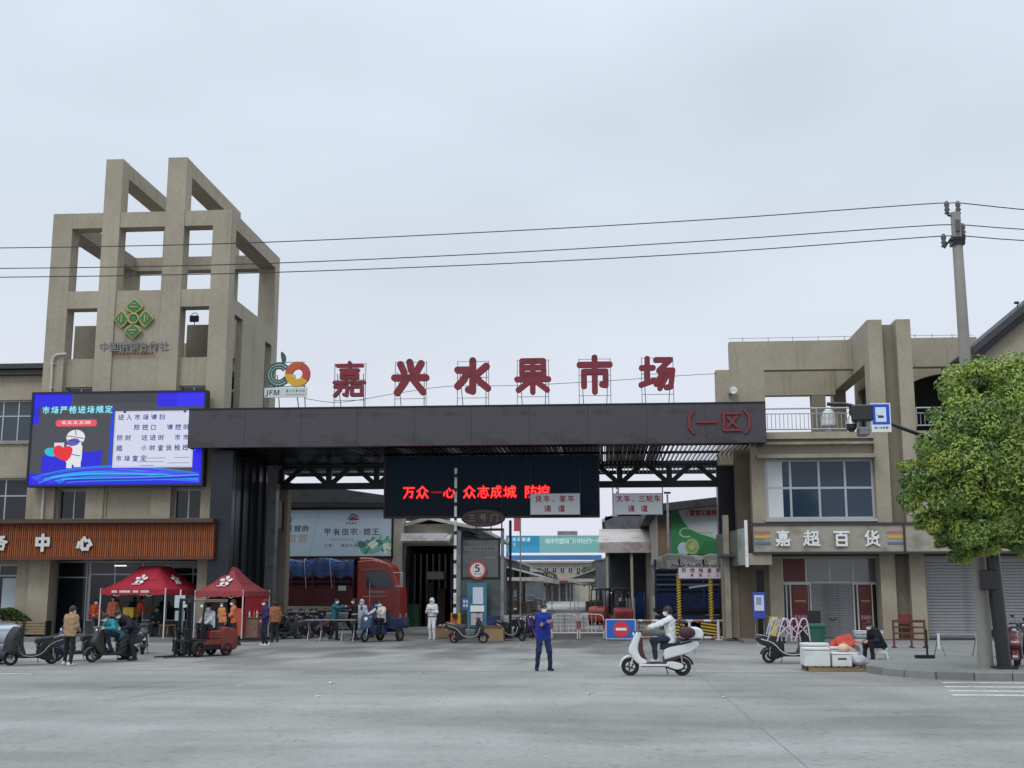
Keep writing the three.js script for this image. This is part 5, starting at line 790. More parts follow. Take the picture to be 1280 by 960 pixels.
// ---------------------------------------------------------------- screens, sign bands and boards on the front
const emis = (map, k, rough = 0.35) => M([0.01, 0.01, 0.012], rough, 0, { emissive: lin(1, 1, 1), emissiveMap: map, emissiveIntensity: k });
{ // large video screen
  const z = -49.35, a = at(41.5, 490.5, z), b = at(259, 487.5, z), c = at(32, 609, z), x0 = (a.x + c.x) / 2, x1 = b.x, y1 = (a.y + b.y) / 2, y0 = c.y, w = x1 - x0, h = y1 - y0;
  const t = thing('video_screen', 'large lit blue video screen with a white notice panel on the tower front', 'screen', [(x0 + x1) / 2, (y0 + y1) / 2, z]);
  part(t, 'housing', [bx(-w / 2, w / 2, -h / 2, h / 2, -0.02, -0.4)], m.black);
  part(t, 'bezel', [bx(-w / 2, w / 2, h / 2 - 0.09, h / 2, 0, 0.05), bx(-w / 2, w / 2, -h / 2, -h / 2 + 0.09, 0, 0.05), bx(-w / 2, -w / 2 + 0.09, -h / 2 + 0.09, h / 2 - 0.09, 0, 0.05), bx(w / 2 - 0.09, w / 2, -h / 2 + 0.09, h / 2 - 0.09, 0, 0.05)], m.claddingDeep);
  const img = canvasTex(1024, 542, (g, W, H) => {
    g.fillStyle = '#46484f'; g.fillRect(0, 0, W, H);
    g.fillStyle = '#1d0cf0'; g.fillRect(0, 0, 230, 84); g.fillRect(0, 0, 40, 180); g.fillRect(740, 0, 284, 84); g.fillStyle = '#2b1cff'; g.fillRect(860, 0, 164, 84); g.fillStyle = '#3a3c44'; g.fillRect(236, 0, 500, 60); g.fillStyle = '#1d10c8'; g.fillRect(0, 84, 40, 60);
    g.fillStyle = '#1a10e8'; g.beginPath(); g.moveTo(70, 372); g.lineTo(430, 340); g.lineTo(430, 470); g.lineTo(70, 470); g.fill();
    g.fillStyle = '#1a12f4'; g.fillRect(0, 476, W, 66); g.fillRect(968, 330, 60, 212); g.fillStyle = '#1040f0'; g.fillRect(470, 90, 18, 350);
    for (let i = 0; i < 16; i++) { g.strokeStyle = ['#16a0f8', '#2c6cff', '#5a24ff', '#1fc0ff', '#2418d8'][i % 5]; g.lineWidth = 5 + (i % 3) * 4; g.beginPath(); g.moveTo(20 + i * 14, 500 + (i % 4) * 10); g.bezierCurveTo(300, 410 + i * 7, 620, 420 + i * 7, 1010, 480 + (i % 6) * 9); g.stroke(); }
    write(g, '市场严格进场规定', 54, 74, 44, 54, 7, '#35e4ff'); write(g, '市场严格进场规定', 54, 74, 44, 54, 3, '#c8f8ff');
    g.fillStyle = '#ff5468'; g.beginPath(); g.roundRect(140, 156, 248, 40, 18); g.fill(); g.fillStyle = '#ffc4c8'; g.beginPath(); g.roundRect(176, 162, 176, 20, 9); g.fill(); write(g, '防控请扫', 200, 164, 16, 34, 2, '#b02040');
    // suited figure holding a heart
    g.fillStyle = '#f2f4fa'; g.beginPath(); g.ellipse(266, 262, 56, 46, 0, 0, 7); g.fill(); g.beginPath(); g.roundRect(212, 290, 98, 134, 34); g.fill(); g.fillRect(220, 400, 34, 44); g.fillRect(264, 400, 42, 38); g.fillStyle = '#5a58c8'; g.beginPath(); g.ellipse(254, 290, 38, 22, -0.15, 0, 7); g.fill(); g.strokeStyle = '#30343c'; g.lineWidth = 4; for (const [p, q, r, s] of [[214, 252, 318, 268], [214, 276, 312, 290], [262, 218, 268, 250], [236, 360, 300, 372]]) { g.beginPath(); g.moveTo(p, q); g.lineTo(r, s); g.stroke(); }
    g.fillStyle = '#20c8e0'; g.beginPath(); g.ellipse(126, 348, 42, 26, 0.2, 0, 7); g.fill(); g.fillStyle = '#dfe6f4'; g.fillRect(140, 292, 60, 28);
    g.fillStyle = '#f8202c'; g.beginPath(); g.moveTo(222, 402); g.bezierCurveTo(140, 392, 116, 330, 152, 312); g.bezierCurveTo(180, 300, 190, 320, 196, 326); g.bezierCurveTo(214, 302, 262, 312, 250, 350); g.bezierCurveTo(246, 376, 236, 388, 222, 402); g.fill();
    g.fillStyle = '#cfd4f4'; g.fillRect(494, 108, 474, 336); g.fillStyle = '#e2e6fc'; g.fillRect(502, 116, 456, 318);
    [['进入市场请扫“码”的', 0], ['“　防控口罩请控时', 1], ['防时　还进时不市市', 2], ['超24小时查货检控检', 3], ['市场查定', 4]].forEach(([s, i]) => write(g, s, 514, 128 + i * 61, 34, 49, 4.5, '#565a98'));
    g.fillStyle = '#8a8ec0'; for (const [x, y, l] of [[690, 386, 120], [860, 384, 90], [650, 408, 150], [820, 416, 130], [660, 430, 80]]) g.fillRect(x, y, l, 4);
    g.fillStyle = '#4a4c58'; for (const x of [552, 910]) { g.beginPath(); g.arc(x, 112, 9, 0, 7); g.fill(); g.fillRect(x - 2, 88, 4, 20); }
    g.fillStyle = 'rgba(0,0,0,0.16)'; for (let y = 0; y < H; y += 3) g.fillRect(0, y, W, 1);
  });
  const q = quad(w - 0.18, h - 0.18).translate(0, 0, 0.004);
  part(t, 'display', [q], emis(img, 0.82));
}
{ // red moving-text panel under the canopy
  const z = -52.4, x0 = X(481.5, 600, z), x1 = X(748, 600, z), y0 = Y(645, z, 615), y1 = 8.0, w = x1 - x0, h = y1 - y0;
  const t = thing('text_panel', 'long black hanging display panel with glowing red characters under the canopy', 'screen', [(x0 + x1) / 2, (y0 + y1) / 2, z]);
  part(t, 'cabinet', [bx(-w / 2, w / 2, -h / 2, h / 2, -0.01, -0.3)], m.black); part(t, 'trim', [bx(-w / 2 - 0.04, w / 2 + 0.04, -h / 2 - 0.08, -h / 2, -0.3, 0.05), bx(-w / 2 - 0.05, -w / 2, -h / 2, h / 2, -0.3, 0.04), bx(w / 2, w / 2 + 0.05, -h / 2, h / 2, -0.3, 0.04)], M([0.07, 0.02, 0.03], 0.5, 0.3));
  const W = 1536, H = Math.round(W * h / w), k = W / 266.5;
  const img = canvasTex(W, H, (g) => { g.fillStyle = '#02060c'; g.fillRect(0, 0, W, H); for (const [ch, p] of [['万', 504], ['众', 521], ['一', 539], ['心', 555], ['众', 580], ['志', 597.5], ['成', 614], ['城', 630.5], ['防', 656.5], ['控', 672]]) { const dim = ch === '一'; pen(g, ch, (p - 481.5) * k, H - (645 - 607.5) * k, 15.5 * k, 2.6 * k, dim ? '#500408' : '#e8081c'); pen(g, ch, (p - 481.5) * k, H - (645 - 607.5) * k, 15.5 * k, 0.9 * k, dim ? '#802018' : '#ff5040'); } for (let i = 0; i < 9; i++) { g.fillStyle = '#0a1018'; g.fillRect(i * W / 9, 0, 3, H); } });
  part(t, 'display', [quad(w, h)], P([0.004, 0.006, 0.009], 0.55, 0, { specularIntensity: 0.35, emissive: lin(1, 1, 1), emissiveMap: img, emissiveIntensity: 1.6 }));
}
function hangingSign(px0, px1, lines, label) {
  const z = -51.2, x0 = X(px0, 630, z), x1 = X(px1, 630, z), y0 = Y(643, z, px0), y1 = Y(617.5, z, px0), t = thing('hanging_sign', label, 'sign', [(x0 + x1) / 2, (y0 + y1) / 2, z]), w = x1 - x0, h = y1 - y0;
  const img = canvasTex(640, Math.round(640 * h / w), (g, W, H) => { g.fillStyle = '#c4c6ca'; g.fillRect(0, 0, W, H); const s = W / 6.9; lines.forEach(([txt, x, step], i) => [...txt].forEach((ch, j) => pen(g, ch, W * x + j * s * step, H * (0.08 + i * 0.48), s * 0.92, 11, '#8a2a34'))); for (let i = 0; i < 70; i++) { g.fillStyle = `rgba(90,92,96,${rr(0.03, 0.14)})`; g.fillRect(rnd() * W, rnd() * H, rr(2, 26), rr(1, 5)); } });
  part(t, 'panel', [board(w, h, 0.03)], M('#ffffff', 0.6, 0, { map: img })); part(t, 'edge', [bx(-w / 2 - 0.02, w / 2 + 0.02, h / 2, h / 2 + 0.025, -0.025, 0.025), bx(-w / 2 - 0.02, w / 2 + 0.02, -h / 2 - 0.025, -h / 2, -0.025, 0.025)], m.greySteel);
  for (const q of [-1, 1]) part(t, 'hanging_rod', [rod([q * (w / 2 + 0.012), -h / 2, 0], [q * (w / 2 + 0.012), 8.0 - (y0 + y1) / 2, 0], 0.025, 6)], m.darkSteel);
}
hangingSign(663, 725, [['货车、客车', 0.1, 1.12], ['通道', 0.28, 1.9]], 'grey hanging lane sign overlapping the black red-lettered panel');
hangingSign(766.5, 828, [['叉车、三轮车', 0.06, 1.06], ['通道', 0.3, 1.8]], 'grey hanging lane sign against the sky, right of the black panel');
{ // orange slatted sign band over the left shops
  const z = -49.0, x0 = -38, x1 = X(267, 675, z), y0 = Y(698, z, 130), y1 = Y(650, z, 130), t = thing('slatted_sign', 'orange slatted sign band with white characters above the left shop fronts', 'sign');
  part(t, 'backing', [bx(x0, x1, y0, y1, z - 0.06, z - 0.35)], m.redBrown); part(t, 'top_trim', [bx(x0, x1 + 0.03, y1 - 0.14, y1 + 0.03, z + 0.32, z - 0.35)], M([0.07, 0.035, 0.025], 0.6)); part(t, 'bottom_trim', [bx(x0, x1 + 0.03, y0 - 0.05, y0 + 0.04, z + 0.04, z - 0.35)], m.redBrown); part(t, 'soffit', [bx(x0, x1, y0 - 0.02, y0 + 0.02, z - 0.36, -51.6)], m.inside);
  const sm = [[0.31, 0.08, 0.017], [0.35, 0.096, 0.02], [0.27, 0.066, 0.016]].map((c) => M(c, 0.55, 0, { map: dirtMap })), g = ready([rb(0, 0, 0, 0.062, y1 - y0 - 0.19, 0.06, 0.012)]);
  const n = Math.floor((x1 + 27.6) / 0.0945); for (let i = 0; i < n; i++) { const s = part(t, 'slat', g, sm[(i * 7) % 3]); s.position.set(x1 - 0.04 - i * 0.0945, (y0 + y1) / 2 - 0.05, z - 0.03); }
  part(t, 'slat_run', [bx(x0, x1 - n * 0.0945, y0 + 0.05, y1 - 0.15, z - 0.055, z)], sm[0]);
  const wm = M([0.62, 0.6, 0.56], 0.5), em = M([0.05, 0.035, 0.03], 0.6);
  for (const [ch, p] of [['务', 1], ['中', 54.5], ['心', 107]]) { const c = part(t, 'character', solid(ch, 0.66, ch === '务' ? 0.10 : 0.13, 0.07, false), wm); c.position.set(X(p, 679, z), Y(678.5, z, p), z + 0.1); part(c, 'character_edge', solid(ch, 0.66, ch === '务' ? 0.13 : 0.17, 0.03, false).map((q) => q.translate(0, 0, -0.05)), em); }
}
{ // shop name band on the right
  const z = -48.9, a = at(941, 657.5, z), b = at(1130, 689, z), y1 = Y(656.5, z, 1030), y0 = Y(689.5, z, 1030), x0 = a.x, x1 = b.x, w = x1 - x0, h = y1 - y0, t = thing('shop_sign', 'beige shop sign band with four white characters and coloured stripes', 'sign');
  const fm = M([0.34, 0.315, 0.26], 0.55, 0, { map: dirtMap }), brown = M([0.05, 0.04, 0.035], 0.5, 0.2);
  part(t, 'panel', [bx(x0, x1, y0, y1, z, z - 0.08)], fm); part(t, 'border', [bx(x0 - 0.05, x1 + 0.08, y1, y1 + 0.1, z + 0.06, z - 1.2), bx(x0 - 0.05, x1 + 0.08, y0 - 0.09, y0, z + 0.05, z - 0.3), bx(x0 - 0.05, x0, y0, y1, z + 0.05, z - 0.2), bx(x1, x1 + 0.08, y0, y1, z + 0.06, z - 0.2)], brown);
  [['嘉', 978.5], ['超', 1014], ['百', 1051.5], ['货', 1090]].forEach(([ch, p]) => { const c = part(t, 'character', solid(ch, 0.62, ch === '百' ? 0.085 : 0.068, 0.06, false), M([0.74, 0.75, 0.76], 0.4)); c.position.set(X(p, 673, z), Y(673, z, p), z + 0.09); });
  for (const [p0, p1] of [[943, 963], [1109, 1129]]) [['#b06a50', 665], ['#c99a40', 671.5], ['#4e6f88', 679]].forEach(([c, y]) => part(t, 'stripe', [bx(X(p0, 672, z), X(p1, 672, z), Y(y + 1.5, z, p0), Y(y - 1.5, z, p0), z, z + 0.02)], M(c, 0.5)));
  const t2 = thing('shop_sign', 'blank beige sign band under the tree, right of the lettered one', 'sign'), x2 = x1 + 0.09, x3 = 24;
  part(t2, 'panel', [bx(x2, x3, y0, y1, z, z - 0.08)], fm); part(t2, 'border', [bx(x2, x3, y1, y1 + 0.1, z + 0.06, z - 1.2), bx(x2, x3, y0 - 0.09, y0, z + 0.05, z - 0.3)], brown);
  // side sign running back along the lane
  const s = thing('side_sign', 'greenish grey sign panels turning back beside the lane at the shop corner', 'sign'), n0 = at(931, 659.5, z), n1 = at(932, 706, z), f0 = at(895, 669, -52.6), f1 = at(896, 709.5, -52.6), sg = M([0.13, 0.155, 0.13], 0.5, 0, { map: dirtMap });
  const panelG = (t0, t1) => { const P_ = (k, q) => [lerp(n0.x, f0.x, k), q ? lerp(n0.y, f0.y, k) : lerp(n1.y, f1.y, k), lerp(z, -52.6, k)], c = [P_(t0, 0), P_(t1, 0), P_(t1, 1), P_(t0, 1)], o = [0.06, 0, 0.03], pos = []; const qd = (a_, b_, c_, d_) => pos.push(...a_, ...b_, ...c_, ...a_, ...c_, ...d_), bk = c.map((p) => add3(p, o)); qd(c[1], c[0], c[3], c[2]); qd(bk[0], bk[1], bk[2], bk[3]); for (let i = 0; i < 4; i++) { const j = (i + 1) % 4; qd(c[i], c[j], bk[j], bk[i]); } const g = new THREE.BufferGeometry(); g.setAttribute('position', new THREE.Float32BufferAttribute(pos, 3)); g.computeVertexNormals(); return g; };
  for (let i = 0; i < 4; i++) part(s, 'panel', [panelG(i / 4 + 0.008, (i + 1) / 4 - 0.008)], i === 0 ? M([0.4, 0.42, 0.38], 0.5, 0, { map: dirtMap }) : sg);
  part(s, 'post', [bx(n0.x - 0.02, n0.x + 0.1, 3.0, n0.y + 0.3, z - 0.06, z + 0.06)], m.white); part(s, 'box_end', [bx(X(933, 700, z), X(965, 700, z), Y(706, z, 950), Y(691.5, z, 950), z - 0.03, z - 0.9)], m.trim);
}
// ---------------------------------------------------------------- buildings and stalls beyond the gate
const billboard = (t, px0, py0, px1, py1, z, map) => { const a = at(px0, py0, z), b = at(px1, py1, z), w = b.x - a.x, h = a.y - b.y, cx = (a.x + b.x) / 2, cy = (a.y + b.y) / 2; part(t, 'poster', [board(w, h, 0.05).translate(cx, cy, z)], M('#ffffff', 0.55, 0, { map })); part(t, 'poster_frame', [bx(a.x - 0.1, b.x + 0.1, a.y, a.y + 0.12, z - 0.04, z + 0.08), bx(b.x, b.x + 0.1, b.y, a.y, z - 0.04, z + 0.08), bx(a.x - 0.1, b.x + 0.1, b.y - 0.1, b.y, z - 0.04, z + 0.06)], m.darkSteel); };
{ // left warehouse
  const z = -68, t = thing('warehouse', 'beige warehouse behind the red truck with a pale blue billboard', 'building'), h = (py, p = 420) => Y(py, z, p), xr = X(503, 700, z), x0 = -34, xm = X(490, 640, z), xb = X(358, 640, z);
  const xk = X(425, 620, z), yl = h(611, 358), yk = h(613, 425), yr = h(626, 490);
  part(t, 'wall', [slab(poly([[x0, 0], [xr, 0], [xr, yr - 0.5], [xk, yk - 0.9], [x0, yl - 0.6]]), 0.3, 0).translate(0, 0, z - 0.18)], m.plasterPale);
  part(t, 'pier', [bx(X(490.5, 700, z), xr, 0, yr - 0.6, z + 0.1, z - 0.02)], m.plasterPale); part(t, 'wall', [bx(xr - 0.3, xr - 0.01, 0, yr - 0.5, z - 0.34, z - 1.2)], m.plasterPale);
  part(t, 'roof', [slab(poly([[x0, yl + 0.7], [xk - 2, yk + 0.35], [xr + 0.5, yr + 0.05], [xr + 0.5, yr - 0.18], [xk - 2, yk - 0.75], [x0, yl - 0.4]]), 18, 0).translate(0, 0, z - 8.2)], m.roofDark);
  const img = canvasTex(1024, 470, (g, W, H) => {
    g.fillStyle = '#bccbd4'; g.fillRect(0, 0, W, H); for (let i = 0; i < 500; i++) { g.fillStyle = `rgba(${150 + rnd() * 60},${185 + rnd() * 40},${200 + rnd() * 40},0.10)`; g.beginPath(); g.ellipse(rnd() * W, rnd() * H, rr(8, 60), rr(4, 24), 0, 0, 7); g.fill(); }
    g.strokeStyle = '#7d92a4'; g.lineWidth = 3; g.beginPath(); g.moveTo(330, 0); g.lineTo(300, 130); g.lineTo(268, 320); g.lineTo(240, 460); g.stroke();
    write(g, '合', 10, 66, 58, 60, 8, '#3c5462'); write(g, '还甜的', 0, 160, 62, 78, 9, '#3c5462', 0.16); write(g, '田甜', 18, 250, 84, 100, 14, '#b09a8c', 0.14); write(g, '田甜', 18, 250, 84, 100, 5, '#c8b8a8', 0.14);
    g.fillStyle = '#5b4a66'; g.beginPath(); g.moveTo(588, 100); g.lineTo(640, 40); g.lineTo(690, 54); g.lineTo(712, 104); g.lineTo(620, 112); g.fill(); g.fillStyle = '#a03c52'; g.beginPath(); g.arc(672, 84, 28, 0, 7); g.fill(); g.strokeStyle = '#d4dce0'; g.lineWidth = 6; g.beginPath(); g.moveTo(600, 104); g.lineTo(650, 58); g.lineTo(700, 92); g.stroke(); write(g, '有田甜合', 580, 128, 22, 29, 3, '#4a4456');
    write(g, '甲有田农', 372, 190, 70, 86, 9, '#5d5566'); g.fillStyle = '#5d5566'; g.beginPath(); g.arc(722, 230, 7, 0, 7); g.fill(); write(g, '甜王', 752, 190, 70, 84, 9, '#5d5566'); write(g, '中国有田有甜合作社', 440, 292, 22, 25, 2, '#8d6a7a'); write(g, '水果批发通货市场', 380, 346, 34, 40, 4, '#7a7484');
    for (let i = 0; i < 60; i++) { g.fillStyle = ['#4f9a86', '#7fb49a', '#3f8078', '#96c2a6', '#e0e8d0'][i % 5]; g.beginPath(); g.ellipse(700 + rnd() * 320, 320 + rnd() * 120 - (rnd() * 90) * (i % 3 === 0), rr(10, 46), rr(8, 40), rnd(), 0, 7); g.fill(); } g.fillStyle = '#5a6a70'; g.beginPath(); g.ellipse(740, 350, 40, 26, 0.4, 0, 7); g.fill();
  });
  billboard(t, 358, 637.5, 489, 695, z + 0.12, img); part(t, 'red_band', [bx(xb, xm, h(706), h(697), z + 0.02, z + 0.1)], M([0.36, 0.16, 0.14], 0.7, 0, { map: dirtMap }));
}
{ // shed with the dark opening, further back on the left
  const z = -69, t = thing('market_shed', 'pale shed with a deep dark opening beyond the red truck', 'building'), h = (py) => Y(py, z, 540), x = (p) => X(p, 720, z), x0 = x(501.5), x1 = x(571);
  part(t, 'wall', [wall(x0, x1, 0, h(655), z, 0.4, [[x(503.5), x(567), 0.02, h(682)]])], m.cream);
  part(t, 'awning', [slab(poly([[0, 0], [2.2, -0.45], [2.2, -0.62], [0, -0.2]]), x(566) - x(507), 0).rotateY(-Math.PI / 2).translate((x(507) + x(566)) / 2, h(667), z)], m.cream); part(t, 'awning_valance', [bx(x(509), x(565), h(678), h(669), z + 2.25, z + 2.3)], m.white);
  part(t, 'roof', [slab(poly([[x0 - 1, h(662)], [x(536), h(646)], [x1 + 1.5, h(660)], [x1 + 1.5, h(664)], [x(536), h(650)], [x0 - 1, h(666)]]), 24, 0).translate(0, 0, z - 11.4)], m.cream);
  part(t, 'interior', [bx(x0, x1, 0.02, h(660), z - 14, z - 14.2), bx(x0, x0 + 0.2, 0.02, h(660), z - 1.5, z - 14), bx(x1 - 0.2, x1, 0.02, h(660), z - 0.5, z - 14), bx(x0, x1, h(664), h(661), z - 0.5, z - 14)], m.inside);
  for (const p of [508, 516, 524, 532, 540, 548, 556]) part(t, 'steel_post', [bx(x(p) - 0.06, x(p) + 0.06, 0, h(690), z - 3, z - 3.12)], m.greySteel);
  part(t, 'green_skirt', [bx(x(503), x(520), 0.02, 1.3, z - 1.2, z - 1.3)], m.green); part(t, 'notice', [bx(x(529), x(550), 2.75, 3.2, z - 1.6, z - 1.64)], M([0.5, 0.48, 0.46], 0.7)); part(t, 'parcel_stack', [bx(x(528), x(536), 0.02, 2.6, z - 2, z - 2.6), bx(x(541), x(551), 0.02, 2.2, z - 1.9, z - 2.7)], M([0.10, 0.07, 0.07], 0.8, 0, { map: softMap }));
}
{ // right warehouse with the green billboard
  const z = -66, t = thing('warehouse', 'warehouse on the right of the lane with a green billboard', 'building'), h = (py, p = 870) => Y(py, z, p), x = (p) => X(p, 660, z), x0 = x(822), x1 = 22;
  part(t, 'wall', [slab(poly([[x0, 0], [x1, 0], [x1, h(622)], [x0, h(637, 830)]]), 0.3, 0).translate(0, 0, z - 0.18)], m.plasterPale); part(t, 'pier', [bx(x0, x(836), 0, h(640), z - 0.02, z + 0.1)], M([0.30, 0.22, 0.15], 0.9, 0, { map: plasterMap })); part(t, 'wall', [bx(x0, x0 + 0.3, 0, h(638, 830), z - 0.34, z - 20)], m.plasterPale);
  part(t, 'roof', [slab(poly([[x0 - 0.6, h(633, 826)], [x1, h(633, 826) + (x1 - x0) * 0.115], [x1, h(633, 826) + (x1 - x0) * 0.115 - 0.5], [x0 - 0.6, h(633, 826) - 0.42]]), 21, 0).translate(0, 0, z - 9.5)], m.roofDark);
  const img = canvasTex(512, 420, (g, W, H) => {
    g.fillStyle = '#cfd9dc'; g.fillRect(0, 0, W, H); g.fillStyle = '#3f8f58'; g.beginPath(); g.moveTo(0, 0); g.lineTo(66, 0); g.bezierCurveTo(100, 130, 180, 220, 330, 250); g.lineTo(512, 300); g.lineTo(512, 420); g.lineTo(0, 420); g.fill(); g.fillStyle = '#2f7f4a'; g.beginPath(); g.moveTo(330, 300); g.lineTo(512, 330); g.lineTo(512, 420); g.lineTo(260, 420); g.fill();
    g.strokeStyle = '#b6d6b4'; g.lineWidth = 12; g.beginPath(); g.moveTo(190, 262); g.bezierCurveTo(90, 280, 60, 230, 110, 196); g.bezierCurveTo(190, 170, 240, 230, 330, 236); g.bezierCurveTo(400, 246, 430, 268, 460, 284); g.stroke();
    g.fillStyle = '#c8d6e4'; g.beginPath(); g.arc(118, 370, 58, 0, 7); g.fill(); g.fillStyle = '#a9bd7c'; g.beginPath(); g.arc(205, 350, 70, 0, 7); g.fill(); g.strokeStyle = '#6d8a50'; g.lineWidth = 8; g.beginPath(); g.arc(205, 350, 44, 0, 5); g.stroke(); g.fillStyle = '#d9c46e'; g.beginPath(); g.arc(200, 356, 20, 0, 7); g.fill();
    write(g, '〈', 150, 40, 40, 40, 6, '#b8425e'); write(g, '甜百西城作', 190, 30, 50, 56, 8, '#b8425e'); write(g, '百甜区控兴', 190, 30, 50, 56, 8, '#b8425e'); g.strokeStyle = '#b8425e'; g.lineWidth = 6; g.beginPath(); g.moveTo(172, 36); g.lineTo(156, 58); g.lineTo(172, 80); g.moveTo(470, 36); g.lineTo(486, 58); g.lineTo(470, 80); g.stroke(); g.fillStyle = '#8a9a90'; g.fillRect(250, 228, 170, 6);
  });
  billboard(t, 838.5, 633.5, 903, 693, z + 0.12, img);
  const lp = thing('lamp_post', 'thin white lamp post in front of the green billboard', 'lamp post', [X(836, 700, -62.5), 0, -62.5]); part(lp, 'pole', [rod([0, 0, 0], [0, Y(618, -62.5, 836), 0], 0.07, 8, 0.05)], m.white); part(lp, 'lamp_head', [rb(0, Y(616, -62.5, 836), 0, 0.36, 0.1, 0.2, 0.04, 2)], m.darkSteel);
}
function stall(name, label, px0, px1, pyA, pyB, z, depth, o = {}) { // lock-up stall with a pitched front canopy
  const t = thing(name, label, 'market stall'), x0 = X(px0, 720, z), x1 = X(px1, 720, z), ya = Y(pyA, z, px0), yb = Y(pyB, z, px0), d = o.out ?? 2.4;
  part(t, 'wall', [wall(x0, x1, 0, ya + 0.9, z - d, 0.3, [[x0 + 0.3, x1 - 0.3, 0.02, yb - 0.1]])], o.wall ?? m.plasterPale); part(t, 'side_post', [0, 1, 2, 3, 4, 5].map((i) => bx(x0, x0 + 0.25, 0, ya + 0.4, z - d - 0.4 - i * 4.2, z - d - 0.65 - i * 4.2)), m.plasterPale); part(t, 'side_wall', [bx(x0, x0 + 0.25, yb - 0.3, ya + 0.7, z - d - 0.66, z - depth), bx(x1 - 0.25, x1, 0, ya + 0.7, z - d - 0.35, z - depth)], o.wall ?? m.plasterPale); part(t, 'interior', [bx(x0 + 0.25, x1 - 0.25, 0.02, yb, z - d - 14, z - d - 14.2), bx(x0 + 0.25, x1 - 0.25, yb - 0.05, yb + 0.1, z - d - 0.35, z - d - 14)], m.interiorWall); for (let i = 0; i < 7; i++) part(t, 'stacked_goods', [rb(lerp(x0 + 0.8, x1 - 0.8, (i * 0.37) % 1), 0.6 + (i % 3) * 0.2, z - d - 2 - i * 1.4, 1.1, 1.2 + (i % 3) * 0.4, 0.9, 0.02)], [m.card, m.foam, m.blue, m.wood][i % 4]);
  part(t, 'awning', [slab(poly([[0, 0], [d, (ya - yb) * 0.9], [d, (ya - yb) * 0.9 + 0.12], [0, 0.12]]), x1 - x0 + 0.8, 0).rotateY(Math.PI / 2).translate((x0 + x1) / 2, yb + 0.05, z)], o.roof ?? m.cream); part(t, 'awning_valance', [bx(x0 - 0.4, x1 + 0.4, yb - 0.5, yb + 0.12, z + 0.01, z + 0.06)], o.valance ?? m.cream);
  const n = o.posts ?? 3; for (let i = 0; i < n; i++) { const q = lerp(x0 + 0.1, x1 - 0.1, n === 1 ? 0.5 : i / (n - 1)); part(t, 'post', [bx(q - 0.08, q + 0.08, 0, yb - 0.4, z - 0.2, z - 0.36)], o.post ?? m.plasterPale); }
  part(t, 'side_wall_roof', [slab(poly([[x0 - 0.2, ya + 0.7], [(x0 + x1) / 2, ya + 1.5], [x1 + 0.2, ya + 0.7], [x1 + 0.2, ya + 0.5], [(x0 + x1) / 2, ya + 1.3], [x0 - 0.2, ya + 0.5]]), depth - d, 0).translate(0, 0, z - d - (depth - d) / 2)], o.roof ?? m.cream);
  return t;
}
const roofGrey = M([0.30, 0.30, 0.31], 0.7, 0, { map: dirtMap }), pinkish = M([0.46, 0.40, 0.38], 0.8, 0, { map: dirtMap });
stall('market_stall', 'nearest stall right of the lane under a broad pinkish awning', 757, 823, 659, 681, -76, 30, { roof: pinkish, valance: pinkish, posts: 3, wall: m.interiorWall, out: 3.4 });
function row(label, xw, z0, z1, out, sgn, mats, bays) { // run of lock-ups along the lane, sgn: the side the awnings reach out to
  const t = thing('stall_row', label, 'market stalls'), L = (z0 - z1) / bays, hE = 4.1;
  part(t, 'roof', [slab(poly([[xw - sgn * 9, hE + 0.9], [xw - sgn * 4.5, hE + 2.2], [xw + sgn * 0.4, hE + 0.9], [xw + sgn * 0.4, hE + 0.75], [xw - sgn * 4.5, hE + 2.0], [xw - sgn * 9, hE + 0.75]].sort(() => 0)), z0 - z1, 0).translate(0, 0, (z0 + z1) / 2)], mats[1]);
  part(t, 'gable', [slab(poly([[xw - sgn * 9, 0], [xw, 0], [xw, hE + 0.8], [xw - sgn * 4.5, hE + 2.0], [xw - sgn * 9, hE + 0.8]]), 0.25, 0).translate(0, 0, z0 - 0.2)], mats[2]);
  for (let i = 0; i < bays; i++) {
    const a = z0 - i * L, b = a - L, c = (a + b) / 2, wide = L - 0.6;
    part(t, 'pier', [bx(xw - sgn * 0.3, xw, 0, hE + 0.8, a - 0.35, a - 0.75)], m.plasterPale); part(t, 'lintel', [bx(xw - sgn * 0.3, xw - sgn * 0.02, 3.1, hE + 0.75, a - 0.75, b - 0.35)], mats[2]); part(t, 'shutter', [bx(xw - sgn * 0.5, xw - sgn * 0.44, i % 3 ? 2.2 : 0.02, 3.1, a - 0.75, b - 0.35)], i % 2 ? m.shutter : m.greySteel); part(t, 'interior', [bx(xw - sgn * 4, xw - sgn * 3.9, 0.02, 3.4, a, b)], m.interiorWall);
    const q = [[xw, hE + 0.2], [xw + sgn * out, hE - 0.75], [xw + sgn * out, hE - 0.85], [xw, hE + 0.05]];
    part(t, 'awning', [slab(poly(sgn > 0 ? q.reverse() : q), wide, 0).translate(0, 0, c)], mats[0][i % mats[0].length]); part(t, 'awning_valance', [bx(xw + sgn * out, xw + sgn * (out + 0.05), hE - 1.2, hE - 0.74, c - wide / 2, c + wide / 2), bx(xw + sgn * 0.1, xw + sgn * out, hE - 1.1, hE - 0.8, c + wide / 2 - 0.04, c + wide / 2)], mats[0][(i + 1) % mats[0].length]);
    if (i % 2 === 0) part(t, 'post', [bx(xw + sgn * (out - 0.13), xw + sgn * (out - 0.06), 0, hE - 0.8, a - 0.5, a - 0.57)], m.greySteel); if (i % 2) part(t, 'goods', [rb(xw + sgn * 0.7, 0.5, c, 1, 1, L * 0.4, 0.02)], i % 3 ? m.card : m.foam);
  }
}
row('long row of lock-up stalls on the left side of the lane', X(632, 745, -106), -106, -140, 3.4, 1, [[pinkish, pinkish, m.cream], roofGrey, m.interiorWall], 4);
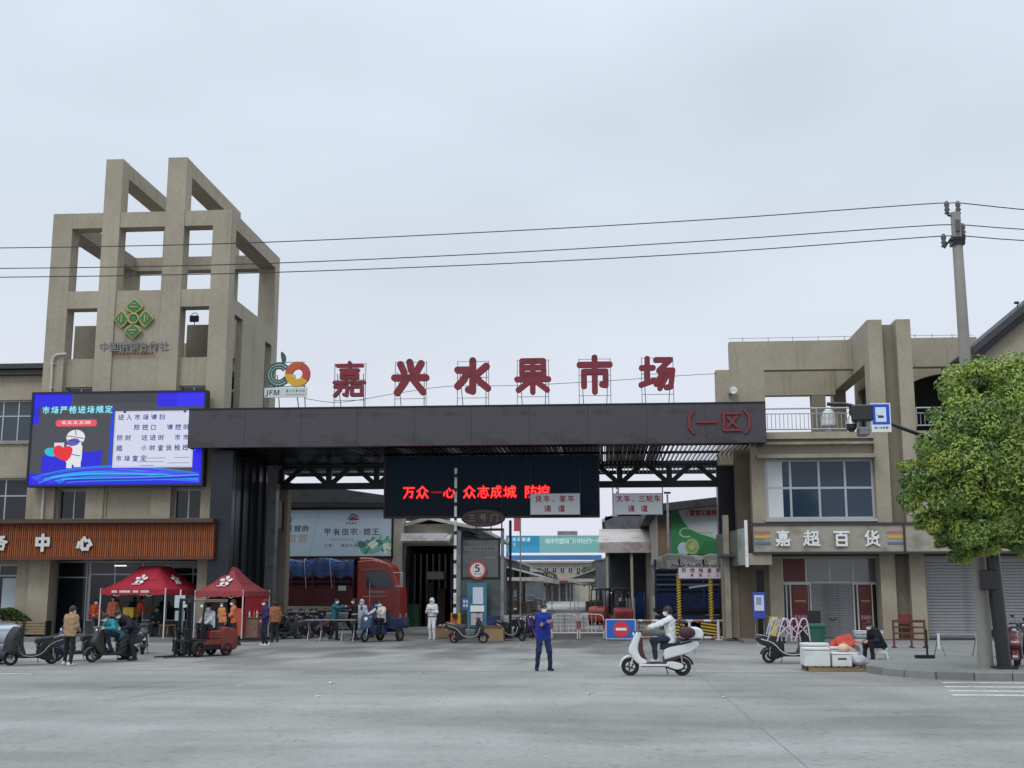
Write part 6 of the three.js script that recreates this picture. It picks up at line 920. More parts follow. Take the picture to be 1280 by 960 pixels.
row('long row of lock-up stalls on the right side of the lane', X(744, 745, -112), -118, -166, 2.6, -1, [[roofGrey, pinkish, m.cream], roofGrey, m.interiorWall], 6);
{ // far building closing the lane
  const z = -262, t = thing('far_building', 'pale two-storey building closing the far end of the lane', 'building'), x = (p) => X(p, 720, z), h = (py) => Y(py, z, 690);
  part(t, 'wall', [wall(x(600), x(800), 0, h(704), z, 0.6, [])], m.plasterPale); part(t, 'roof', [bx(x(598), x(802), h(704), h(701.5), z + 1, z - 8)], roofGrey); part(t, 'canopy', [bx(x(660), x(716), h(726), h(723), z + 0.02, z + 4)], M([0.4, 0.22, 0.2], 0.7));
  for (let i = 0; i < 12; i++) windowIn(t, x(640 + i * 10), x(646 + i * 10), h(717), h(709), z + 0.12, [0.5], [], { t: 0.14, glass: glassDark }); for (let i = 0; i < 6; i++) part(t, 'shop_opening', [bx(x(664 + i * 9), x(671 + i * 9), 0.05, h(729), z + 0.02, z + 0.06)], m.inside);
  const t2 = thing('far_building', 'grey roofed hall showing above the stalls left of the lane end', 'building'), z2 = -215, x2 = (p) => X(p, 700, z2); part(t2, 'wall', [bx(x2(580), x2(672), 0, Y(712, z2, 640), z2, z2 - 20)], m.interiorWall); part(t2, 'roof', [slab(poly([[x2(578), Y(713, z2, 640)], [x2(625), Y(700, z2, 640)], [x2(674), Y(713, z2, 640)], [x2(674), Y(715, z2, 640)], [x2(578), Y(715, z2, 640)]]), 22, 0).translate(0, 0, z2 - 10)], roofGrey);
}
{ // overhead banner across the lane
  const z = -118, x = (p) => X(p, 685, z), h = (py) => Y(py, z, 695), t = thing('overhead_banner', 'wide blue and teal banner on a frame across the lane', 'banner'), w = x(762) - x(633), hh = h(669.5) - h(691);
  const img = canvasTex(1024, Math.round(1024 * hh / w), (g, W, H) => { g.fillStyle = '#7fb6b4'; g.fillRect(0, 0, W, H); g.fillStyle = '#2f8fb8'; g.fillRect(0, 0, 330, H); g.fillStyle = '#3f9cc0'; g.fillRect(0, H * 0.62, 330, H * 0.38); write(g, '货车通道', 60, 18, 38, 46, 5, '#d8eef4'); g.fillStyle = '#cfe6f0'; g.fillRect(20, 22, 30, 34); write(g, '防控', 24, 72, 30, 36, 4, '#bfe0ee'); write(g, '有交易查货门小时合作一人市场'.replace(/[易交人]/g, '市'), 384, 24, 56, 46, 6, '#d5ebe0'); });
  part(t, 'sheet', [board(w, hh, 0.08).translate((x(633) + x(762)) / 2, (h(669.5) + h(691)) / 2, z)], M('#ffffff', 0.7, 0, { map: img })); part(t, 'lower_beam', [bx(x(633), x(752), h(700), h(694), z - 0.2, z + 0.1)], M([0.06, 0.2, 0.42], 0.6, 0, { map: dirtMap })); part(t, 'header_box', [bx(x(697), x(722), h(669), h(664), z - 0.2, z + 0.1)], m.greySteel);
  for (const p of [634, 760]) part(t, 'post', [bx(x(p) - 0.12, x(p) + 0.12, 0, h(669), z - 0.35, z - 0.11)], m.greySteel);
  const r = thing('red_streamer', 'short red vertical streamer above the overhead banner', 'banner', [X(646, 655, -100), 0, -100]); part(r, 'cloth', [bx(-0.24, 0.24, Y(664, -100, 646), Y(645, -100, 646), 0, 0.03)], M([0.42, 0.07, 0.10], 0.8)); part(r, 'pole', [rod([0.3, 0, 0], [0.3, Y(643, -100, 646), 0], 0.06)], m.greySteel);
  const r2 = thing('red_streamer', 'faded striped streamer behind the right hanging sign', 'banner', [X(772, 640, -112), 0, -112]); part(r2, 'pole', [rod([0.1, 0, 0], [0.1, Y(596, -112, 772), 0], 0.07)], m.greySteel); for (const [a, b] of [[612, 598], [632, 614], [655, 648]]) part(r2, 'cloth', [bx(-0.12, 0.12, Y(a, -112, 772), Y(b, -112, 772), 0.08, 0.12)], M([0.3, 0.2, 0.22], 0.8));
  for (let i = 0; i < 5; i++) { const p = [672, 684, 736, 747, 655][i], zz = [-230, -236, -205, -240, -225][i], tr = thing('roadside_tree', ['small round street tree at the lane end, left of centre', 'larger street tree right beside the small round one at the lane end', 'street tree by the right-hand stalls at the lane end', 'dark street tree farthest right at the lane end', 'street tree farthest left at the lane end, behind the awnings'][i], 'tree', [X(p, 720, zz), 0, zz]); part(tr, 'trunk', [rod([0, 0, 0], [0.1, 3, 0], 0.16, 7, 0.09)], m.wood); const g = []; for (let k = 0; k < 260; k++) { const a = rnd() * 6.28, e = Math.acos(rr(-0.8, 1)), q = 2.1 * Math.cbrt(rnd()), l = new THREE.PlaneGeometry(0.5, 0.32); l.rotateX(rnd() * 3).rotateY(rnd() * 6).translate(Math.cos(a) * Math.sin(e) * q * 1.1, 4.4 + Math.cos(e) * q, Math.sin(a) * Math.sin(e) * q); g.push(l); } part(tr, 'crown', g, M([0.06, 0.085, 0.035], 0.8, 0, { side: THREE.DoubleSide })); }
}
// ---------------------------------------------------------------- barrier arm, notice cabinet, fences and signs at the gate
{
  const z = -51.6, x = X(570, 700, z), t = thing('barrier_gate', 'orange and yellow barrier machine with its striped arm raised upright', 'barrier');
  part(t, 'machine', [rb(x - 0.04, 0.62, z, 0.32, 1.0, 0.36, 0.04, 2), rb(x - 0.04, 0.06, z, 0.42, 0.12, 0.46, 0.02)], m.orange); part(t, 'machine_face', [rb(x + 0.17, 0.72, z + 0.05, 0.14, 0.8, 0.36, 0.02)], m.yellow); part(t, 'pivot', [disc(0.12, 0.12).translate(x, 1.0, z + 0.24)], m.darkSteel);
  const top = Y(586, z, 570), arm = part(t, 'arm', [bx(x - 0.055, x + 0.055, 1.1, top, z + 0.26, z + 0.32)], m.white);
  for (let y = 1.35, i = 0; y < top - 0.3; y += 0.62, i++) part(arm, 'arm_stripe', [bx(x - 0.057, x + 0.057, y, y + 0.16, z + 0.257, z + 0.323)], m.darkSteel);
}
{
  const z = -52.2, x = (p) => X(p, 730, z), h = (py) => Y(py, z, 602), t = thing('notice_cabinet', 'tall grey metal notice cabinet on posts in the middle of the gate', 'notice board'), xa = x(574), xb = x(628);
  const panelM = M([0.15, 0.155, 0.155], 0.5, 0.3, { map: dirtMap });
  for (const q of [xa, xb]) part(t, 'post', [bx(q - 0.07, q + 0.07, 0, h(661), z - 0.07, z + 0.07)], m.greySteel); part(t, 'top_bar', [bx(xa - 0.06, xb + 0.06, h(663.5), h(660.5), z - 0.072, z + 0.072)], m.darkSteel);
  part(t, 'panel', [bx(xa + 0.08, xb - 0.1, h(722), h(673), z - 0.05, z + 0.03)], panelM); part(t, 'panel', [bx(xa + 0.08, xb - 0.1, h(786), h(724), z - 0.06, z + 0.02)], M([0.10, 0.12, 0.115], 0.4, 0.3, { map: dirtMap }));
  part(t, 'panel_frame', [bx(xa + 0.06, xb - 0.08, h(675), h(672.5), z - 0.06, z + 0.06), bx(xa + 0.06, xb - 0.08, h(724), h(721.5), z - 0.07, z + 0.06), bx(xb - 0.18, xb - 0.1, h(721), h(675), z - 0.06, z + 0.06), bx(xa + 0.06, xa + 0.14, h(721), h(675), z - 0.06, z + 0.06)], m.darkSteel);
  const tx = canvasTex(512, 64, (g, W, H) => { g.fillStyle = '#7b7d7c'; g.fillRect(0, 0, W, H); write(g, '入市场货车检查通道口', 8, 10, 42, 50, 5, '#3a3d40'); });
  part(t, 'lettering', [board(x(622) - x(580), h(683) - h(688.5), 0.01).translate((x(622) + x(580)) / 2, h(685.8), z + 0.04)], M('#ffffff', 0.6, 0, { map: tx })); part(t, 'lettering', [bx(x(606), x(620), h(697.5), h(696), z + 0.03, z + 0.042)], m.greySteel);
  // oval sign above
  const o = thing('oval_sign', 'dark oval sign with gold characters above the notice cabinet', 'sign', [X(604, 647.5, z), Y(647.5, z, 604), z]), rx = (X(631, 647, z) - X(577, 647, z)) / 2, ry = (Y(637, z, 604) - Y(658, z, 604)) / 2, es = new THREE.Shape(); es.absellipse(0, 0, rx, ry, 0, Math.PI * 2);
  part(o, 'plate', [slab(es, 0.12, 0.02, 24)], M([0.035, 0.022, 0.022], 0.4)); const es2 = new THREE.Shape(); es2.absellipse(0, 0, rx * 0.93, ry * 0.86, 0, Math.PI * 2); const hole = new THREE.Path(); hole.absellipse(0, 0, rx * 0.9, ry * 0.8, 0, Math.PI * 2); es2.holes.push(hole); part(o, 'rim_line', [slab(es2, 0.02, 0).translate(0, 0, 0.065)], M([0.14, 0.09, 0.06], 0.4));
  [...'三号门'].forEach((ch, i) => { const c = part(o, 'character', solid(ch, 0.34, 0.035, 0.03), M([0.26, 0.19, 0.11], 0.4, 0.3)); c.position.set((i - 1) * 0.5, 0, 0.09); });
  for (const q of [-0.3, 0.35]) part(o, 'hanger', [rod([q, -ry - 0.25, 0], [q, -ry * 0.7, 0], 0.025)], m.darkSteel); part(o, 'hanger', [rod([rx * 0.86, -0.5, 0], [rx * 0.86, 2.8, 0], 0.03)], m.darkSteel);
  const ps = thing('steel_post', 'thin dark steel post just right of the notice cabinet', 'post', [x(637), 0, z - 0.4]); part(ps, 'shaft', [rod([0, 0, 0], [0, h(650), 0], 0.06, 8)], m.darkSteel); part(ps, 'base', [rb(0, 0.03, 0, 0.25, 0.06, 0.25, 0.01)], m.darkSteel);
  // round speed sign
  const s5 = thing('speed_sign', 'round red-rimmed sign reading 5 on the notice cabinet', 'road sign', [x(597), h(712.5), z + 0.12]);
  const r = (x(609) - x(585.5)) / 2, im = canvasTex(256, 256, (g, W) => { g.fillStyle = '#b0453f'; g.fillRect(0, 0, W, W); g.fillStyle = '#d9d2d2'; g.beginPath(); g.arc(128, 128, 96, 0, 7); g.fill(); g.fillStyle = '#15161a'; g.font = 'bold 140px sans-serif'; g.textAlign = 'center'; g.fillText('5', 128, 156); write(g, '公里小时', 76, 170, 25, 28, 3, '#2a2b30'); g.fillStyle = '#2a2b30'; g.fillRect(84, 172, 18, 5); g.fillRect(90, 180, 12, 12); g.fillRect(112, 172, 14, 5); g.fillRect(112, 184, 14, 5); });
  { const g = new THREE.CircleGeometry(r, 32); g.userData.keepUV = true; part(s5, 'face', [g.translate(0, 0, 0.022)], M('#ffffff', 0.4, 0, { map: im })); part(s5, 'backing', [disc(r, 0.04, 32)], m.greySteel); part(s5, 'bracket', [bx(-0.05, 0.05, -0.3, 0.3, -0.1, -0.022)], m.darkSteel); }
  // health-code stand in front of it
  const k = thing('info_stand', 'blue and white upright information stand below the round 5 sign', 'sign', [x(598), 0, z + 0.55]);
  const blu = M([0.04, 0.12, 0.36], 0.5), pale = M([0.55, 0.62, 0.72], 0.4);
  part(k, 'back_board', [rb(0, 1.45, 0, 0.86, 1.9, 0.06, 0.02)], M([0.05, 0.17, 0.25], 0.5, 0, { map: dirtMap })); part(k, 'poster', [rb(0.05, 1.85, 0.05, 0.46, 0.72, 0.02, 0.008)], pale); part(k, 'poster', [rb(0.02, 1.3, 0.05, 0.6, 0.26, 0.02, 0.008)], m.whiteClean); part(k, 'poster', [rb(0.0, 0.85, 0.05, 0.5, 0.5, 0.02, 0.008)], M([0.5, 0.4, 0.42], 0.5)); part(k, 'poster', [rb(-0.5, 1.5, 0.03, 0.26, 0.5, 0.02, 0.008)], blu); for (let i = 0; i < 4; i++) part(k, 'small_card', [rb(-0.55 + (i % 2) * 0.12, 1.6 - Math.floor(i / 2) * 0.17, 0.05, 0.08, 0.12, 0.01, 0.003)], pale); part(k, 'foot', [rb(0, 0.03, 0, 0.9, 0.06, 0.5, 0.02), rb(-0.35, 0.3, 0, 0.06, 0.6, 0.05, 0.01), rb(0.35, 0.3, 0, 0.06, 0.6, 0.05, 0.01)], m.greySteel);
  const b = thing('storage_box', 'dark blue box standing right of the information stand', 'box', [x(617), 0, z + 0.35]); part(b, 'shell', [rb(0, 0.5, 0, 0.62, 0.9, 0.4, 0.04, 2)], M([0.012, 0.025, 0.10], 0.5)); part(b, 'lid', [rb(0, 0.97, 0, 0.66, 0.06, 0.44, 0.02)], M([0.02, 0.035, 0.13], 0.5));
}
const carton = (label, px, py, w, h, d, turn = 0, group) => { const p = ground(px, py), t = thing('cardboard_box', label, 'box', [p.x, 0, p.z], turn, group); part(t, 'carton', [rb(0, h / 2, 0, w, h, d, 0.01)], m.card); part(t, 'tape', [bx(-w / 2 - 0.002, w / 2 + 0.002, h - 0.03, h + 0.003, -0.03, 0.03)], M([0.45, 0.36, 0.22], 0.4)); for (const q of [-1, 1]) part(t, 'flap', [bar([q * w * 0.25, h + 0.005, d / 2], [q * w * 0.25, h + 0.14, d / 2 + 0.08], w * 0.46, 0.006)], m.card); return t; };
carton('open brown carton on the ground beside the white-suited person', 554, 797, 0.62, 0.4, 0.45, 0.1); { const p = ground(554, 797), t = thing('plastic_bag', 'white crumpled bags lying in the open brown carton', 'bag', [p.x, 0.42, p.z]); part(t, 'bag', [ball(-0.12, 0.06, 0, 0.12, 1.1, 0.8, 0.9, 8), ball(0.12, 0.08, 0.03, 0.13, 1, 0.9, 1, 8)], m.foam); }
carton('brown carton between the black scooter and the parked scooters', 618, 801, 0.85, 0.5, 0.5, -0.1);
// crowd barriers of red and white pipe
function crowdBarrier(label, px0, px1, pyBase, flip, group) {
  const a = ground(px0, pyBase), b = ground(px1, pyBase), w = b.x - a.x, t = thing('crowd_barrier', label, 'barrier', [(a.x + b.x) / 2, 0, a.z], 0, group), h = 1.05, r = 0.028, wm = M([0.62, 0.58, 0.56], 0.5, 0, { map: dirtMap }), rm = m.red;
  part(t, 'frame', [tube([[-w / 2, 0.02, 0], [-w / 2, 0.8, 0], [-w / 2 + 0.05, h - 0.06, 0], [-w / 2 + 0.16, h, 0], [w / 2 - 0.16, h, 0], [w / 2 - 0.05, h - 0.06, 0], [w / 2, 0.8, 0], [w / 2, 0.02, 0]], r, 50, 7), rod([-w / 2, 0.3, 0], [w / 2, 0.3, 0], r)], wm);
  const n = Math.max(4, Math.round(w / 0.17)); for (let i = 1; i < n; i++) part(t, 'upright', [rod([-w / 2 + w * i / n, 0.3, 0], [-w / 2 + w * i / n, h - 0.01, 0], 0.016, 6)], i % 4 === (flip ? 1 : 3) ? rm : wm);
  for (const q of [-1, 1]) { part(t, 'foot', [rod([q * w / 2, 0.025, -0.25], [q * w / 2, 0.025, 0.25], r)], rm); part(t, 'sleeve', [rod([q * w / 2, 0.45, 0], [q * w / 2, 0.8, 0], r + 0.012)], rm); }
}
crowdBarrier('red and white pipe barrier right behind the person in blue', 690, 722, 800, 0); crowdBarrier('short red and white pipe barrier beside the no-entry board', 725, 755, 800, 1);
{ // no-entry board
  const p = ground(776, 800.5), z = p.z, w = X(794.5, 787, z) - X(757, 787, z), h = Y(774, z, 776) - Y(799, z, 776), t = thing('no_entry_board', 'blue board with a red no-entry disc standing before the long barrier', 'road sign', [p.x, Y(787, z, 776), z + 0.3]);
  part(t, 'board', [rb(0, 0, 0, w, h, 0.03, 0.012)], m.white); part(t, 'blue_field', [bx(-w / 2 + 0.035, w / 2 - 0.035, -h / 2 + 0.035, h / 2 - 0.035, 0.0, 0.02)], M([0.012, 0.13, 0.50], 0.4)); part(t, 'red_disc', [disc(h * 0.4, 0.012, 32).translate(0.02, 0, 0.026)], M([0.62, 0.04, 0.05], 0.4)); part(t, 'white_bar', [bx(-h * 0.27 + 0.02, h * 0.27 + 0.02, -0.055, 0.055, 0.03, 0.038)], m.whiteClean); part(t, 'strut', [rod([-w * 0.4, -h / 2, -0.02], [-w * 0.4, -0.98 + h * 0.12, -0.35], 0.02), rod([w * 0.4, -h / 2, -0.02], [w * 0.4, -0.98 + h * 0.12, -0.35], 0.02)], m.darkSteel); t.position.y = Math.max(t.position.y, h / 2 + 0.06);
}
{ // long pipe barrier with hazard plates
  const p = ground(870, 800), z = p.z, x = (q) => X(q, 787, z), t = thing('pipe_barrier', 'long white and red pipe barrier with striped plates across the right lane', 'barrier'), y1 = Y(776, z, 870), y0 = Y(797, z, 870), cuts = [796, 803, 815, 823, 836, 845, 858, 866, 880, 889, 902, 911, 921, 933];
  for (const y of [y1, y0]) for (let i = 0; i + 1 < cuts.length; i++) part(t, 'rail_section', [rod([x(cuts[i]), y, z], [x(cuts[i + 1]), y, z], 0.055, 10)], i % 2 ? M([0.42, 0.19, 0.17], 0.6, 0, { map: dirtMap }) : m.white);
  for (const q of [797, 862, 898, 932]) part(t, 'post', [rod([x(q), 0, z], [x(q), y1 + 0.05, z], 0.06, 10), rb(x(q), 0.02, z, 0.3, 0.04, 0.36, 0.01)], q === 898 || q === 862 ? m.white : m.steel);
  for (const [a, b] of [[843, 856], [876, 896]]) { const pl = part(t, 'hazard_plate', [bx(x(a), x(b), y0 + 0.1, y1 - 0.07, z - 0.03, z + 0.0)], m.black), w = x(b) - x(a), hh = y1 - y0 - 0.17, n = 4; for (let i = 0; i < n; i++) part(pl, 'hazard_stripe', [slab(poly([[0, (i + 0.65) / n * hh], [w, Math.max(0, (i - 0.15) / n * hh)], [w, (i + 0.35) / n * hh], [0, Math.min(hh, (i + 1.1) / n * hh)]]), 0.006, 0).translate(x(a), y0 + 0.1, z + 0.005)], m.yellow); }
}
{ // banner on two hazard posts
  const z = -52.6, x = (q) => X(q, 740, z), h = (py) => Y(py, z, 880), t = thing('hazard_banner', 'white banner with dark red characters on two striped posts, right lane', 'banner');
  for (const q of [848.5, 888.5]) { const c = part(t, 'post', [rod([x(q), 0, z], [x(q), h(709), z], 0.085, 12)], m.black), n = 22; for (let i = 0; i < n; i++) { const y = 0.3 + i * (h(711) - 0.4) / n; part(c, 'post_stripe', [new THREE.TorusGeometry(0.082, 0.03, 5, 12).scale(1, 1, 1.6).rotateX(Math.PI / 2).rotateZ(0.55).translate(x(q), y, z)], m.yellow); } }
  const w = x(921) - x(848), hh = h(709) - h(723.5), img = canvasTex(768, Math.round(768 * hh / w), (g, W, H) => { g.fillStyle = '#d6cdd2'; g.fillRect(0, 0, W, H); g.strokeStyle = '#703848'; g.lineWidth = 5; g.strokeRect(4, 4, W - 8, H - 8); write(g, '防控检查客货', 48, 14, 58, 112, 8, '#5a2434'); write(g, '通道入口', 160, 86, 40, 112, 6, '#7a3040'); for (let i = 0; i < 40; i++) { g.fillStyle = 'rgba(80,60,70,0.08)'; g.fillRect(rnd() * W, rnd() * H, rr(8, 40), rr(3, 12)); } });
  part(t, 'sheet', [board(w, hh, 0.03).translate((x(848) + x(921)) / 2, (h(709) + h(723.5)) / 2, z + 0.12)], M('#ffffff', 0.75, 0, { map: img }));
  const gar = part(t, 'garland', [tube(Array.from({ length: 13 }, (_, i) => [lerp(x(838), x(922), i / 12), h(708) + (i % 2 ? 0.06 : 0), z + 0.12]), 0.02, 60, 5)], m.darkSteel); for (let i = 0; i < 26; i++) part(gar, 'bulb', [ball(lerp(x(838), x(922), i / 25), h(708) + 0.03 + (i % 2) * 0.05, z + 0.14, 0.035, 1, 1, 1, 6)], i % 3 ? m.red : m.white);
  const bs = thing('info_stand', 'blue stand with a white screen-like sheet by the right column', 'sign', [X(950, 790, -49.2), 0.12, -49.2]); part(bs, 'board', [rb(0, 1.35, 0, 0.5, 1.05, 0.07, 0.02)], M([0.035, 0.07, 0.36], 0.4)); part(bs, 'sheet', [rb(0.0, 1.45, 0.045, 0.38, 0.62, 0.012, 0.004)], M([0.55, 0.6, 0.7], 0.4)); part(bs, 'sheet_print', [rb(-0.01, 1.53, 0.055, 0.2, 0.3, 0.006, 0.002)], M([0.22, 0.27, 0.4], 0.5)); part(bs, 'leg', [rod([-0.17, 0, 0], [-0.17, 0.85, 0], 0.02), rod([0.17, 0, 0], [0.17, 0.85, 0], 0.02), rb(0, 0.015, 0, 0.5, 0.03, 0.4, 0.01)], m.greySteel);
  const yb = thing('yellow_bin', 'small yellow bin right of the blue stand', 'bin', [X(967, 790, -49.4), 0.12, -49.4]); part(yb, 'shell', [rb(0, 0.42, 0, 0.36, 0.84, 0.34, 0.04, 2)], M([0.55, 0.47, 0.05], 0.5)); part(yb, 'lid', [rb(0, 0.87, 0, 0.38, 0.07, 0.36, 0.03, 2)], M([0.45, 0.38, 0.04], 0.5));
}
// ---------------------------------------------------------------- tents
function tent(label, px, z, turn, w, mat, o = {}) {
  const t = thing('market_tent', label, 'tent', [X(px, 800, z), 0.14, z], turn), d = o.d ?? 3, h = o.h ?? 2.05, hw = w / 2, hd = d / 2, lm = M([0.66, 0.66, 0.66], 0.4, 0.4);
  for (const [a, b] of [[-1, -1], [1, -1], [1, 1], [-1, 1]]) part(t, 'leg', [bx(a * hw - 0.022, a * hw + 0.022, 0, h + 0.04, b * hd - 0.022, b * hd + 0.022)], lm);
  const N = 14, top = o.top ?? 0.22, rise = o.rise ?? 1.05, sag = (k) => h + rise * (k * k * 0.55 + k * 0.45), pos = [], idx = [], uv = []; // ring k from eave (0) to crown (1)
  for (let k = 0; k <= N; k++) { const q = k / N, s = lerp(1, top, q), y = sag(q); for (let i = 0; i <= 32; i++) { const f = i / 32 * 4, e = Math.floor(f) % 4, u = f - Math.floor(f), c = [[-1, -1], [1, -1], [1, 1], [-1, 1]], A = c[e], B = c[(e + 1) % 4], dip = -0.05 * Math.sin(u * Math.PI) * (1 - q); pos.push(lerp(A[0], B[0], u) * hw * s, y + dip, lerp(A[1], B[1], u) * hd * s); uv.push(f, q); } }
  for (let k = 0; k < N; k++) for (let i = 0; i < 32; i++) { const a = k * 33 + i; idx.push(a, a + 33, a + 1, a + 1, a + 33, a + 34); }
  const c0 = pos.length / 3; pos.push(0, sag(1) + 0.04, 0); uv.push(0, 1); for (let i = 0; i < 32; i++) idx.push(N * 33 + i, c0, N * 33 + i + 1);
  const g = new THREE.BufferGeometry(); g.setAttribute('position', new THREE.Float32BufferAttribute(pos, 3)); g.setAttribute('uv', new THREE.Float32BufferAttribute(uv, 2)); g.setIndex(idx); g.computeVertexNormals();
  part(t, 'roof', [g], mat);
  for (const [a, b, side] of [[-1, 1, 0], [1, 1, 1], [1, -1, 2], [-1, -1, 3]]) { const L = side % 2 ? d : w, s = new THREE.Shape(); s.moveTo(-L / 2, 0); s.lineTo(L / 2, 0); s.lineTo(L / 2, -0.2); for (let i = 8; i >= 0; i--) s.lineTo(-L / 2 + L * i / 8, -0.2 - (i % 2) * 0.05); const v = part(t, 'valance', [new THREE.ExtrudeGeometry(s, { depth: 0.012, bevelEnabled: false })], mat); v.rotation.y = side * Math.PI / 2; v.position.set(side === 1 ? hw + 0.01 : side === 3 ? -hw - 0.01 : 0, h + 0.0, side === 0 ? hd + 0.01 : side === 2 ? -hd - 0.01 : 0); }
  // white printed star of five petals on the roof, text on the valance
  const wm = M([0.72, 0.68, 0.68], 0.8), slope = Math.atan2(rise, hd * (1 - top));
  const pr = (y0, sz, side) => { const p = new THREE.Group(); p.name = 'roof_print'; t.add(p); const q = 0.52, yy = sag(q) + 0.05, zz = hd * lerp(1, top, q) + 0.03; p.rotation.order = 'YXZ'; p.rotation.set(-(Math.PI / 2 - Math.atan2(rise * 1.0, hd * (1 - top))), side ? Math.PI / 2 : 0, 0); if (side) p.position.set(hw * lerp(1, top, q) + 0.03, yy, 0); else p.position.set(0, yy, zz); for (let i = 0; i < 5; i++) { const k = part(p, 'print_petal', [slab(spline([[0, 0.05], [0.09, 0.16], [0.03, 0.30], [-0.08, 0.24], [-0.04, 0.12]]), 0.008, 0)], wm); k.rotation.z = i * Math.PI * 0.4; k.scale.setScalar(sz); } part(p, 'print_line', [bx(-0.3 * sz, 0.12 * sz, -0.32 * sz, -0.28 * sz, 0, 0.006)], wm); };
  pr(0, 1, 0); if (o.side) pr(0, 0.9, 1);
  if (o.text) { const words = [4, 8, 4, 6]; let x = -hw + 0.55; for (const n of words) { for (let i = 0; i < n; i++) { part(t, 'valance_letter', [bx(x, x + 0.05, h - 0.14, h - 0.05, hd + 0.022, hd + 0.026)], wm); x += 0.068; } x += 0.11; } }
  part(t, 'truss', [...[-1, 1].flatMap((q) => [rod([-hw, h - 0.05, q * hd], [-hw / 2, h - 0.28, q * hd], 0.012, 5), rod([-hw / 2, h - 0.28, q * hd], [0, h - 0.05, q * hd], 0.012, 5), rod([0, h - 0.05, q * hd], [hw / 2, h - 0.28, q * hd], 0.012, 5), rod([hw / 2, h - 0.28, q * hd], [hw, h - 0.05, q * hd], 0.012, 5)]), rod([0, h - 0.2, 0], [0, sag(1), 0], 0.02)], lm);
  return t;
}
const tentA = tent('large red market tent with white prints on roof and valance', 190, -49.9, -0.24, 3.15, m.tentRed, { side: true, text: true, top: 0.3, rise: 0.95, d: 3.0, h: 1.98 });
const tentB = tent('smaller faded red tent with red side cloths beside the forklift', 289, -49.6, -0.2, 2.2, m.tentFaded, { top: 0.1, rise: 0.98, d: 2.3, h: 1.9 });
{ const g = (x0, x1, z0, z1) => bx(x0, x1, 0.15, 1.86, z0, z1), red = M([0.40, 0.02, 0.03], 0.8, 0, { bumpMap: clothBump, bumpScale: 0.04 }); part(tentB, 'side_cloth', [g(-1.06, 1.06, -1.12, -1.1)], red); part(tentB, 'side_cloth', [g(1.06, 1.08, -1.05, 0.9)], red); part(tentB, 'side_cloth', [bx(0.55, 1.04, 0.1, 1.2, 1.1, 1.12)], M([0.5, 0.07, 0.04], 0.8)); }
{ // stall table with goods by the faded tent
  const z = -48.9, x = X(314, 795, z), t = thing('goods_table', 'low table wrapped in brown cloth right of the faded red tent', 'table', [x, 0.14, z]); part(t, 'cloth', [rb(0, 0.4, 0, 0.72, 0.8, 0.6, 0.03)], M([0.2, 0.11, 0.085], 0.9, 0, { bumpMap: clothBump, bumpScale: 0.05 })); part(t, 'table_top', [rb(0, 0.82, 0, 0.78, 0.04, 0.66, 0.01)], m.wood);
  for (let i = 0; i < 4; i++) { const b = thing('bottle', ['clear', 'white', 'amber', 'pale'][i] + ' bottle on the brown cloth-covered table', 'bottle', [x - 0.24 + i * 0.16, 0.98, z + 0.1 * (i % 2)]); part(b, 'glass', [new THREE.LatheGeometry([[0.001, 0], [0.04, 0], [0.042, 0.16], [0.018, 0.22], [0.016, 0.27], [0.001, 0.275]].map((p) => new THREE.Vector2(...p)), 12)], [m.lampClear, m.whiteClean, m.orange, m.foam][i]); part(b, 'cap', [new THREE.CylinderGeometry(0.02, 0.02, 0.03, 10).translate(0, 0.285, 0)], m.red); }
}
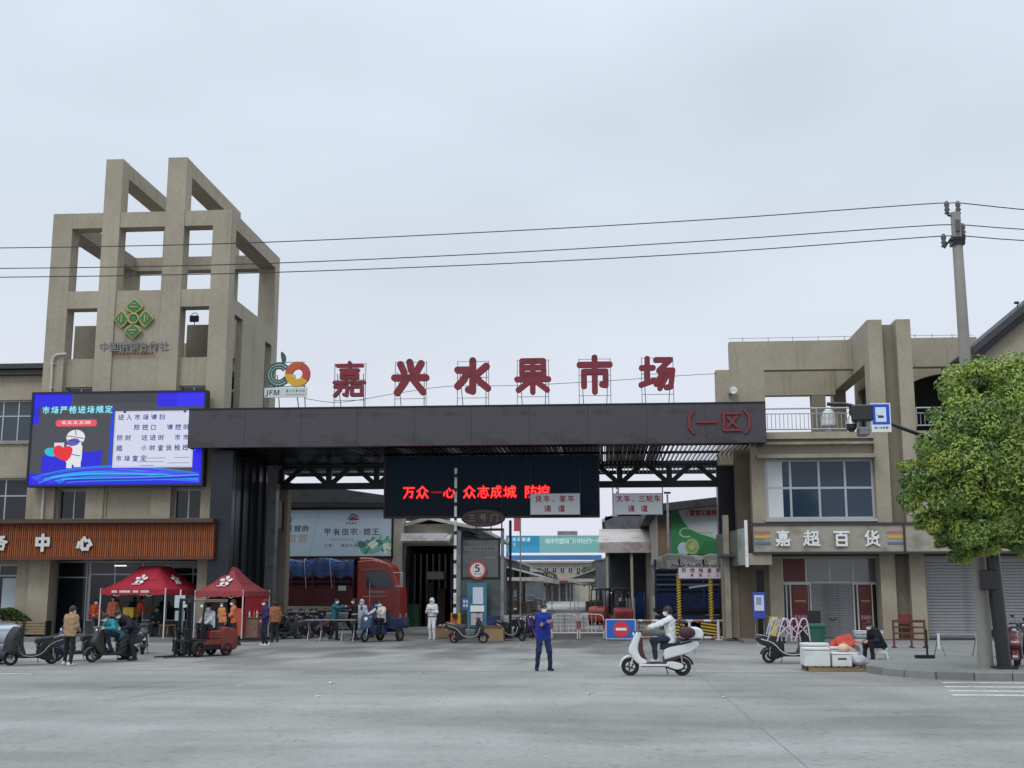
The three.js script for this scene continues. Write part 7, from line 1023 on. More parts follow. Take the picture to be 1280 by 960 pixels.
{ // things standing on the left pavement
  const z = -49.7; for (const [a, b, w] of [[2, 32, 'left'], [34, 60, 'right']]) { const x0 = X(a, 785, z), x1 = X(b, 785, z), t = thing('planter', `slatted wooden planter box, ${w} of the two by the shop window`, 'planter', [(x0 + x1) / 2, 0.14, z]), w2 = (x1 - x0) / 2; part(t, 'trough', [bx(-w2 + 0.03, w2 - 0.03, 0.08, 0.6, -0.22, 0.2)], m.black); for (let i = 0; i < 5; i++) part(t, 'slat', [rb(0, 0.14 + i * 0.115, 0.225, w2 * 2, 0.095, 0.025, 0.006)], m.pallet); for (const q of [-1, 1]) part(t, 'post', [rb(q * w2, 0.33, 0, 0.07, 0.66, 0.48, 0.01)], m.black); }
  const xa = X(-14, 780, z), xb = X(36, 770, z), t = thing('hedge', 'low green hedge growing in the wooden planters', 'shrub', [0, 0, 0]), gs = [[], []]; for (let i = 0; i < 2600; i++) { const u = rnd(), hgt = 0.62 * Math.sin(Math.PI * clamp(0.12 + u * 0.84)) * Math.sqrt(rnd()), l = new THREE.PlaneGeometry(0.085, 0.05); l.rotateX(rr(-1.5, 1.5)).rotateY(rnd() * 6.3).translate(lerp(xa, xb, u), 0.72 + hgt, z + rr(-0.28, 0.28)); gs[i % 2].push(l); } part(t, 'foliage', gs[0], M([0.05, 0.075, 0.018], 0.8, 0, { side: THREE.DoubleSide })); part(t, 'foliage', gs[1], M([0.09, 0.11, 0.025], 0.8, 0, { side: THREE.DoubleSide })); part(t, 'stem', Array.from({ length: 9 }, (_, i) => rod([lerp(xa, xb, (i + 0.5) / 9), 0.6, z], [lerp(xa, xb, (i + 0.5) / 9) + 0.1, 1.1, z + 0.05], 0.012, 5)), m.wood);
  const ns = thing('round_sign', 'round blue sign half hidden behind the faded red tent', 'road sign', [X(256, 727, -51.2), 0.14, -51.2]), y = Y(727, -51.2, 256) - 0.14; part(ns, 'face', [disc(0.25, 0.02, 28).translate(0, y, 0.03)], M([0.03, 0.04, 0.3], 0.4)); part(ns, 'rim', [new THREE.TorusGeometry(0.27, 0.035, 6, 32).translate(0, y, 0.03)], M([0.5, 0.5, 0.55], 0.4)); part(ns, 'post', [rod([0, 0, 0], [0, y + 0.2, 0], 0.03)], m.greySteel);
  const cc = thing('security_camera', 'small dome camera on an arm below the slatted sign band', 'camera', [X(248, 704, -50.2), Y(704, -50.2, 248), -50.2]); part(cc, 'arm', [rod([0, 0.15, -1], [0, 0.1, 0], 0.03)], m.white); part(cc, 'dome', [ball(0, -0.02, 0, 0.11, 1, 1.1, 1), rod([0, 0, 0], [0, 0.16, 0], 0.09)], m.greySteel);
  const cb = thing('meter_cabinet', 'grey upright notice box on a post between the two tents', 'cabinet', [X(225, 760, -47.9), 0.0, -47.9]); part(cb, 'post', [rod([0, 0, 0], [0, 2.1, 0], 0.03)], m.white); part(cb, 'sheet', [rb(0, 1.62, 0.04, 0.44, 0.5, 0.04, 0.01)], M([0.45, 0.52, 0.55], 0.5)); part(cb, 'sheet', [rb(0.02, 1.05, 0.04, 0.4, 0.4, 0.04, 0.01)], M([0.3, 0.36, 0.4], 0.5)); part(cb, 'base', [rb(0, 0.03, 0, 0.4, 0.06, 0.4, 0.01)], m.darkSteel);
  for (const [i, q] of [[0, 205], [1, 214]]) { const s = thing('wooden_stool', i ? 'wooden stool right of its twin under the large red tent' : 'wooden stool nearer the middle under the large red tent', 'stool', [X(q, 795, -49.2), 0.14, -49.2], 0.3 * i); part(s, 'seat', [rb(0, 0.5, 0, 0.36, 0.04, 0.3, 0.012)], m.wood); for (const [a, b] of [[-1, -1], [1, -1], [1, 1], [-1, 1]]) part(s, 'leg', [rod([a * 0.13, 0.5, b * 0.1], [a * 0.18, 0, b * 0.14], 0.02, 6)], m.wood); }
  const bt = thing('folding_table', 'dark narrow folding table before the beige gate pier', 'table', [X(414, 795, -49.5), 0, -49.5]), tw = (X(446, 775, -49.5) - X(383, 775, -49.5)) / 2; part(bt, 'table_top', [rb(0, 0.86, 0, tw * 2, 0.05, 0.6, 0.012)], m.greySteel); for (const q of [-0.9, -0.4, 0.45, 0.9]) part(bt, 'leg', [rod([q * tw, 0.85, -0.22], [q * tw, 0, 0.24], 0.018, 6), rod([q * tw, 0.85, 0.22], [q * tw, 0, -0.24], 0.018, 6)], m.steel);
  const tp = thing('cargo_box', 'yellow delivery box behind the dark scooter rider', 'box', [X(161, 790, -49.4), 0.14, -49.4]); part(tp, 'case', [rb(0, 1.02, 0, 0.46, 0.42, 0.4, 0.03, 2)], m.yellow); part(tp, 'stand', [rb(0, 0.4, 0, 0.4, 0.8, 0.36, 0.02)], m.black);
}
// ---------------------------------------------------------------- goods and furniture on the right
{
  const p = ground(1043, 838), t = thing('wooden_pallet', 'worn wooden pallet carrying white foam boxes', 'pallet', [p.x, 0, p.z], 0.05);
  for (const z of [-0.42, 0, 0.42]) part(t, 'runner', [rb(0, 0.05, z, 1.5, 0.09, 0.1, 0.006)], m.pallet); for (let i = 0; i < 8; i++) part(t, 'deck_board', [rb(-0.68 + i * 0.194, 0.115, 0, 0.14, 0.025, 0.98, 0.004)], m.pallet);
  const bxm = (label, x, z, w, h, d, y = 0.13, turn = 0) => { const f = thing('foam_box', label, 'box', [p.x + x, y, p.z + z], turn, 'white foam boxes on the pallet'); part(f, 'tub', [rb(0, h * 0.42, 0, w - 0.01, h * 0.84, d - 0.01, 0.02, 2)], m.foam); part(f, 'lid', [rb(0, h * 0.93, 0, w, h * 0.14, d, 0.018, 2)], m.foam); return f; };
  bxm('large plain white foam box at the left front of the pallet', -0.5, 0.28, 0.66, 0.46, 0.42); part(bxm('white foam box with a hand slot, front middle of the pallet', 0.12, 0.3, 0.5, 0.34, 0.4), 'hand_slot', [rb(0, 0.19, 0.2, 0.22, 0.04, 0.01, 0.003)], m.black); bxm('white foam box standing behind the large plain one', -0.45, -0.24, 0.7, 0.56, 0.4); bxm('white foam box behind the slotted box', 0.2, -0.25, 0.55, 0.46, 0.4);
  const bag = (label, x, z, mat, s) => { const f = thing('plastic_bag', label, 'bag', [p.x + x, 0.13, p.z + z]), g = new THREE.IcosahedronGeometry(s, 3), q = g.attributes.position; for (let i = 0; i < q.count; i++) { const k = 1 + 0.3 * (vnoise(q.getX(i) * 9 + 40, q.getY(i) * 9 + q.getZ(i) * 7 + 40, 512, 512, 61) - 0.5); q.setXYZ(i, q.getX(i) * k * 1.15, Math.max(-s * 0.7, q.getY(i) * k * 0.8) + s * 0.7, q.getZ(i) * k); } g.computeVertexNormals(); part(f, 'bag', [g], mat); part(f, 'tied_neck', [rod([0, s * 1.35, 0], [s * 0.2, s * 1.75, 0], s * 0.12, 7, s * 0.22)], mat); };
  bag('grey plastic bag at the right end of the pallet', 0.58, 0.25, M([0.36, 0.37, 0.42], 0.35), 0.2); bag('cream plastic bag between the foam boxes and the grey bag', 0.5, -0.15, M([0.6, 0.52, 0.42], 0.5), 0.24); bag('small orange-tinted bag on top of the pallet load', 0.25, 0.1, M([0.6, 0.42, 0.28], 0.5), 0.14); { const b = scene.children[scene.children.length - 1]; b.position.y = 0.47; }
  const wb = ground(1083, 836), w = thing('paper_sheet', 'white sheet lying on the ground right of the pallet', 'sheet', [wb.x, 0.02, wb.z], 0.5); part(w, 'sheet', [rb(0, 0.06, 0, 0.44, 0.05, 0.16, 0.01).rotateZ(-0.35), rb(0, 0.16, -0.04, 0.06, 0.05, 0.14, 0.01)], m.foam);
}
{
  const p = ground(1021, 815), t = thing('wheelie_bin', 'dark green plastic bin behind the frames on the scooter', 'bin', [p.x, 0, p.z], 0.15); part(t, 'tub', [new THREE.CylinderGeometry(0.36, 0.29, 0.78, 4, 1).rotateY(Math.PI / 4).scale(1, 1, 0.85).translate(0, 0.47, 0)], m.binGreen); part(t, 'rim', [rb(0, 0.86, 0, 0.58, 0.07, 0.5, 0.02, 2)], m.binGreen); part(t, 'lid', [rb(0, 0.915, 0, 0.56, 0.05, 0.48, 0.02, 2)], M([0.03, 0.14, 0.09], 0.5)); for (const q of [-1, 1]) part(t, 'wheel', [disc(0.09, 0.05, 16).rotateY(Math.PI / 2).translate(q * 0.24, 0.09, -0.22)], m.rubber);
  const c = ground(1038, 812), ch = thing('office_chair', 'dark office chair between the green bin and the shutter', 'chair', [c.x, 0, c.z - 2.5], 0.3); part(ch, 'seat', [rb(0, 0.5, 0, 0.5, 0.09, 0.48, 0.04, 2)], m.black); part(ch, 'backrest', [rb(0, 0.98, -0.22, 0.54, 0.7, 0.09, 0.12, 3)], m.black); part(ch, 'column', [rod([0, 0.1, 0], [0, 0.48, 0], 0.03)], m.darkSteel); for (let i = 0; i < 5; i++) part(ch, 'star_leg', [rod([0, 0.12, 0], [Math.cos(i * 1.257) * 0.3, 0.05, Math.sin(i * 1.257) * 0.3], 0.02)], m.darkSteel);
  const r = ground(1056, 810), rp = thing('cloth_heap', 'heap of red-orange cloth on the pavement by the shop', 'cloth', [r.x, 0, r.z]), g = new THREE.IcosahedronGeometry(0.5, 4), q = g.attributes.position; for (let i = 0; i < q.count; i++) { const x = q.getX(i), y = q.getY(i), z = q.getZ(i), n = vnoise(x * 6 + 30, z * 6 + y * 4 + 30, 512, 512, 71), k = 0.8 + 0.6 * (n - 0.4); q.setXYZ(i, x * k * 1.15, Math.max(0.005, (y * 0.75 + 0.05) * k * 1.1), z * k * 0.8); } g.computeVertexNormals(); part(rp, 'cloth', [g], M([0.52, 0.06, 0.035], 0.8, 0, { bumpMap: clothBump, bumpScale: 0.05 }));
  const b = ground(1086, 809), dx = X(1104, 800, b.z) - X(1068, 800, b.z); for (let i = 0; i < 4; i++) for (const k of [0, 1]) { const s = thing('crate_tray', `pale flat crate, ${['bottom', 'second', 'third', 'top'][i]} of the ${k ? 'right' : 'left'} pile by the red cloth`, 'crate', [b.x + (k - 0.5) * dx * 0.5, 0.02 + i * 0.15, b.z], 0, 'flat crates piled by the shop'); part(s, 'tray', [rb(0, 0.06, 0, dx * 0.48, 0.09, 0.44, 0.012)], i % 2 ? M([0.5, 0.53, 0.52], 0.6) : M([0.22, 0.3, 0.28], 0.6)); part(s, 'rim', [rb(0, 0.118, 0, dx * 0.49, 0.025, 0.46, 0.008)], m.white); }
  const f = ground(1137, 818), fz = f.z - 1, tb = thing('slatted_rack', 'dark red slatted rack standing on the pavement under the sign', 'rack', [X(1137, 800, fz), 0.16, fz]), w = (X(1157, 800, fz) - X(1118, 800, fz)) / 2; for (let i = 0; i < 4; i++) part(tb, 'slat', [rb(0, 0.28 + i * 0.2, 0, w * 2, i === 3 ? 0.09 : 0.06, 0.05, 0.008)], m.redBrown); for (const q of [-1, 0.12, 1]) part(tb, 'post', [rb(q * w, 0.46, 0, 0.06, 0.92, 0.06, 0.008), rb(q * w, 0.025, 0, 0.06, 0.05, 0.5, 0.008)], m.redBrown);
  const pl = ground(1156, 823, 0.16), pk = thing('timber_plank', 'dark short plank lying in front of the slatted rack', 'plank', [pl.x, 0.16, pl.z], 0.1); part(pk, 'plank', [rb(0, 0.05, 0, 0.52, 0.09, 0.2, 0.01)], m.darkSteel); part(pk, 'post', [rb(0.08, 0.42, 0, 0.05, 0.75, 0.05, 0.008)], m.black);
  const ap = ground(1198, 820, 0.16), aw = (X(1222, 810, ap.z) - X(1174, 810, ap.z)) / 2, af = thing('trestle', 'white-legged trestle on the pavement before the ribbed shutter', 'trestle', [ap.x, 0.16, ap.z]); part(af, 'rail', [rod([-aw - 0.05, 0.62, 0], [aw + 0.05, 0.62, 0], 0.022)], m.steel); for (const q of [-1, 1]) { part(af, 'leg', [rb(q * aw - 0.02, 0.42, 0.12, 0.07, 0.46, 0.03, 0.008).rotateX(0.0)], m.whiteClean); part(af, 'brace', [rod([q * aw, 0.6, 0], [q * aw + 0.12, 0, 0.22], 0.016), rod([q * aw, 0.6, 0], [q * aw - 0.08, 0, -0.2], 0.016)], m.greySteel); }
  const rc = thing('wooden_chair', 'red-brown chair in the niche beside the ribbed shutter', 'chair', [X(1132, 780, -49.9), 0.12, -49.9]); part(rc, 'seat', [rb(0, 0.46, 0, 0.5, 0.06, 0.46, 0.015)], M([0.2, 0.03, 0.025], 0.6)); part(rc, 'backrest', [rb(0, 0.8, -0.2, 0.5, 0.4, 0.04, 0.015)], M([0.2, 0.03, 0.025], 0.6)); for (const [a, c2] of [[-1, -1], [1, -1], [1, 1], [-1, 1]]) part(rc, 'leg', [rb(a * 0.22, 0.22, c2 * 0.2, 0.045, 0.44, 0.045, 0.006)], m.redBrown);
}
// ---------------------------------------------------------------- poles, cables, tree
{
  const p = ground(1232.5, 834.5, 0.16), z = p.z, t = thing('utility_pole', 'tall tapering concrete utility pole rising behind the tree', 'utility pole', [p.x, 0, z]), yt = Y(266, z, 1191);
  part(t, 'pole', [new THREE.CylinderGeometry(0.125, 0.185, yt - 0.14, 24, 6).translate(0, (yt + 0.14) / 2, 0)], m.concretePole); part(t, 'tag', [new THREE.CylinderGeometry(0.174, 0.176, 0.16, 20, 1, true).translate(0, 3.1, 0)], m.white);
  const ins = (px, py, base) => { const x = X(px, py, z) - p.x, y = Y(py, z, px); part(t, 'insulator', [new THREE.LatheGeometry([[0.02, -0.2], [0.075, -0.18], [0.045, -0.12], [0.08, -0.07], [0.045, -0.02], [0.07, 0.05], [0.06, 0.12], [0.03, 0.17], [0.001, 0.18]].map((q) => new THREE.Vector2(...q)), 14).translate(x, y, 0)], M([0.09, 0.08, 0.08], 0.3)); part(t, 'bracket', [rod([x, y - 0.22, 0], [base[0], base[1], 0], 0.028, 6)], m.darkSteel); };
  ins(1183.5, 259, [-0.06, yt - 0.1]); ins(1197.5, 259, [0.06, yt - 0.1]); ins(1179.5, 300, [-0.1, Y(306, z, 1190) + 0.25]); ins(1203.5, 287, [0.1, Y(300, z, 1200)]); part(t, 'bracket', [bx(-0.16, 0.16, yt - 0.9, yt - 0.8, -0.16, 0.16), bx(-0.17, 0.17, Y(302, z, 1190), Y(298, z, 1190), -0.17, 0.17)], m.darkSteel); part(t, 'insulator', [rb(-0.02, Y(285, z, 1190), 0.2, 0.12, 0.34, 0.1, 0.03, 2)], M([0.09, 0.08, 0.08], 0.3));
  const cab = (label, pts) => { const q = pts.map(([a, b]) => at(a, b, z)), s = q[0].clone().sub(q[1]), e = q[q.length - 1].clone().sub(q[q.length - 2]); q.unshift(q[0].clone().addScaledVector(s.normalize(), 8)); q.push(q[q.length - 1].clone().addScaledVector(e.normalize(), 8)); const c = thing('power_cable', label, 'cable'); part(c, 'wire', [tube(q, 0.0135, 90, 6)], m.cable); };
  cab('topmost overhead cable running to the head of the utility pole', [[-40, 310.5], [160, 307.5], [340, 302.5], [640, 288.5], [900, 273.5], [1183, 253.5], [1198, 253.5], [1240, 258], [1300, 264]]);
  cab('middle overhead cable of the three crossing the sky', [[-40, 336], [160, 333.5], [340, 329], [640, 315.5], [900, 300], [1190, 280.5], [1204, 281], [1240, 284], [1300, 288]]);
  cab('lowest overhead cable of the three crossing the sky', [[-40, 347], [160, 344.5], [340, 340.5], [640, 329], [900, 315], [1180, 295], [1200, 294.5], [1240, 298], [1300, 302]]);
  const w = thing('power_cable', 'slack thin wire between the roof characters and the right terrace', 'cable'); part(w, 'wire', [tube([[380, 498], [420, 503], [500, 491], [560, 483], [640, 482], [760, 476], [860, 469], [897, 467]].map(([a, b]) => at(a, b, -50.4)), 0.012, 60, 5)], m.cable);
}
{ // black traffic pole with its arm, sign and cameras
  const p = ground(1256, 836, 0.16), z = p.z, t = thing('traffic_pole', 'thick black traffic pole with a long arm reaching out of the tree', 'pole', [0, 0, 0]), top = at(1238, 655, z), q = (a, b) => at(a, b, z);
  part(t, 'pole', [rod([p.x, 0.14, z], top, 0.17, 18, 0.14), rb(p.x, 0.19, z, 0.5, 0.06, 0.5, 0.01)], m.blackPaint); part(t, 'control_box', [rb(X(1235, 725, z), Y(725, z, 1235), z + 0.02, 0.36, 0.5, 0.3, 0.03, 2)], m.blackPaint);
  part(t, 'arm', [tube([top, q(1236, 620), q(1222, 585), q(1172, 553), q(1112, 529), q(1064, 507), q(1034, 505)], 0.05, 60, 10)], m.blackPaint); part(t, 'loop', [tube([q(1240, 662), q(1246, 668), q(1262, 672), q(1282, 671), q(1300, 664)], 0.05, 30, 8)], m.blackPaint);
  const s = thing('camera_sign', 'blue and white sign showing a small camera, hung on the black arm', 'sign', [X(1099.5, 523, z), Y(523, z, 1099), z + 0.14]), w = X(1112, 520, z) - X(1087.5, 520, z), h = Y(506, z, 1099) - Y(542, z, 1099);
  const img = canvasTex(256, 376, (g, W, H) => { g.fillStyle = '#dfe6ea'; g.fillRect(0, 0, W, H); g.fillStyle = '#1c4fc4'; g.fillRect(14, 14, W - 28, 266); g.fillStyle = '#d4e4f4'; g.fillRect(58, 54, W - 116, 190); g.fillStyle = '#1d3460'; g.beginPath(); g.roundRect(92, 160, 70, 34, 10); g.fill(); g.fillRect(84, 186, 24, 8); g.beginPath(); g.moveTo(88, 168); g.lineTo(70, 148); g.lineTo(104, 160); g.fill(); g.fillRect(150, 178, 22, 10); write(g, '进入市区检', 36, 306, 32, 37, 5, '#3a4048'); });
  part(s, 'face', [board(w, h, 0.03).translate(0, 0, 0)], M('#ffffff', 0.4, 0, { map: img })); part(s, 'bracket', [bx(-0.04, 0.04, -0.25, 0.25, -0.12, -0.016)], m.darkSteel);
  const tl = thing('traffic_light', 'dark traffic light seen from behind on the arm beside the blue sign', 'traffic light', [X(1076, 517, z), Y(517, z, 1076), z + 0.04]); part(tl, 'housing', [rb(0, 0, 0, 0.54, 0.42, 0.3, 0.05, 2)], m.blackPaint); part(tl, 'visor', [rb(0, 0.08, -0.2, 0.5, 0.08, 0.2, 0.02)], m.black); part(tl, 'hanger', [rod([-0.1, 0.1, 0.1], [-0.1, 0.32, 0], 0.03)], m.black);
  const cm = thing('security_camera', 'grey dome camera hanging under the black arm', 'camera', [X(1064, 530, z), Y(530, z, 1064), z]); part(cm, 'neck', [rod([0, 0.16, 0], [0, 0.46, 0], 0.035)], m.darkSteel); part(cm, 'hood', [new THREE.CylinderGeometry(0.06, 0.15, 0.22, 16).translate(0, 0.1, 0)], m.steel); part(cm, 'dome', [ball(0, -0.06, 0, 0.13, 1, 1.15, 1, 14)], m.black);
  const c2 = thing('speed_camera', 'grey box camera under the arm behind the blue sign', 'camera', [X(1080, 539, z), Y(539, z, 1080), z - 0.1]); part(c2, 'housing', [rb(0, 0, 0, 0.26, 0.22, 0.4, 0.04, 2)], m.greySteel); part(c2, 'bracket', [rod([0, 0.1, 0], [0, 0.4, 0.1], 0.03)], m.darkSteel);
}
{ // broad evergreen tree over the pavement: layered tufts of leaves
  const z = -30.4, base = ground(1252, 833, 0.16), t = thing('street_tree', 'bushy bright green street tree covering the right edge', 'tree', [0, 0, 0]), c = at(1236, 600, z);
  const crown0 = V(c.x + 0.05, c.y - 1.5, z - 0.5), bark = M([0.085, 0.07, 0.055], 0.95, 0, { map: softMap, bumpMap: clothBump, bumpScale: 0.03 });
  part(t, 'trunk', [tube([[base.x + 0.2, 0.1, base.z - 0.6], [base.x + 0.12, 1.4, base.z - 0.55], [base.x - 0.1, 2.6, base.z - 0.2], [crown0.x, crown0.y, crown0.z]], 0.12, 20, 12)], bark);
  const lobes = [[1206, 488, 22], [1222, 472, 16], [1246, 470, 24], [1276, 468, 26], [1300, 476, 26], [1184, 528, 17], [1206, 530, 24], [1228, 512, 28], [1262, 508, 30], [1296, 520, 30], [1166, 560, 16], [1188, 572, 24], [1214, 560, 30], [1248, 552, 30], [1282, 562, 32], [1145, 590, 14], [1142, 616, 15], [1160, 600, 18], [1172, 616, 26], [1202, 606, 28], [1236, 600, 32], [1272, 612, 32], [1304, 600, 30], [1166, 648, 14], [1192, 652, 22], [1220, 646, 26], [1250, 652, 26], [1284, 654, 28], [1200, 684, 12], [1230, 682, 15], [1178, 668, 9], [1272, 682, 16], [1322, 560, 30], [1330, 640, 28], [1320, 510, 26]];
  const limbs = [], pos = [], col = [], mpp = 1 / 48.5;
  const leaf = (p, d, s, k) => { const u = d.clone().cross(V(rr(-1, 1), rr(-1, 1), rr(-1, 1))).normalize(), v = d.clone().cross(u).normalize(), W = s * 0.5, a = p.clone().addScaledVector(u, -s / 2), b = p.clone().addScaledVector(v, W / 2).addScaledVector(d, s * 0.1), e = p.clone().addScaledVector(u, s / 2).addScaledVector(d, -s * 0.12), f = p.clone().addScaledVector(v, -W / 2).addScaledVector(d, s * 0.1); for (const q of [a, b, e, a, e, f]) { pos.push(q.x, q.y, q.z); col.push(...k); } };
  const tones = [[0.30, 0.40, 0.075], [0.21, 0.315, 0.07], [0.38, 0.455, 0.09], [0.14, 0.24, 0.062]];
  const tuft = (p, r, tone, n) => { for (let i = 0; i < n; i++) { const a = rnd() * 6.283, h = rr(-0.75, 1), q = Math.sqrt(Math.max(0.05, 1 - h * h)) * (0.55 + 0.45 * Math.sqrt(rnd())), d = V(Math.cos(a) * q, h, Math.sin(a) * q), w = p.clone().add(V(d.x * r * 1.12, d.y * r * 0.95, d.z * r * 1.1)), k = rr(0.72, 1.3); leaf(w, d.clone().add(V(rr(-0.6, 0.6), rr(0, 0.7), rr(-0.6, 0.6))).normalize(), rr(0.08, 0.14), tone.map((x) => x * k)); } };
  lobes.forEach(([px, py, r], i) => { for (const back of [0, 1]) { const edge = Math.hypot((px - 1245) / 115, (py - 575) / 115), dz = (back ? -1 : 1) * Math.sqrt(Math.max(0.05, 1 - Math.min(1, edge * edge))) * 1.7 + rr(-0.25, 0.25); if (back && i % 2) continue; const p = at(px + rr(-6, 6), py + rr(-7, 7), z + dz), R = r * mpp * rr(0.9, 1.1); limbs.push(tube([crown0, crown0.clone().lerp(p, 0.55).add(V(rr(-0.15, 0.15), rr(-0.1, 0.3), rr(-0.15, 0.15))), p], 0.028, 8, 5)); for (let k = 0; k < 7; k++) { const a = k * 2.4 + i, q = k ? R * 0.72 : 0, tp = p.clone().add(V(Math.cos(a) * q, (k ? rr(-0.85, 0.85) : 0.1) * R, Math.sin(a) * q)); tuft(tp, R * rr(0.45, 0.75), tones[(i * 3 + k * 5 + (k % 3)) % 4], 190); } } });
  part(t, 'limb', limbs, bark);
  const g = new THREE.BufferGeometry(); g.setAttribute('position', new THREE.Float32BufferAttribute(pos, 3)); g.setAttribute('color', new THREE.Float32BufferAttribute(col, 3)); g.setAttribute('uv', new THREE.Float32BufferAttribute(new Float32Array(pos.length / 3 * 2), 2)); g.computeVertexNormals(); g.userData.ready = true;
  part(t, 'crown', g, new THREE.MeshPhysicalMaterial({ color: 0xffffff, vertexColors: true, roughness: 0.6, side: THREE.DoubleSide, transmission: 0.3, thickness: 0 }));
}
// ---------------------------------------------------------------- vehicles
const TURN = (dx, dz) => Math.atan2(-dz, dx); // heading whose forward (+x) points along dx, dz
const gp = (px, py, h = 0) => { const p = ground(px, py, h); return [p.x, h, p.z]; };
const paintW = P([0.66, 0.68, 0.69], 0.3, 0, { clearcoat: 0.9, clearcoatRoughness: 0.1 }), paintB = P([0.01, 0.0105, 0.012], 0.4, 0, { clearcoat: 0.35, clearcoatRoughness: 0.2 }), paintG = P([0.035, 0.037, 0.042], 0.4, 0, { clearcoat: 0.4 }), paintP = P([0.07, 0.04, 0.16], 0.35, 0, { clearcoat: 0.7 }), paintMaroon = P([0.12, 0.02, 0.03], 0.35, 0, { clearcoat: 0.7 }), silver = P([0.42, 0.45, 0.5], 0.3, 0.55, { clearcoat: 1, clearcoatRoughness: 0.06 }), dkBlue = P([0.012, 0.03, 0.09], 0.35, 0, { clearcoat: 0.6 });
sedan('parked_car', 'silver car at the left edge, rear corner in view', (() => { const a = gp(-6, 831), d = V(-0.86, 0, -0.51); return [a[0] + d.x * 2.2 - 0.2, 0, a[2] + d.z * 2.2]; })(), TURN(-0.86, -0.51), silver);
{ const t = scooter('scooter', 'black scooter with a quilted apron right behind the silver car', gp(40, 831), TURN(-0.66, 0.75), { body: paintB, motor: m.darkSteel, stripe: m.steel }); apron(t, M([0.02, 0.022, 0.024], 0.7, 0, { bumpMap: clothBump, bumpScale: 0.05 })); }
scooter('scooter', 'purple scooter half hidden by the person in the tan jacket', (() => { const a = gp(87, 827); return [a[0], 0, a[2] - 0.5]; })(), TURN(-0.75, 0.66), { body: paintP, rear: paintB, skirt: paintB });
scooter('scooter', 'dark scooter carrying two bent riders before the large red tent', gp(140, 827), TURN(-0.68, 0.73), { body: paintB, motor: m.darkSteel, mirrors: false });
scooter('scooter', 'black and white scooter seen from behind, right of the two riders', gp(178, 817), TURN(-0.35, -0.94), { body: paintB, rear: paintG, stripe: m.whiteClean });
const mainLift = forklift('forklift', 'red and black forklift with driver in front of the red tents', gp(255, 820), TURN(-0.52, 0.85), { body: M([0.19, 0.03, 0.022], 0.45, 0, { map: dirtMap }), roof: m.card }); mainLift.scale.setScalar(0.8);
[[356, 799, -0.9, 0.4, 'black', paintB], [372, 798, -0.86, 0.5, 'charcoal', paintG], [387, 797, -0.8, 0.6, 'maroon-black', paintMaroon], [400, 795, -0.7, 0.7, 'grey-black', paintG]].forEach(([px, py, dx, dz, c, b], i) => scooter('scooter', `${c} parked scooter, ${['leftmost', 'second', 'third', 'rightmost'][i]} in the row at the beige pier`, gp(px, py), TURN(dx, dz), { body: b, rear: i % 2 ? paintB : b, skirt: m.blackPaint, stripe: i === 2 ? m.steel : undefined }, 'scooters parked at the beige pier'));
[[350, 794, 0.5, 0.85, 'black', paintB], [365, 793, 0.6, 0.8, 'silver-grey', P([0.25, 0.26, 0.28], 0.35, 0.3, { clearcoat: 0.6 })], [381, 792, 0.4, 0.9, 'navy', dkBlue], [395, 791, 0.7, 0.7, 'black and white', paintB]].forEach(([px, py, dx, dz, c, b], i) => scooter('scooter', `${c} scooter in the back row at the beige pier, ${['leftmost', 'second', 'third', 'rightmost'][i]}`, gp(px, py), TURN(dx, dz), { body: b, stripe: i === 3 ? m.whiteClean : undefined }, 'scooters in the back row at the pier'));
cargoTricycle('cargo_tricycle', 'blue cargo tricycle facing the street in front of the red truck', gp(474, 802), TURN(-0.42, 0.9), { body: dkBlue });
scooter('scooter', 'black scooter with pale trim parked side-on under the notice cabinet', gp(585, 804), TURN(1, 0.06), { body: paintB, stripe: M([0.5, 0.48, 0.42], 0.4), seat: M([0.05, 0.05, 0.055], 0.6) });
[[640, 801, 0.75, 0.66, 'dark scooter nearest the notice cabinet beside the person in blue', paintB, m.whiteClean], [655, 797, 0.6, 0.8, 'purple-black scooter in the middle behind the person in blue', paintP], [671, 795, 0.45, 0.9, 'green-black scooter directly behind the person in blue', P([0.012, 0.05, 0.04], 0.35, 0, { clearcoat: 0.6 })]].forEach(([px, py, dx, dz, l, b, s]) => scooter('scooter', l, gp(px, py), TURN(dx, dz), { body: b, stripe: s, skirt: m.blackPaint }, 'scooters parked by the notice cabinet'));
scooter('scooter', 'white scooter with a white top box ridden across the forecourt', gp(822, 844.5), TURN(-1, 0.05), { body: paintW, rear: paintW, skirt: paintW, scale: 1, box: paintW, motor: m.darkSteel, swing: paintW, trim: P([0.05, 0.012, 0.016], 0.4, 0, { clearcoat: 0.5 }), rim: m.darkSteel });
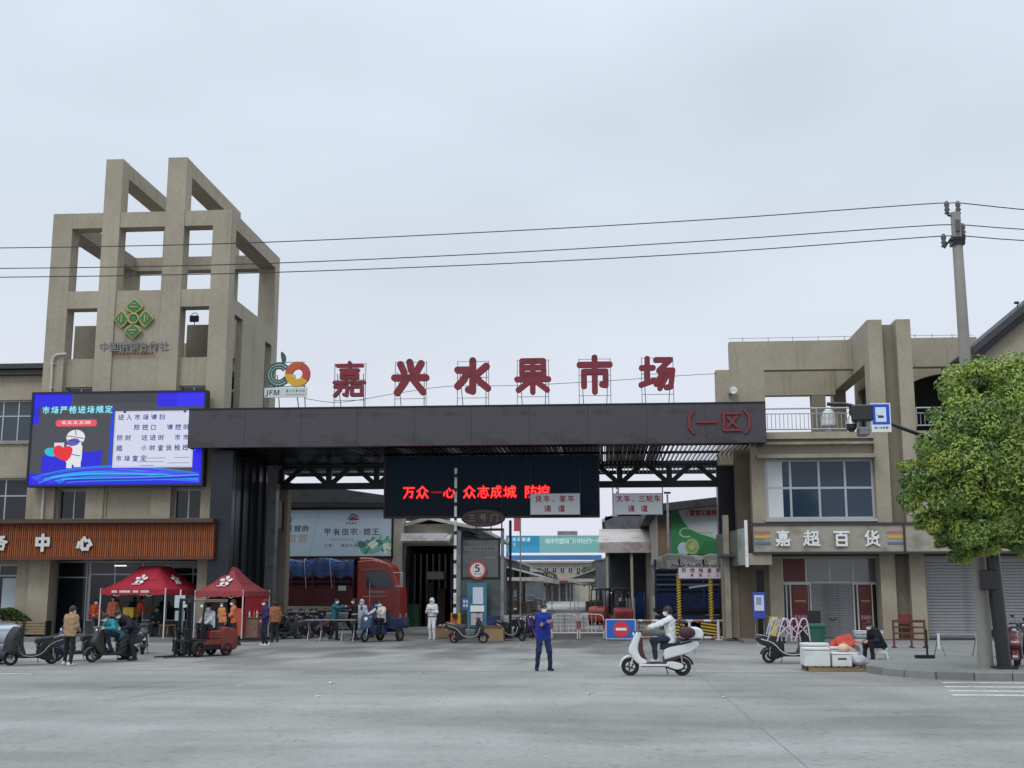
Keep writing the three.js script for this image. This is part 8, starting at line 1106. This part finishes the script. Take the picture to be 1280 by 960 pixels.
{ const a = gp(986, 829), t = scooter('scooter', 'black scooter with pale trim loaded with folded tube carts', a, TURN(1, -0.04), { body: paintB, rear: paintB, stripe: m.whiteClean, motor: m.darkSteel });
  const purple = M([0.28, 0.2, 0.4], 0.7), pinkW = M([0.62, 0.52, 0.6], 0.5);
  for (let i = 0; i < 4; i++) { const f = thing('folded_cart', `folded pale tube cart, ${['rearmost', 'second', 'third', 'foremost'][i]} on the loaded scooter`, 'cart', [a[0] - 0.42 + i * 0.27, 0.62, a[2] + 0.1 * (i % 2)], rr(-0.15, 0.15), 'folded carts on the loaded scooter'), h = 0.62; part(f, 'tube_frame', [tube([[-0.2, 0, 0.16], [0.02, h, 0.16], [0.12, h, 0.16], [0.22, 0, 0.16]], 0.02, 24, 6), tube([[-0.2, 0, -0.16], [0.02, h, -0.16], [0.12, h, -0.16], [0.22, 0, -0.16]], 0.02, 24, 6), rod([0.02, h, -0.16], [0.02, h, 0.16], 0.018), rod([-0.14, 0.18, 0.16], [0.16, 0.46, 0.16], 0.016), rod([0.16, 0.18, 0.16], [-0.06, 0.46, 0.16], 0.016)], i === 0 ? M([0.5, 0.47, 0.55], 0.5) : pinkW); part(f, 'seat_cloth', [bar([-0.12, 0.2, 0], [0.04, h - 0.06, 0], 0.02, 0.28)], [purple, m.black, M([0.12, 0.04, 0.05], 0.7), m.black][i]); }
}
{ // dark motorbike and scooters at the right edge
  scooter('scooter', 'dark scooter at the right edge behind the black pole', gp(1272, 833, 0.16), TURN(-0.35, 0.93), { body: paintMaroon, rear: paintB });
  scooter('scooter', 'black scooter farther back at the right edge by the shutter', gp(1268, 822, 0.16), TURN(0.3, 0.95), { body: paintB, rear: paintB });
}
{ // red truck with a blue tarpaulin, side on
  const z = -64.6, fr = X(498, 760, z + 1.2), t = thing('cargo_truck', 'red stake truck with a blue tarpaulin behind the gate pier', 'truck', [fr, 0, z]), red = P([0.44, 0.04, 0.03], 0.35, 0, { clearcoat: 0.6, clearcoatRoughness: 0.2 }), h = (py) => Y(py, z + 1.2, 430);
  const zf = 1.2, bedL = -9.5, cab = X(452, 740, z) - fr, deck = 1.5;
  part(t, 'cab', [slab(poly([[cab + 0.05, 0.85], [cab + 0.05, h(703)], [cab + 0.8, h(701.5)], [-0.66, h(706)], [-0.5, h(710)], [-0.06, h(735)], [0.0, h(745)], [0.0, 0.6], [-0.35, 0.5], [-0.45, 0.9], [-0.75, 1.12], [-1.15, 1.12], [-1.45, 0.9], [-1.5, 0.6], [cab + 0.1, 0.6]]), 2.36, 0.07, 6, 3)], red);
  part(t, 'wind_deflector', [slab(poly([[cab + 0.1, h(703)], [cab + 0.1, h(698)], [cab + 0.7, h(698.5)], [-0.7, h(706)]]), 1.9, 0.06)], red);
  part(t, 'roof_trim', [bar([cab + 0.2, h(712), zf + 0.012], [-0.72, h(711), zf + 0.012], 0.09, 0.03)], M([0.5, 0.2, 0.18], 0.5));
  part(t, 'side_window', [slab(poly([[cab + 0.5, h(735)], [cab + 0.5, h(715)], [-0.66, h(715)], [-0.3, h(735)]]), 0.03, 0.006).translate(0, 0, zf)], m.glass); part(t, 'windscreen', [bar([-0.02, h(741), 0], [-0.52, h(712), 0], 0.05, 2.1)], m.glass);
  part(t, 'door', [slab(poly([[cab + 0.66, 1.1], [cab + 0.66, h(737)], [-0.4, h(737)], [-0.36, 1.25]]), 0.02, 0.006).translate(0, 0, zf + 0.002)], red); part(t, 'door_stripe', [rb((cab - 0.3) / 2 + 0.1, h(740), zf + 0.014, 0.9, 0.1, 0.012, 0.004), rb((cab - 0.3) / 2, h(745.5), zf + 0.014, 1.3, 0.06, 0.012, 0.004)], M([0.42, 0.36, 0.36], 0.5)); part(t, 'mirror', [rb(0.16, h(725), zf + 0.2, 0.12, 0.8, 0.22, 0.04, 2), rod([-0.3, h(716), zf], [0.15, h(716), zf + 0.2], 0.03), rod([-0.2, h(733), zf], [0.15, h(733), zf + 0.2], 0.03)], m.white);
  part(t, 'grab_bar', [rod([cab + 0.7, 1.2, zf + 0.06], [cab + 0.7, 2.5, zf + 0.06], 0.02)], m.chrome); part(t, 'front_bumper', [rb(-0.12, 0.62, 0, 0.35, 0.5, 2.4, 0.06, 2)], red); for (const q of [-1, 1]) part(t, 'headlight', [rb(0.04, 0.75, q * 0.95, 0.12, 0.22, 0.36, 0.04, 2)], m.lampClear);
  const bf = cab - 0.25; part(t, 'bed', [rb((bedL + bf) / 2, deck - 0.12, 0, bf - bedL, 0.24, 2.4, 0.02)], m.redBrown); const side = M([0.12, 0.018, 0.026], 0.5, 0, { map: dirtMap });
  for (let x = bedL + 0.1, i = 0; x < bf - 0.4; x += 1.18, i++) { const w = Math.min(1.14, bf - x); part(t, 'side_board', [rb(x + w / 2, deck + 0.35, 1.2, w, 0.72, 0.05, 0.015), rb(x + w / 2, deck + 0.78, 1.2, w, 0.08, 0.06, 0.015)], side); for (const y of [1.05, 1.35]) part(t, 'stake_rail', [rb(x + w / 2, deck + y, 1.2, w, 0.07, 0.04, 0.01)], side); part(t, 'stake_post', [rb(x, deck + 0.75, 1.22, 0.09, 1.7, 0.06, 0.01)], side); }
  part(t, 'head_board', [rb(bf, deck + 0.9, 0, 0.08, 1.9, 2.36, 0.02)], side); part(t, 'plate', [rb(bf - 0.55, h(735.5), 1.25, 0.42, 0.26, 0.02, 0.01).rotateZ(0)], m.foam);
  // load under the tarpaulin: sagging sheet
  const N = 60, pos = [], idx = [], y1 = h(699), y0 = h(721.5); for (let i = 0; i <= N; i++) { const x = lerp(bedL, bf + 0.05, i / N), top = y1 - 0.1 + 0.16 * Math.sin(i * 0.32) * 0.5 + rr(-0.03, 0.03); for (let k = 0; k <= 14; k++) { const s = (k / 14) * 2 - 1, a = Math.abs(s), yy = a > 0.72 ? lerp(top - 0.05, y0 + 0.08 * Math.sin(i * 0.8) + rr(-0.04, 0.04), (a - 0.72) / 0.28) : top + 0.1 * (1 - a * a), zz = Math.sign(s) * (a > 0.72 ? 1.2 + 0.05 * Math.sin(i * 1.3) : 1.2 * Math.min(1, a / 0.72)); pos.push(x, yy, zz); } } for (let i = 0; i < N; i++) for (let k = 0; k < 14; k++) { const a = i * 15 + k; idx.push(a, a + 1, a + 15, a + 1, a + 16, a + 15); }
  const g = new THREE.BufferGeometry(); g.setAttribute('position', new THREE.Float32BufferAttribute(pos, 3)); g.setIndex(idx); g.computeVertexNormals(); part(t, 'tarpaulin', [g], new THREE.MeshStandardMaterial({ color: lin(0.05, 0.12, 0.33), roughness: 0.55, map: dirtMap, bumpMap: clothBump, bumpScale: 0.05, side: THREE.DoubleSide })); for (const x of [-8, -6.6, -5.2, -3.8]) part(t, 'rope', [tube([[x, y1 + 0.06, 0.6], [x + 0.05, y1 - 0.1, 1.24], [x + 0.2, deck + 0.7, 1.28]], 0.015, 12, 5)], m.foam);
  part(t, 'cargo', [bx(bedL + 0.1, bf - 0.1, deck, deck + 1.7, -1.1, 1.1)], M([0.03, 0.012, 0.03], 0.9)); part(t, 'chassis', [rb(-5, 0.85, 0, 9.2, 0.28, 0.9, 0.03)], m.darkSteel); part(t, 'side_guard', [rb(-5.6, 0.72, 1.12, 2.4, 0.1, 0.04, 0.01), rb(-5.6, 0.98, 1.12, 2.4, 0.1, 0.04, 0.01)], m.white); part(t, 'fuel_tank', [rod([-3.9, 0.72, 0.95], [-2.7, 0.72, 0.95], 0.3, 16)], m.steel);
  for (const x of [-0.95, -2.35, -7.4, -8.7]) for (const q of [-1, 1]) wheel(t, x, q * 1.02, 0.5, 0.3, m.rubber, x > -2 ? m.greySteel : m.redBrown, 8);
  part(t, 'wheel_arch', [rb(-0.95, 1.08, 1.17, 1.2, 0.12, 0.1, 0.04, 2)], red);
}
{ // blue truck under a pale tarpaulin in the right lane
  const z = -57.8, x0 = X(818, 740, z), t = thing('cargo_truck', 'blue stake truck under a beige tarpaulin, right lane behind the banner', 'truck', [x0, 0, z]), L = X(907, 740, z) - x0 + 1.2, h = (py) => Y(py, z, 860), blueM = M([0.025, 0.05, 0.16], 0.5, 0, { map: dirtMap });
  part(t, 'bed', [rb(L / 2, 1.15, -1, L, 0.2, 2.1, 0.02)], m.darkSteel); part(t, 'cargo', [bx(0.12, L, 1.25, h(712), -1.9, -0.12)], M([0.025, 0.03, 0.045], 0.9)); part(t, 'cargo_sheet', [bx(0.1, L, h(768), h(741), -0.12, -0.06)], M([0.02, 0.04, 0.15], 0.6, 0, { map: dirtMap, bumpMap: clothBump, bumpScale: 0.04 }));
  for (let i = 0; i < 5; i++) part(t, 'stake_rail', [rb(L / 2, h(737 - i * 6.2), 0, L, 0.09, 0.05, 0.012)], i % 2 ? M([0.2, 0.22, 0.26], 0.6) : blueM); for (let i = 0; i < 5; i++) part(t, 'stake_post', [rb(0.06 + i * (L / 4), 2.4, 0.03, 0.1, 2.3, 0.06, 0.012)], blueM); part(t, 'side_board', [rb(L / 2, h(773), 0, L, 0.3, 0.06, 0.015)], blueM);
  const N = 26, pos = [], idx = []; for (let i = 0; i <= N; i++) for (let k = 0; k <= 8; k++) { const u = i / N, s = k / 8, e = Math.min(u * 7, 1), y = lerp(h(709) + 0.05 * Math.sin(i * 1.1), h(692.5) - 0.05 * Math.sin(i * 0.55 + 1) + 0.03 * Math.sin(i * 1.7), Math.sin(Math.min(1, s * 3) * Math.PI / 2)) * lerp(0.93, 1, Math.sqrt(e)); pos.push(lerp(-0.12, L, u), y, 0.1 - s * 2.2); } for (let i = 0; i < N; i++) for (let k = 0; k < 8; k++) { const a = i * 9 + k; idx.push(a, a + 9, a + 1, a + 1, a + 9, a + 10); }
  const g = new THREE.BufferGeometry(); g.setAttribute('position', new THREE.Float32BufferAttribute(pos, 3)); g.setIndex(idx); g.computeVertexNormals(); part(t, 'tarpaulin', [g], new THREE.MeshStandardMaterial({ color: lin(0.54, 0.52, 0.46), roughness: 0.7, map: dirtMap, bumpMap: clothBump, bumpScale: 0.06, side: THREE.DoubleSide })); part(t, 'tarpaulin_skirt', [bar([-0.1, h(709), 0.1], [-0.05, h(745), 0.1], 0.12, 0.02)], M([0.44, 0.42, 0.36], 0.7));
  part(t, 'lamp_strip', [bar([X(861, 733, z) - x0, h(734.5), 0.1], [X(888, 731, z) - x0, h(731), 0.1], 0.09, 0.03)], m.whiteClean); for (const x of [0.9, 2.6]) for (const q of [-0.25, -1.8]) wheel(t, x, q, 0.42, 0.26, m.rubber, m.redBrown, 6); part(t, 'chassis', [rb(L / 2, 0.8, -1, L - 0.4, 0.2, 0.8, 0.03)], m.darkSteel);
}
{ // forklifts and a red cart waiting inside the gate
  const redF = M([0.26, 0.03, 0.025], 0.5, 0, { map: dirtMap });
  forklift('forklift', 'red forklift seen from behind, left of two inside the right lane', gp(752, 781), TURN(0.25, -0.97), { body: redF }, 'forklifts waiting inside the gate'); forklift('forklift', 'red forklift right of its twin, just above the no-entry board', gp(777, 784), TURN(-0.12, -0.99), { body: redF }, 'forklifts waiting inside the gate');
  const t = cargoTricycle('cargo_tricycle', 'red cargo tricycle parked behind the hazard plates', gp(884, 791), TURN(0.96, 0.2), { body: redF });
  const c = sedan('parked_car', 'dark grey car parked far down the lane on the left', (() => { const z = -150; return [X(644, 741, z), 0, z]; })(), TURN(0.95, -0.3), paintG);
  const c2 = c.clone(); c2.name = numbered('parked_car'); scene.add(c2); c2.position.set(X(662, 741, -185), 0, -185); c2.rotation.y = 0.4; c2.userData = { label: 'dark car farthest along the lane on the left', category: 'car' };
}
// ---------------------------------------------------------------- people
const OR = [0.62, 0.10, 0.03], NAVY = [0.012, 0.016, 0.04], BLACK = [0.012, 0.012, 0.015], FACE = (dx, dz) => Math.atan2(dx, dz); // turn so that +z points along dx, dz
const std = (o) => person(o);
std({ label: 'person in an orange vest and black cap, arms folded by the left pillar', p: (() => { const a = at(48, 795, -50.4); return [a.x, 0.14, a.z]; })(), h: 1.7, turn: FACE(0.5, 0.9), top: [0.14, 0.08, 0.06], vest: OR, cap: BLACK, legs: NAVY, hands: [[0.14, 1.16, 0.2], [-0.14, 1.2, 0.22]], palms: [[0, 0, -1], [0, 0, -1]] });
std({ label: 'person in a tan jacket with back turned, beside the purple scooter', p: gp(85, 832), h: 1.64, turn: FACE(0.25, -0.97), top: [0.33, 0.22, 0.12], legs: BLACK, shoes: [0.6, 0.6, 0.62], look: [0.35, -0.2], lean: 0.06, hands: [[-0.12, 1.0, 0.26], [0.12, 1.02, 0.26]], feet: [[-0.13, 0, -0.05], [0.24, 0, 0.16]] });
std({ label: 'masked person in an orange vest stepping past the left tent leg', p: gp(117, 799), h: 1.72, turn: FACE(0.75, 0.66), top: [0.42, 0.06, 0.03], vest: OR, stripes: [0.16], legs: [0.06, 0.07, 0.1], feet: [[-0.1, 0, 0.26], [0.1, 0, -0.3]], hands: [[-0.24, 1.05, 0.26], [0.22, 1.1, 0.3]] });
std({ label: 'person in faded orange under the large tent, behind the teal rider', p: (() => { const a = at(140, 790, -50.6); return [a.x, 0.14, a.z]; })(), h: 1.7, turn: FACE(0.2, 1), top: [0.48, 0.13, 0.08], legs: NAVY, mask: false });
std({ label: 'person in bright orange standing in the middle of the large tent', p: (() => { const a = at(172, 790, -50.3); return [a.x, 0.14, a.z]; })(), h: 1.72, turn: FACE(0.75, -0.6), top: OR, legs: BLACK, lean: 0.16, hands: [[-0.18, 1.15, 0.35], [0.2, 1.1, 0.38]] });
std({ label: 'person in dark clothes sitting under the right half of the large tent', p: (() => { const a = at(195, 793, -50.2); return [a.x, 0.14, a.z]; })(), h: 1.7, turn: FACE(0.3, 1), top: [0.014, 0.028, 0.026], legs: [0.03, 0.03, 0.035], hip: [0, 0.5, 0], feet: [[-0.14, 0, 0.42], [0.14, 0, 0.46]], hands: [[-0.14, 0.62, 0.34], [0.14, 0.62, 0.34]], lean: 0.15, mask: false });
{ // riders on the dark scooter
  const a = gp(140, 827), turn = FACE(-0.68, 0.73);
  const off = (d) => [a[0] + -0.68 * d, 0, a[2] + 0.73 * d];
  std({ label: 'rider in a teal jacket bent over the dark scooter', p: off(0.02), h: 1.7, turn, top: [0.02, 0.22, 0.26], legs: NAVY, hip: [0, 0.80, -0.18], lean: 0.7, look: [0.7, 0.1], hands: [[-0.3, 0.98, 0.38], [0.3, 0.98, 0.38]], feet: [[-0.14, 0.3, 0.2], [0.2, 0.3, 0.16]], grip: true, shoes: BLACK });
  std({ label: 'person in black bent forward behind the teal rider on the dark scooter', p: off(-0.52), h: 1.78, turn, top: [0.014, 0.012, 0.022], legs: BLACK, hip: [0, 0.9, -0.12], lean: 0.85, look: [0.8, 0], hands: [[-0.26, 0.92, 0.4], [0.26, 0.92, 0.4]], feet: [[-0.24, 0.02, 0.1], [0.26, 0.02, 0.0]], grip: true });
}
{ const a = gp(255, 820), d = V(-0.52, 0, 0.85), turn = FACE(d.x, d.z), p = [a[0] - d.x * 0.2, 0, a[2] - d.z * 0.2]; std({ label: 'forklift driver in a white top sitting under the overhead guard', p, h: 1.6, turn, top: [0.62, 0.64, 0.66], legs: NAVY, hip: [0, 0.98, 0], feet: [[-0.14, 0.53, 0.38], [0.14, 0.53, 0.4]], hands: [[-0.16, 1.05, 0.4], [0.16, 1.07, 0.4]], grip: true, lean: 0.1, hood: false }); }
std({ label: 'person in an orange coat and black trousers between forklift and faded tent', p: gp(291, 807), h: 1.74, turn: FACE(-0.8, 0.3), top: [0.5, 0.14, 0.06], legs: BLACK, hands: [[-0.1, 1.12, 0.34], [0.16, 1.0, 0.3]], feet: [[-0.1, 0, 0.1], [0.16, 0, -0.16]] });
std({ label: 'person in orange with dark hair just behind the forklift driver', p: gp(277, 803), h: 1.62, turn: FACE(-0.4, 0.9), top: [0.55, 0.2, 0.07], legs: NAVY, hair: 'long' });
std({ label: 'person in navy with a dark red cap and white shoes by the brown table', p: gp(331, 807), h: 1.74, turn: FACE(-0.9, 0.4), top: [0.03, 0.018, 0.09], legs: [0.01, 0.012, 0.025], cap: [0.2, 0.02, 0.03], shoes: [0.75, 0.75, 0.75], feet: [[-0.14, 0, 0.06], [0.16, 0, -0.02]], hands: [[-0.1, 1.15, 0.24], [0.2, 0.95, 0.16]] });
std({ label: 'person in dull orange half hidden behind the navy-clad one', p: gp(343, 803), h: 1.66, turn: FACE(-0.5, -0.8), top: [0.3, 0.11, 0.05], legs: BLACK, hair: 'long' });
std({ label: 'person in a teal jacket reaching out towards the one in black', p: gp(418, 800), h: 1.76, turn: FACE(0.92, 0.2), top: [0.015, 0.13, 0.16], legs: BLACK, hands: [[-0.16, 1.36, 0.48], [0.2, 1.3, 0.42]], feet: [[-0.12, 0, 0.2], [0.12, 0, -0.22]], hair: 'short' });
std({ label: 'person in black with both arms raised towards the teal one', p: gp(443, 800), h: 1.76, turn: FACE(-0.96, 0.15), top: BLACK, legs: BLACK, stripes: [0.12], hands: [[-0.2, 1.38, 0.46], [0.16, 1.34, 0.5]] });
std({ label: 'person in pale blue standing between the one in black and the tricycle', p: gp(452, 799), h: 1.7, turn: FACE(-0.3, 0.95), top: [0.5, 0.55, 0.62], legs: [0.35, 0.42, 0.52], hood: true });
std({ label: 'person in a bright blue jacket leaning over the tricycle', p: (() => { const a = gp(463, 797); return a; })(), h: 1.7, turn: FACE(0.8, 0.4), top: [0.03, 0.07, 0.34], legs: NAVY, lean: 0.45, hands: [[-0.16, 0.98, 0.55], [0.2, 1.0, 0.5]], look: [0.5, 0] });
{ const a = gp(474, 802), d = V(-0.42, 0, 0.9).normalize(); std({ label: 'rider in a cream jacket sitting on the blue cargo tricycle', p: [a[0] + d.x * 0.02 + 0.1, 0, a[2] + d.z * 0.02], h: 1.72, turn: FACE(-0.42, 0.9), top: [0.6, 0.57, 0.48], legs: NAVY, hip: [0, 0.88, 0], feet: [[-0.18, 0.37, 0.42], [0.18, 0.37, 0.44]], hands: [[-0.34, 1.1, 0.5], [0.34, 1.1, 0.5]], grip: true, lean: 0.14 }); }
std({ label: 'person in a white hooded protective suit with reflective belt', p: gp(540, 799.5), h: 1.76, turn: FACE(-0.25, 0.97), top: [0.74, 0.75, 0.76], legs: [0.72, 0.73, 0.74], shoes: [0.62, 0.63, 0.66], hood: true, suit: false, coat: -0.12, stripes: [0.02, 0.3], stripeColour: [0.1, 0.1, 0.12], hands: [[-0.13, 1.16, 0.24], [0.12, 1.12, 0.26]], look: [0.3, 0] });
std({ label: 'person in a bright blue suit jacket, arms folded, standing in the forecourt', p: gp(679, 838.5), h: 1.72, turn: FACE(0.35, 0.93), top: [0.012, 0.026, 0.24], legs: [0.012, 0.022, 0.075], shoes: BLACK, coat: -0.13, hands: [[0.03, 1.22, 0.26], [-0.1, 1.17, 0.28]], palms: [[0, 0, -1], [0, 0, -1]], look: [0.15, 0.3], feet: [[-0.15, 0, -0.04], [0.19, 0, 0.05]] });
{ const a = gp(822, 844.5); std({ label: 'person in a white top and dark trousers riding the white scooter', p: [a[0] + 0.34, 0, a[2]], h: 1.72, turn: FACE(-1, 0.05), top: [0.66, 0.69, 0.7], legs: [0.016, 0.022, 0.045], hip: [0, 0.88, 0], lean: 0.06, feet: [[-0.12, 0.33, 0.4], [0.13, 0.33, 0.42]], hands: [[-0.34, 1.06, 0.72], [0.34, 1.06, 0.72]], grip: true, look: [0.05, -0.3], shoes: [0.5, 0.52, 0.55], hair: 'short' }); const ap = thing('shopping_bag', 'dark red bag hanging at the rear of the white scooter seat', 'bag', [a[0] + 0.72, 0.95, a[2] + 0.2]); part(ap, 'bag', [ball(0, 0.08, 0.05, 0.17, 1.2, 0.85, 0.7, 12)], M([0.05, 0.015, 0.02], 0.7)); part(ap, 'strap', [tube([[-0.12, 0.16, 0.05], [-0.2, 0.34, 0], [-0.1, 0.42, -0.08]], 0.02)], m.black); }
{ const a = gp(1106, 832), st = thing('plastic_stool', 'small white stool under the person sitting by the kerb', 'stool', [a[0], 0.16, a[2] - 0.35]); part(st, 'seat', [rb(0, 0.28, 0, 0.32, 0.05, 0.26, 0.02, 2)], m.whiteClean); part(st, 'skirt', [rb(0, 0.2, 0, 0.28, 0.12, 0.22, 0.02)], m.whiteClean); for (const [p, q] of [[-1, -1], [1, -1], [1, 1], [-1, 1]]) part(st, 'leg', [rod([p * 0.11, 0.28, q * 0.09], [p * 0.15, 0, q * 0.12], 0.022, 6)], m.whiteClean);
  std({ label: 'person in black sitting hunched on a white stool at the kerb', p: [a[0], 0.14, a[2] - 0.35], h: 1.68, turn: FACE(-0.9, 0.4), top: [0.014, 0.014, 0.022], legs: BLACK, hip: [0, 0.42, 0], lean: 0.55, look: [0.5, 0], hands: [[-0.12, 0.5, 0.5], [0.12, 0.52, 0.5]], feet: [[-0.14, -0.1, 0.5], [0.14, -0.1, 0.42]], hair: 'short' }); }
renderer.render(scene, camera);
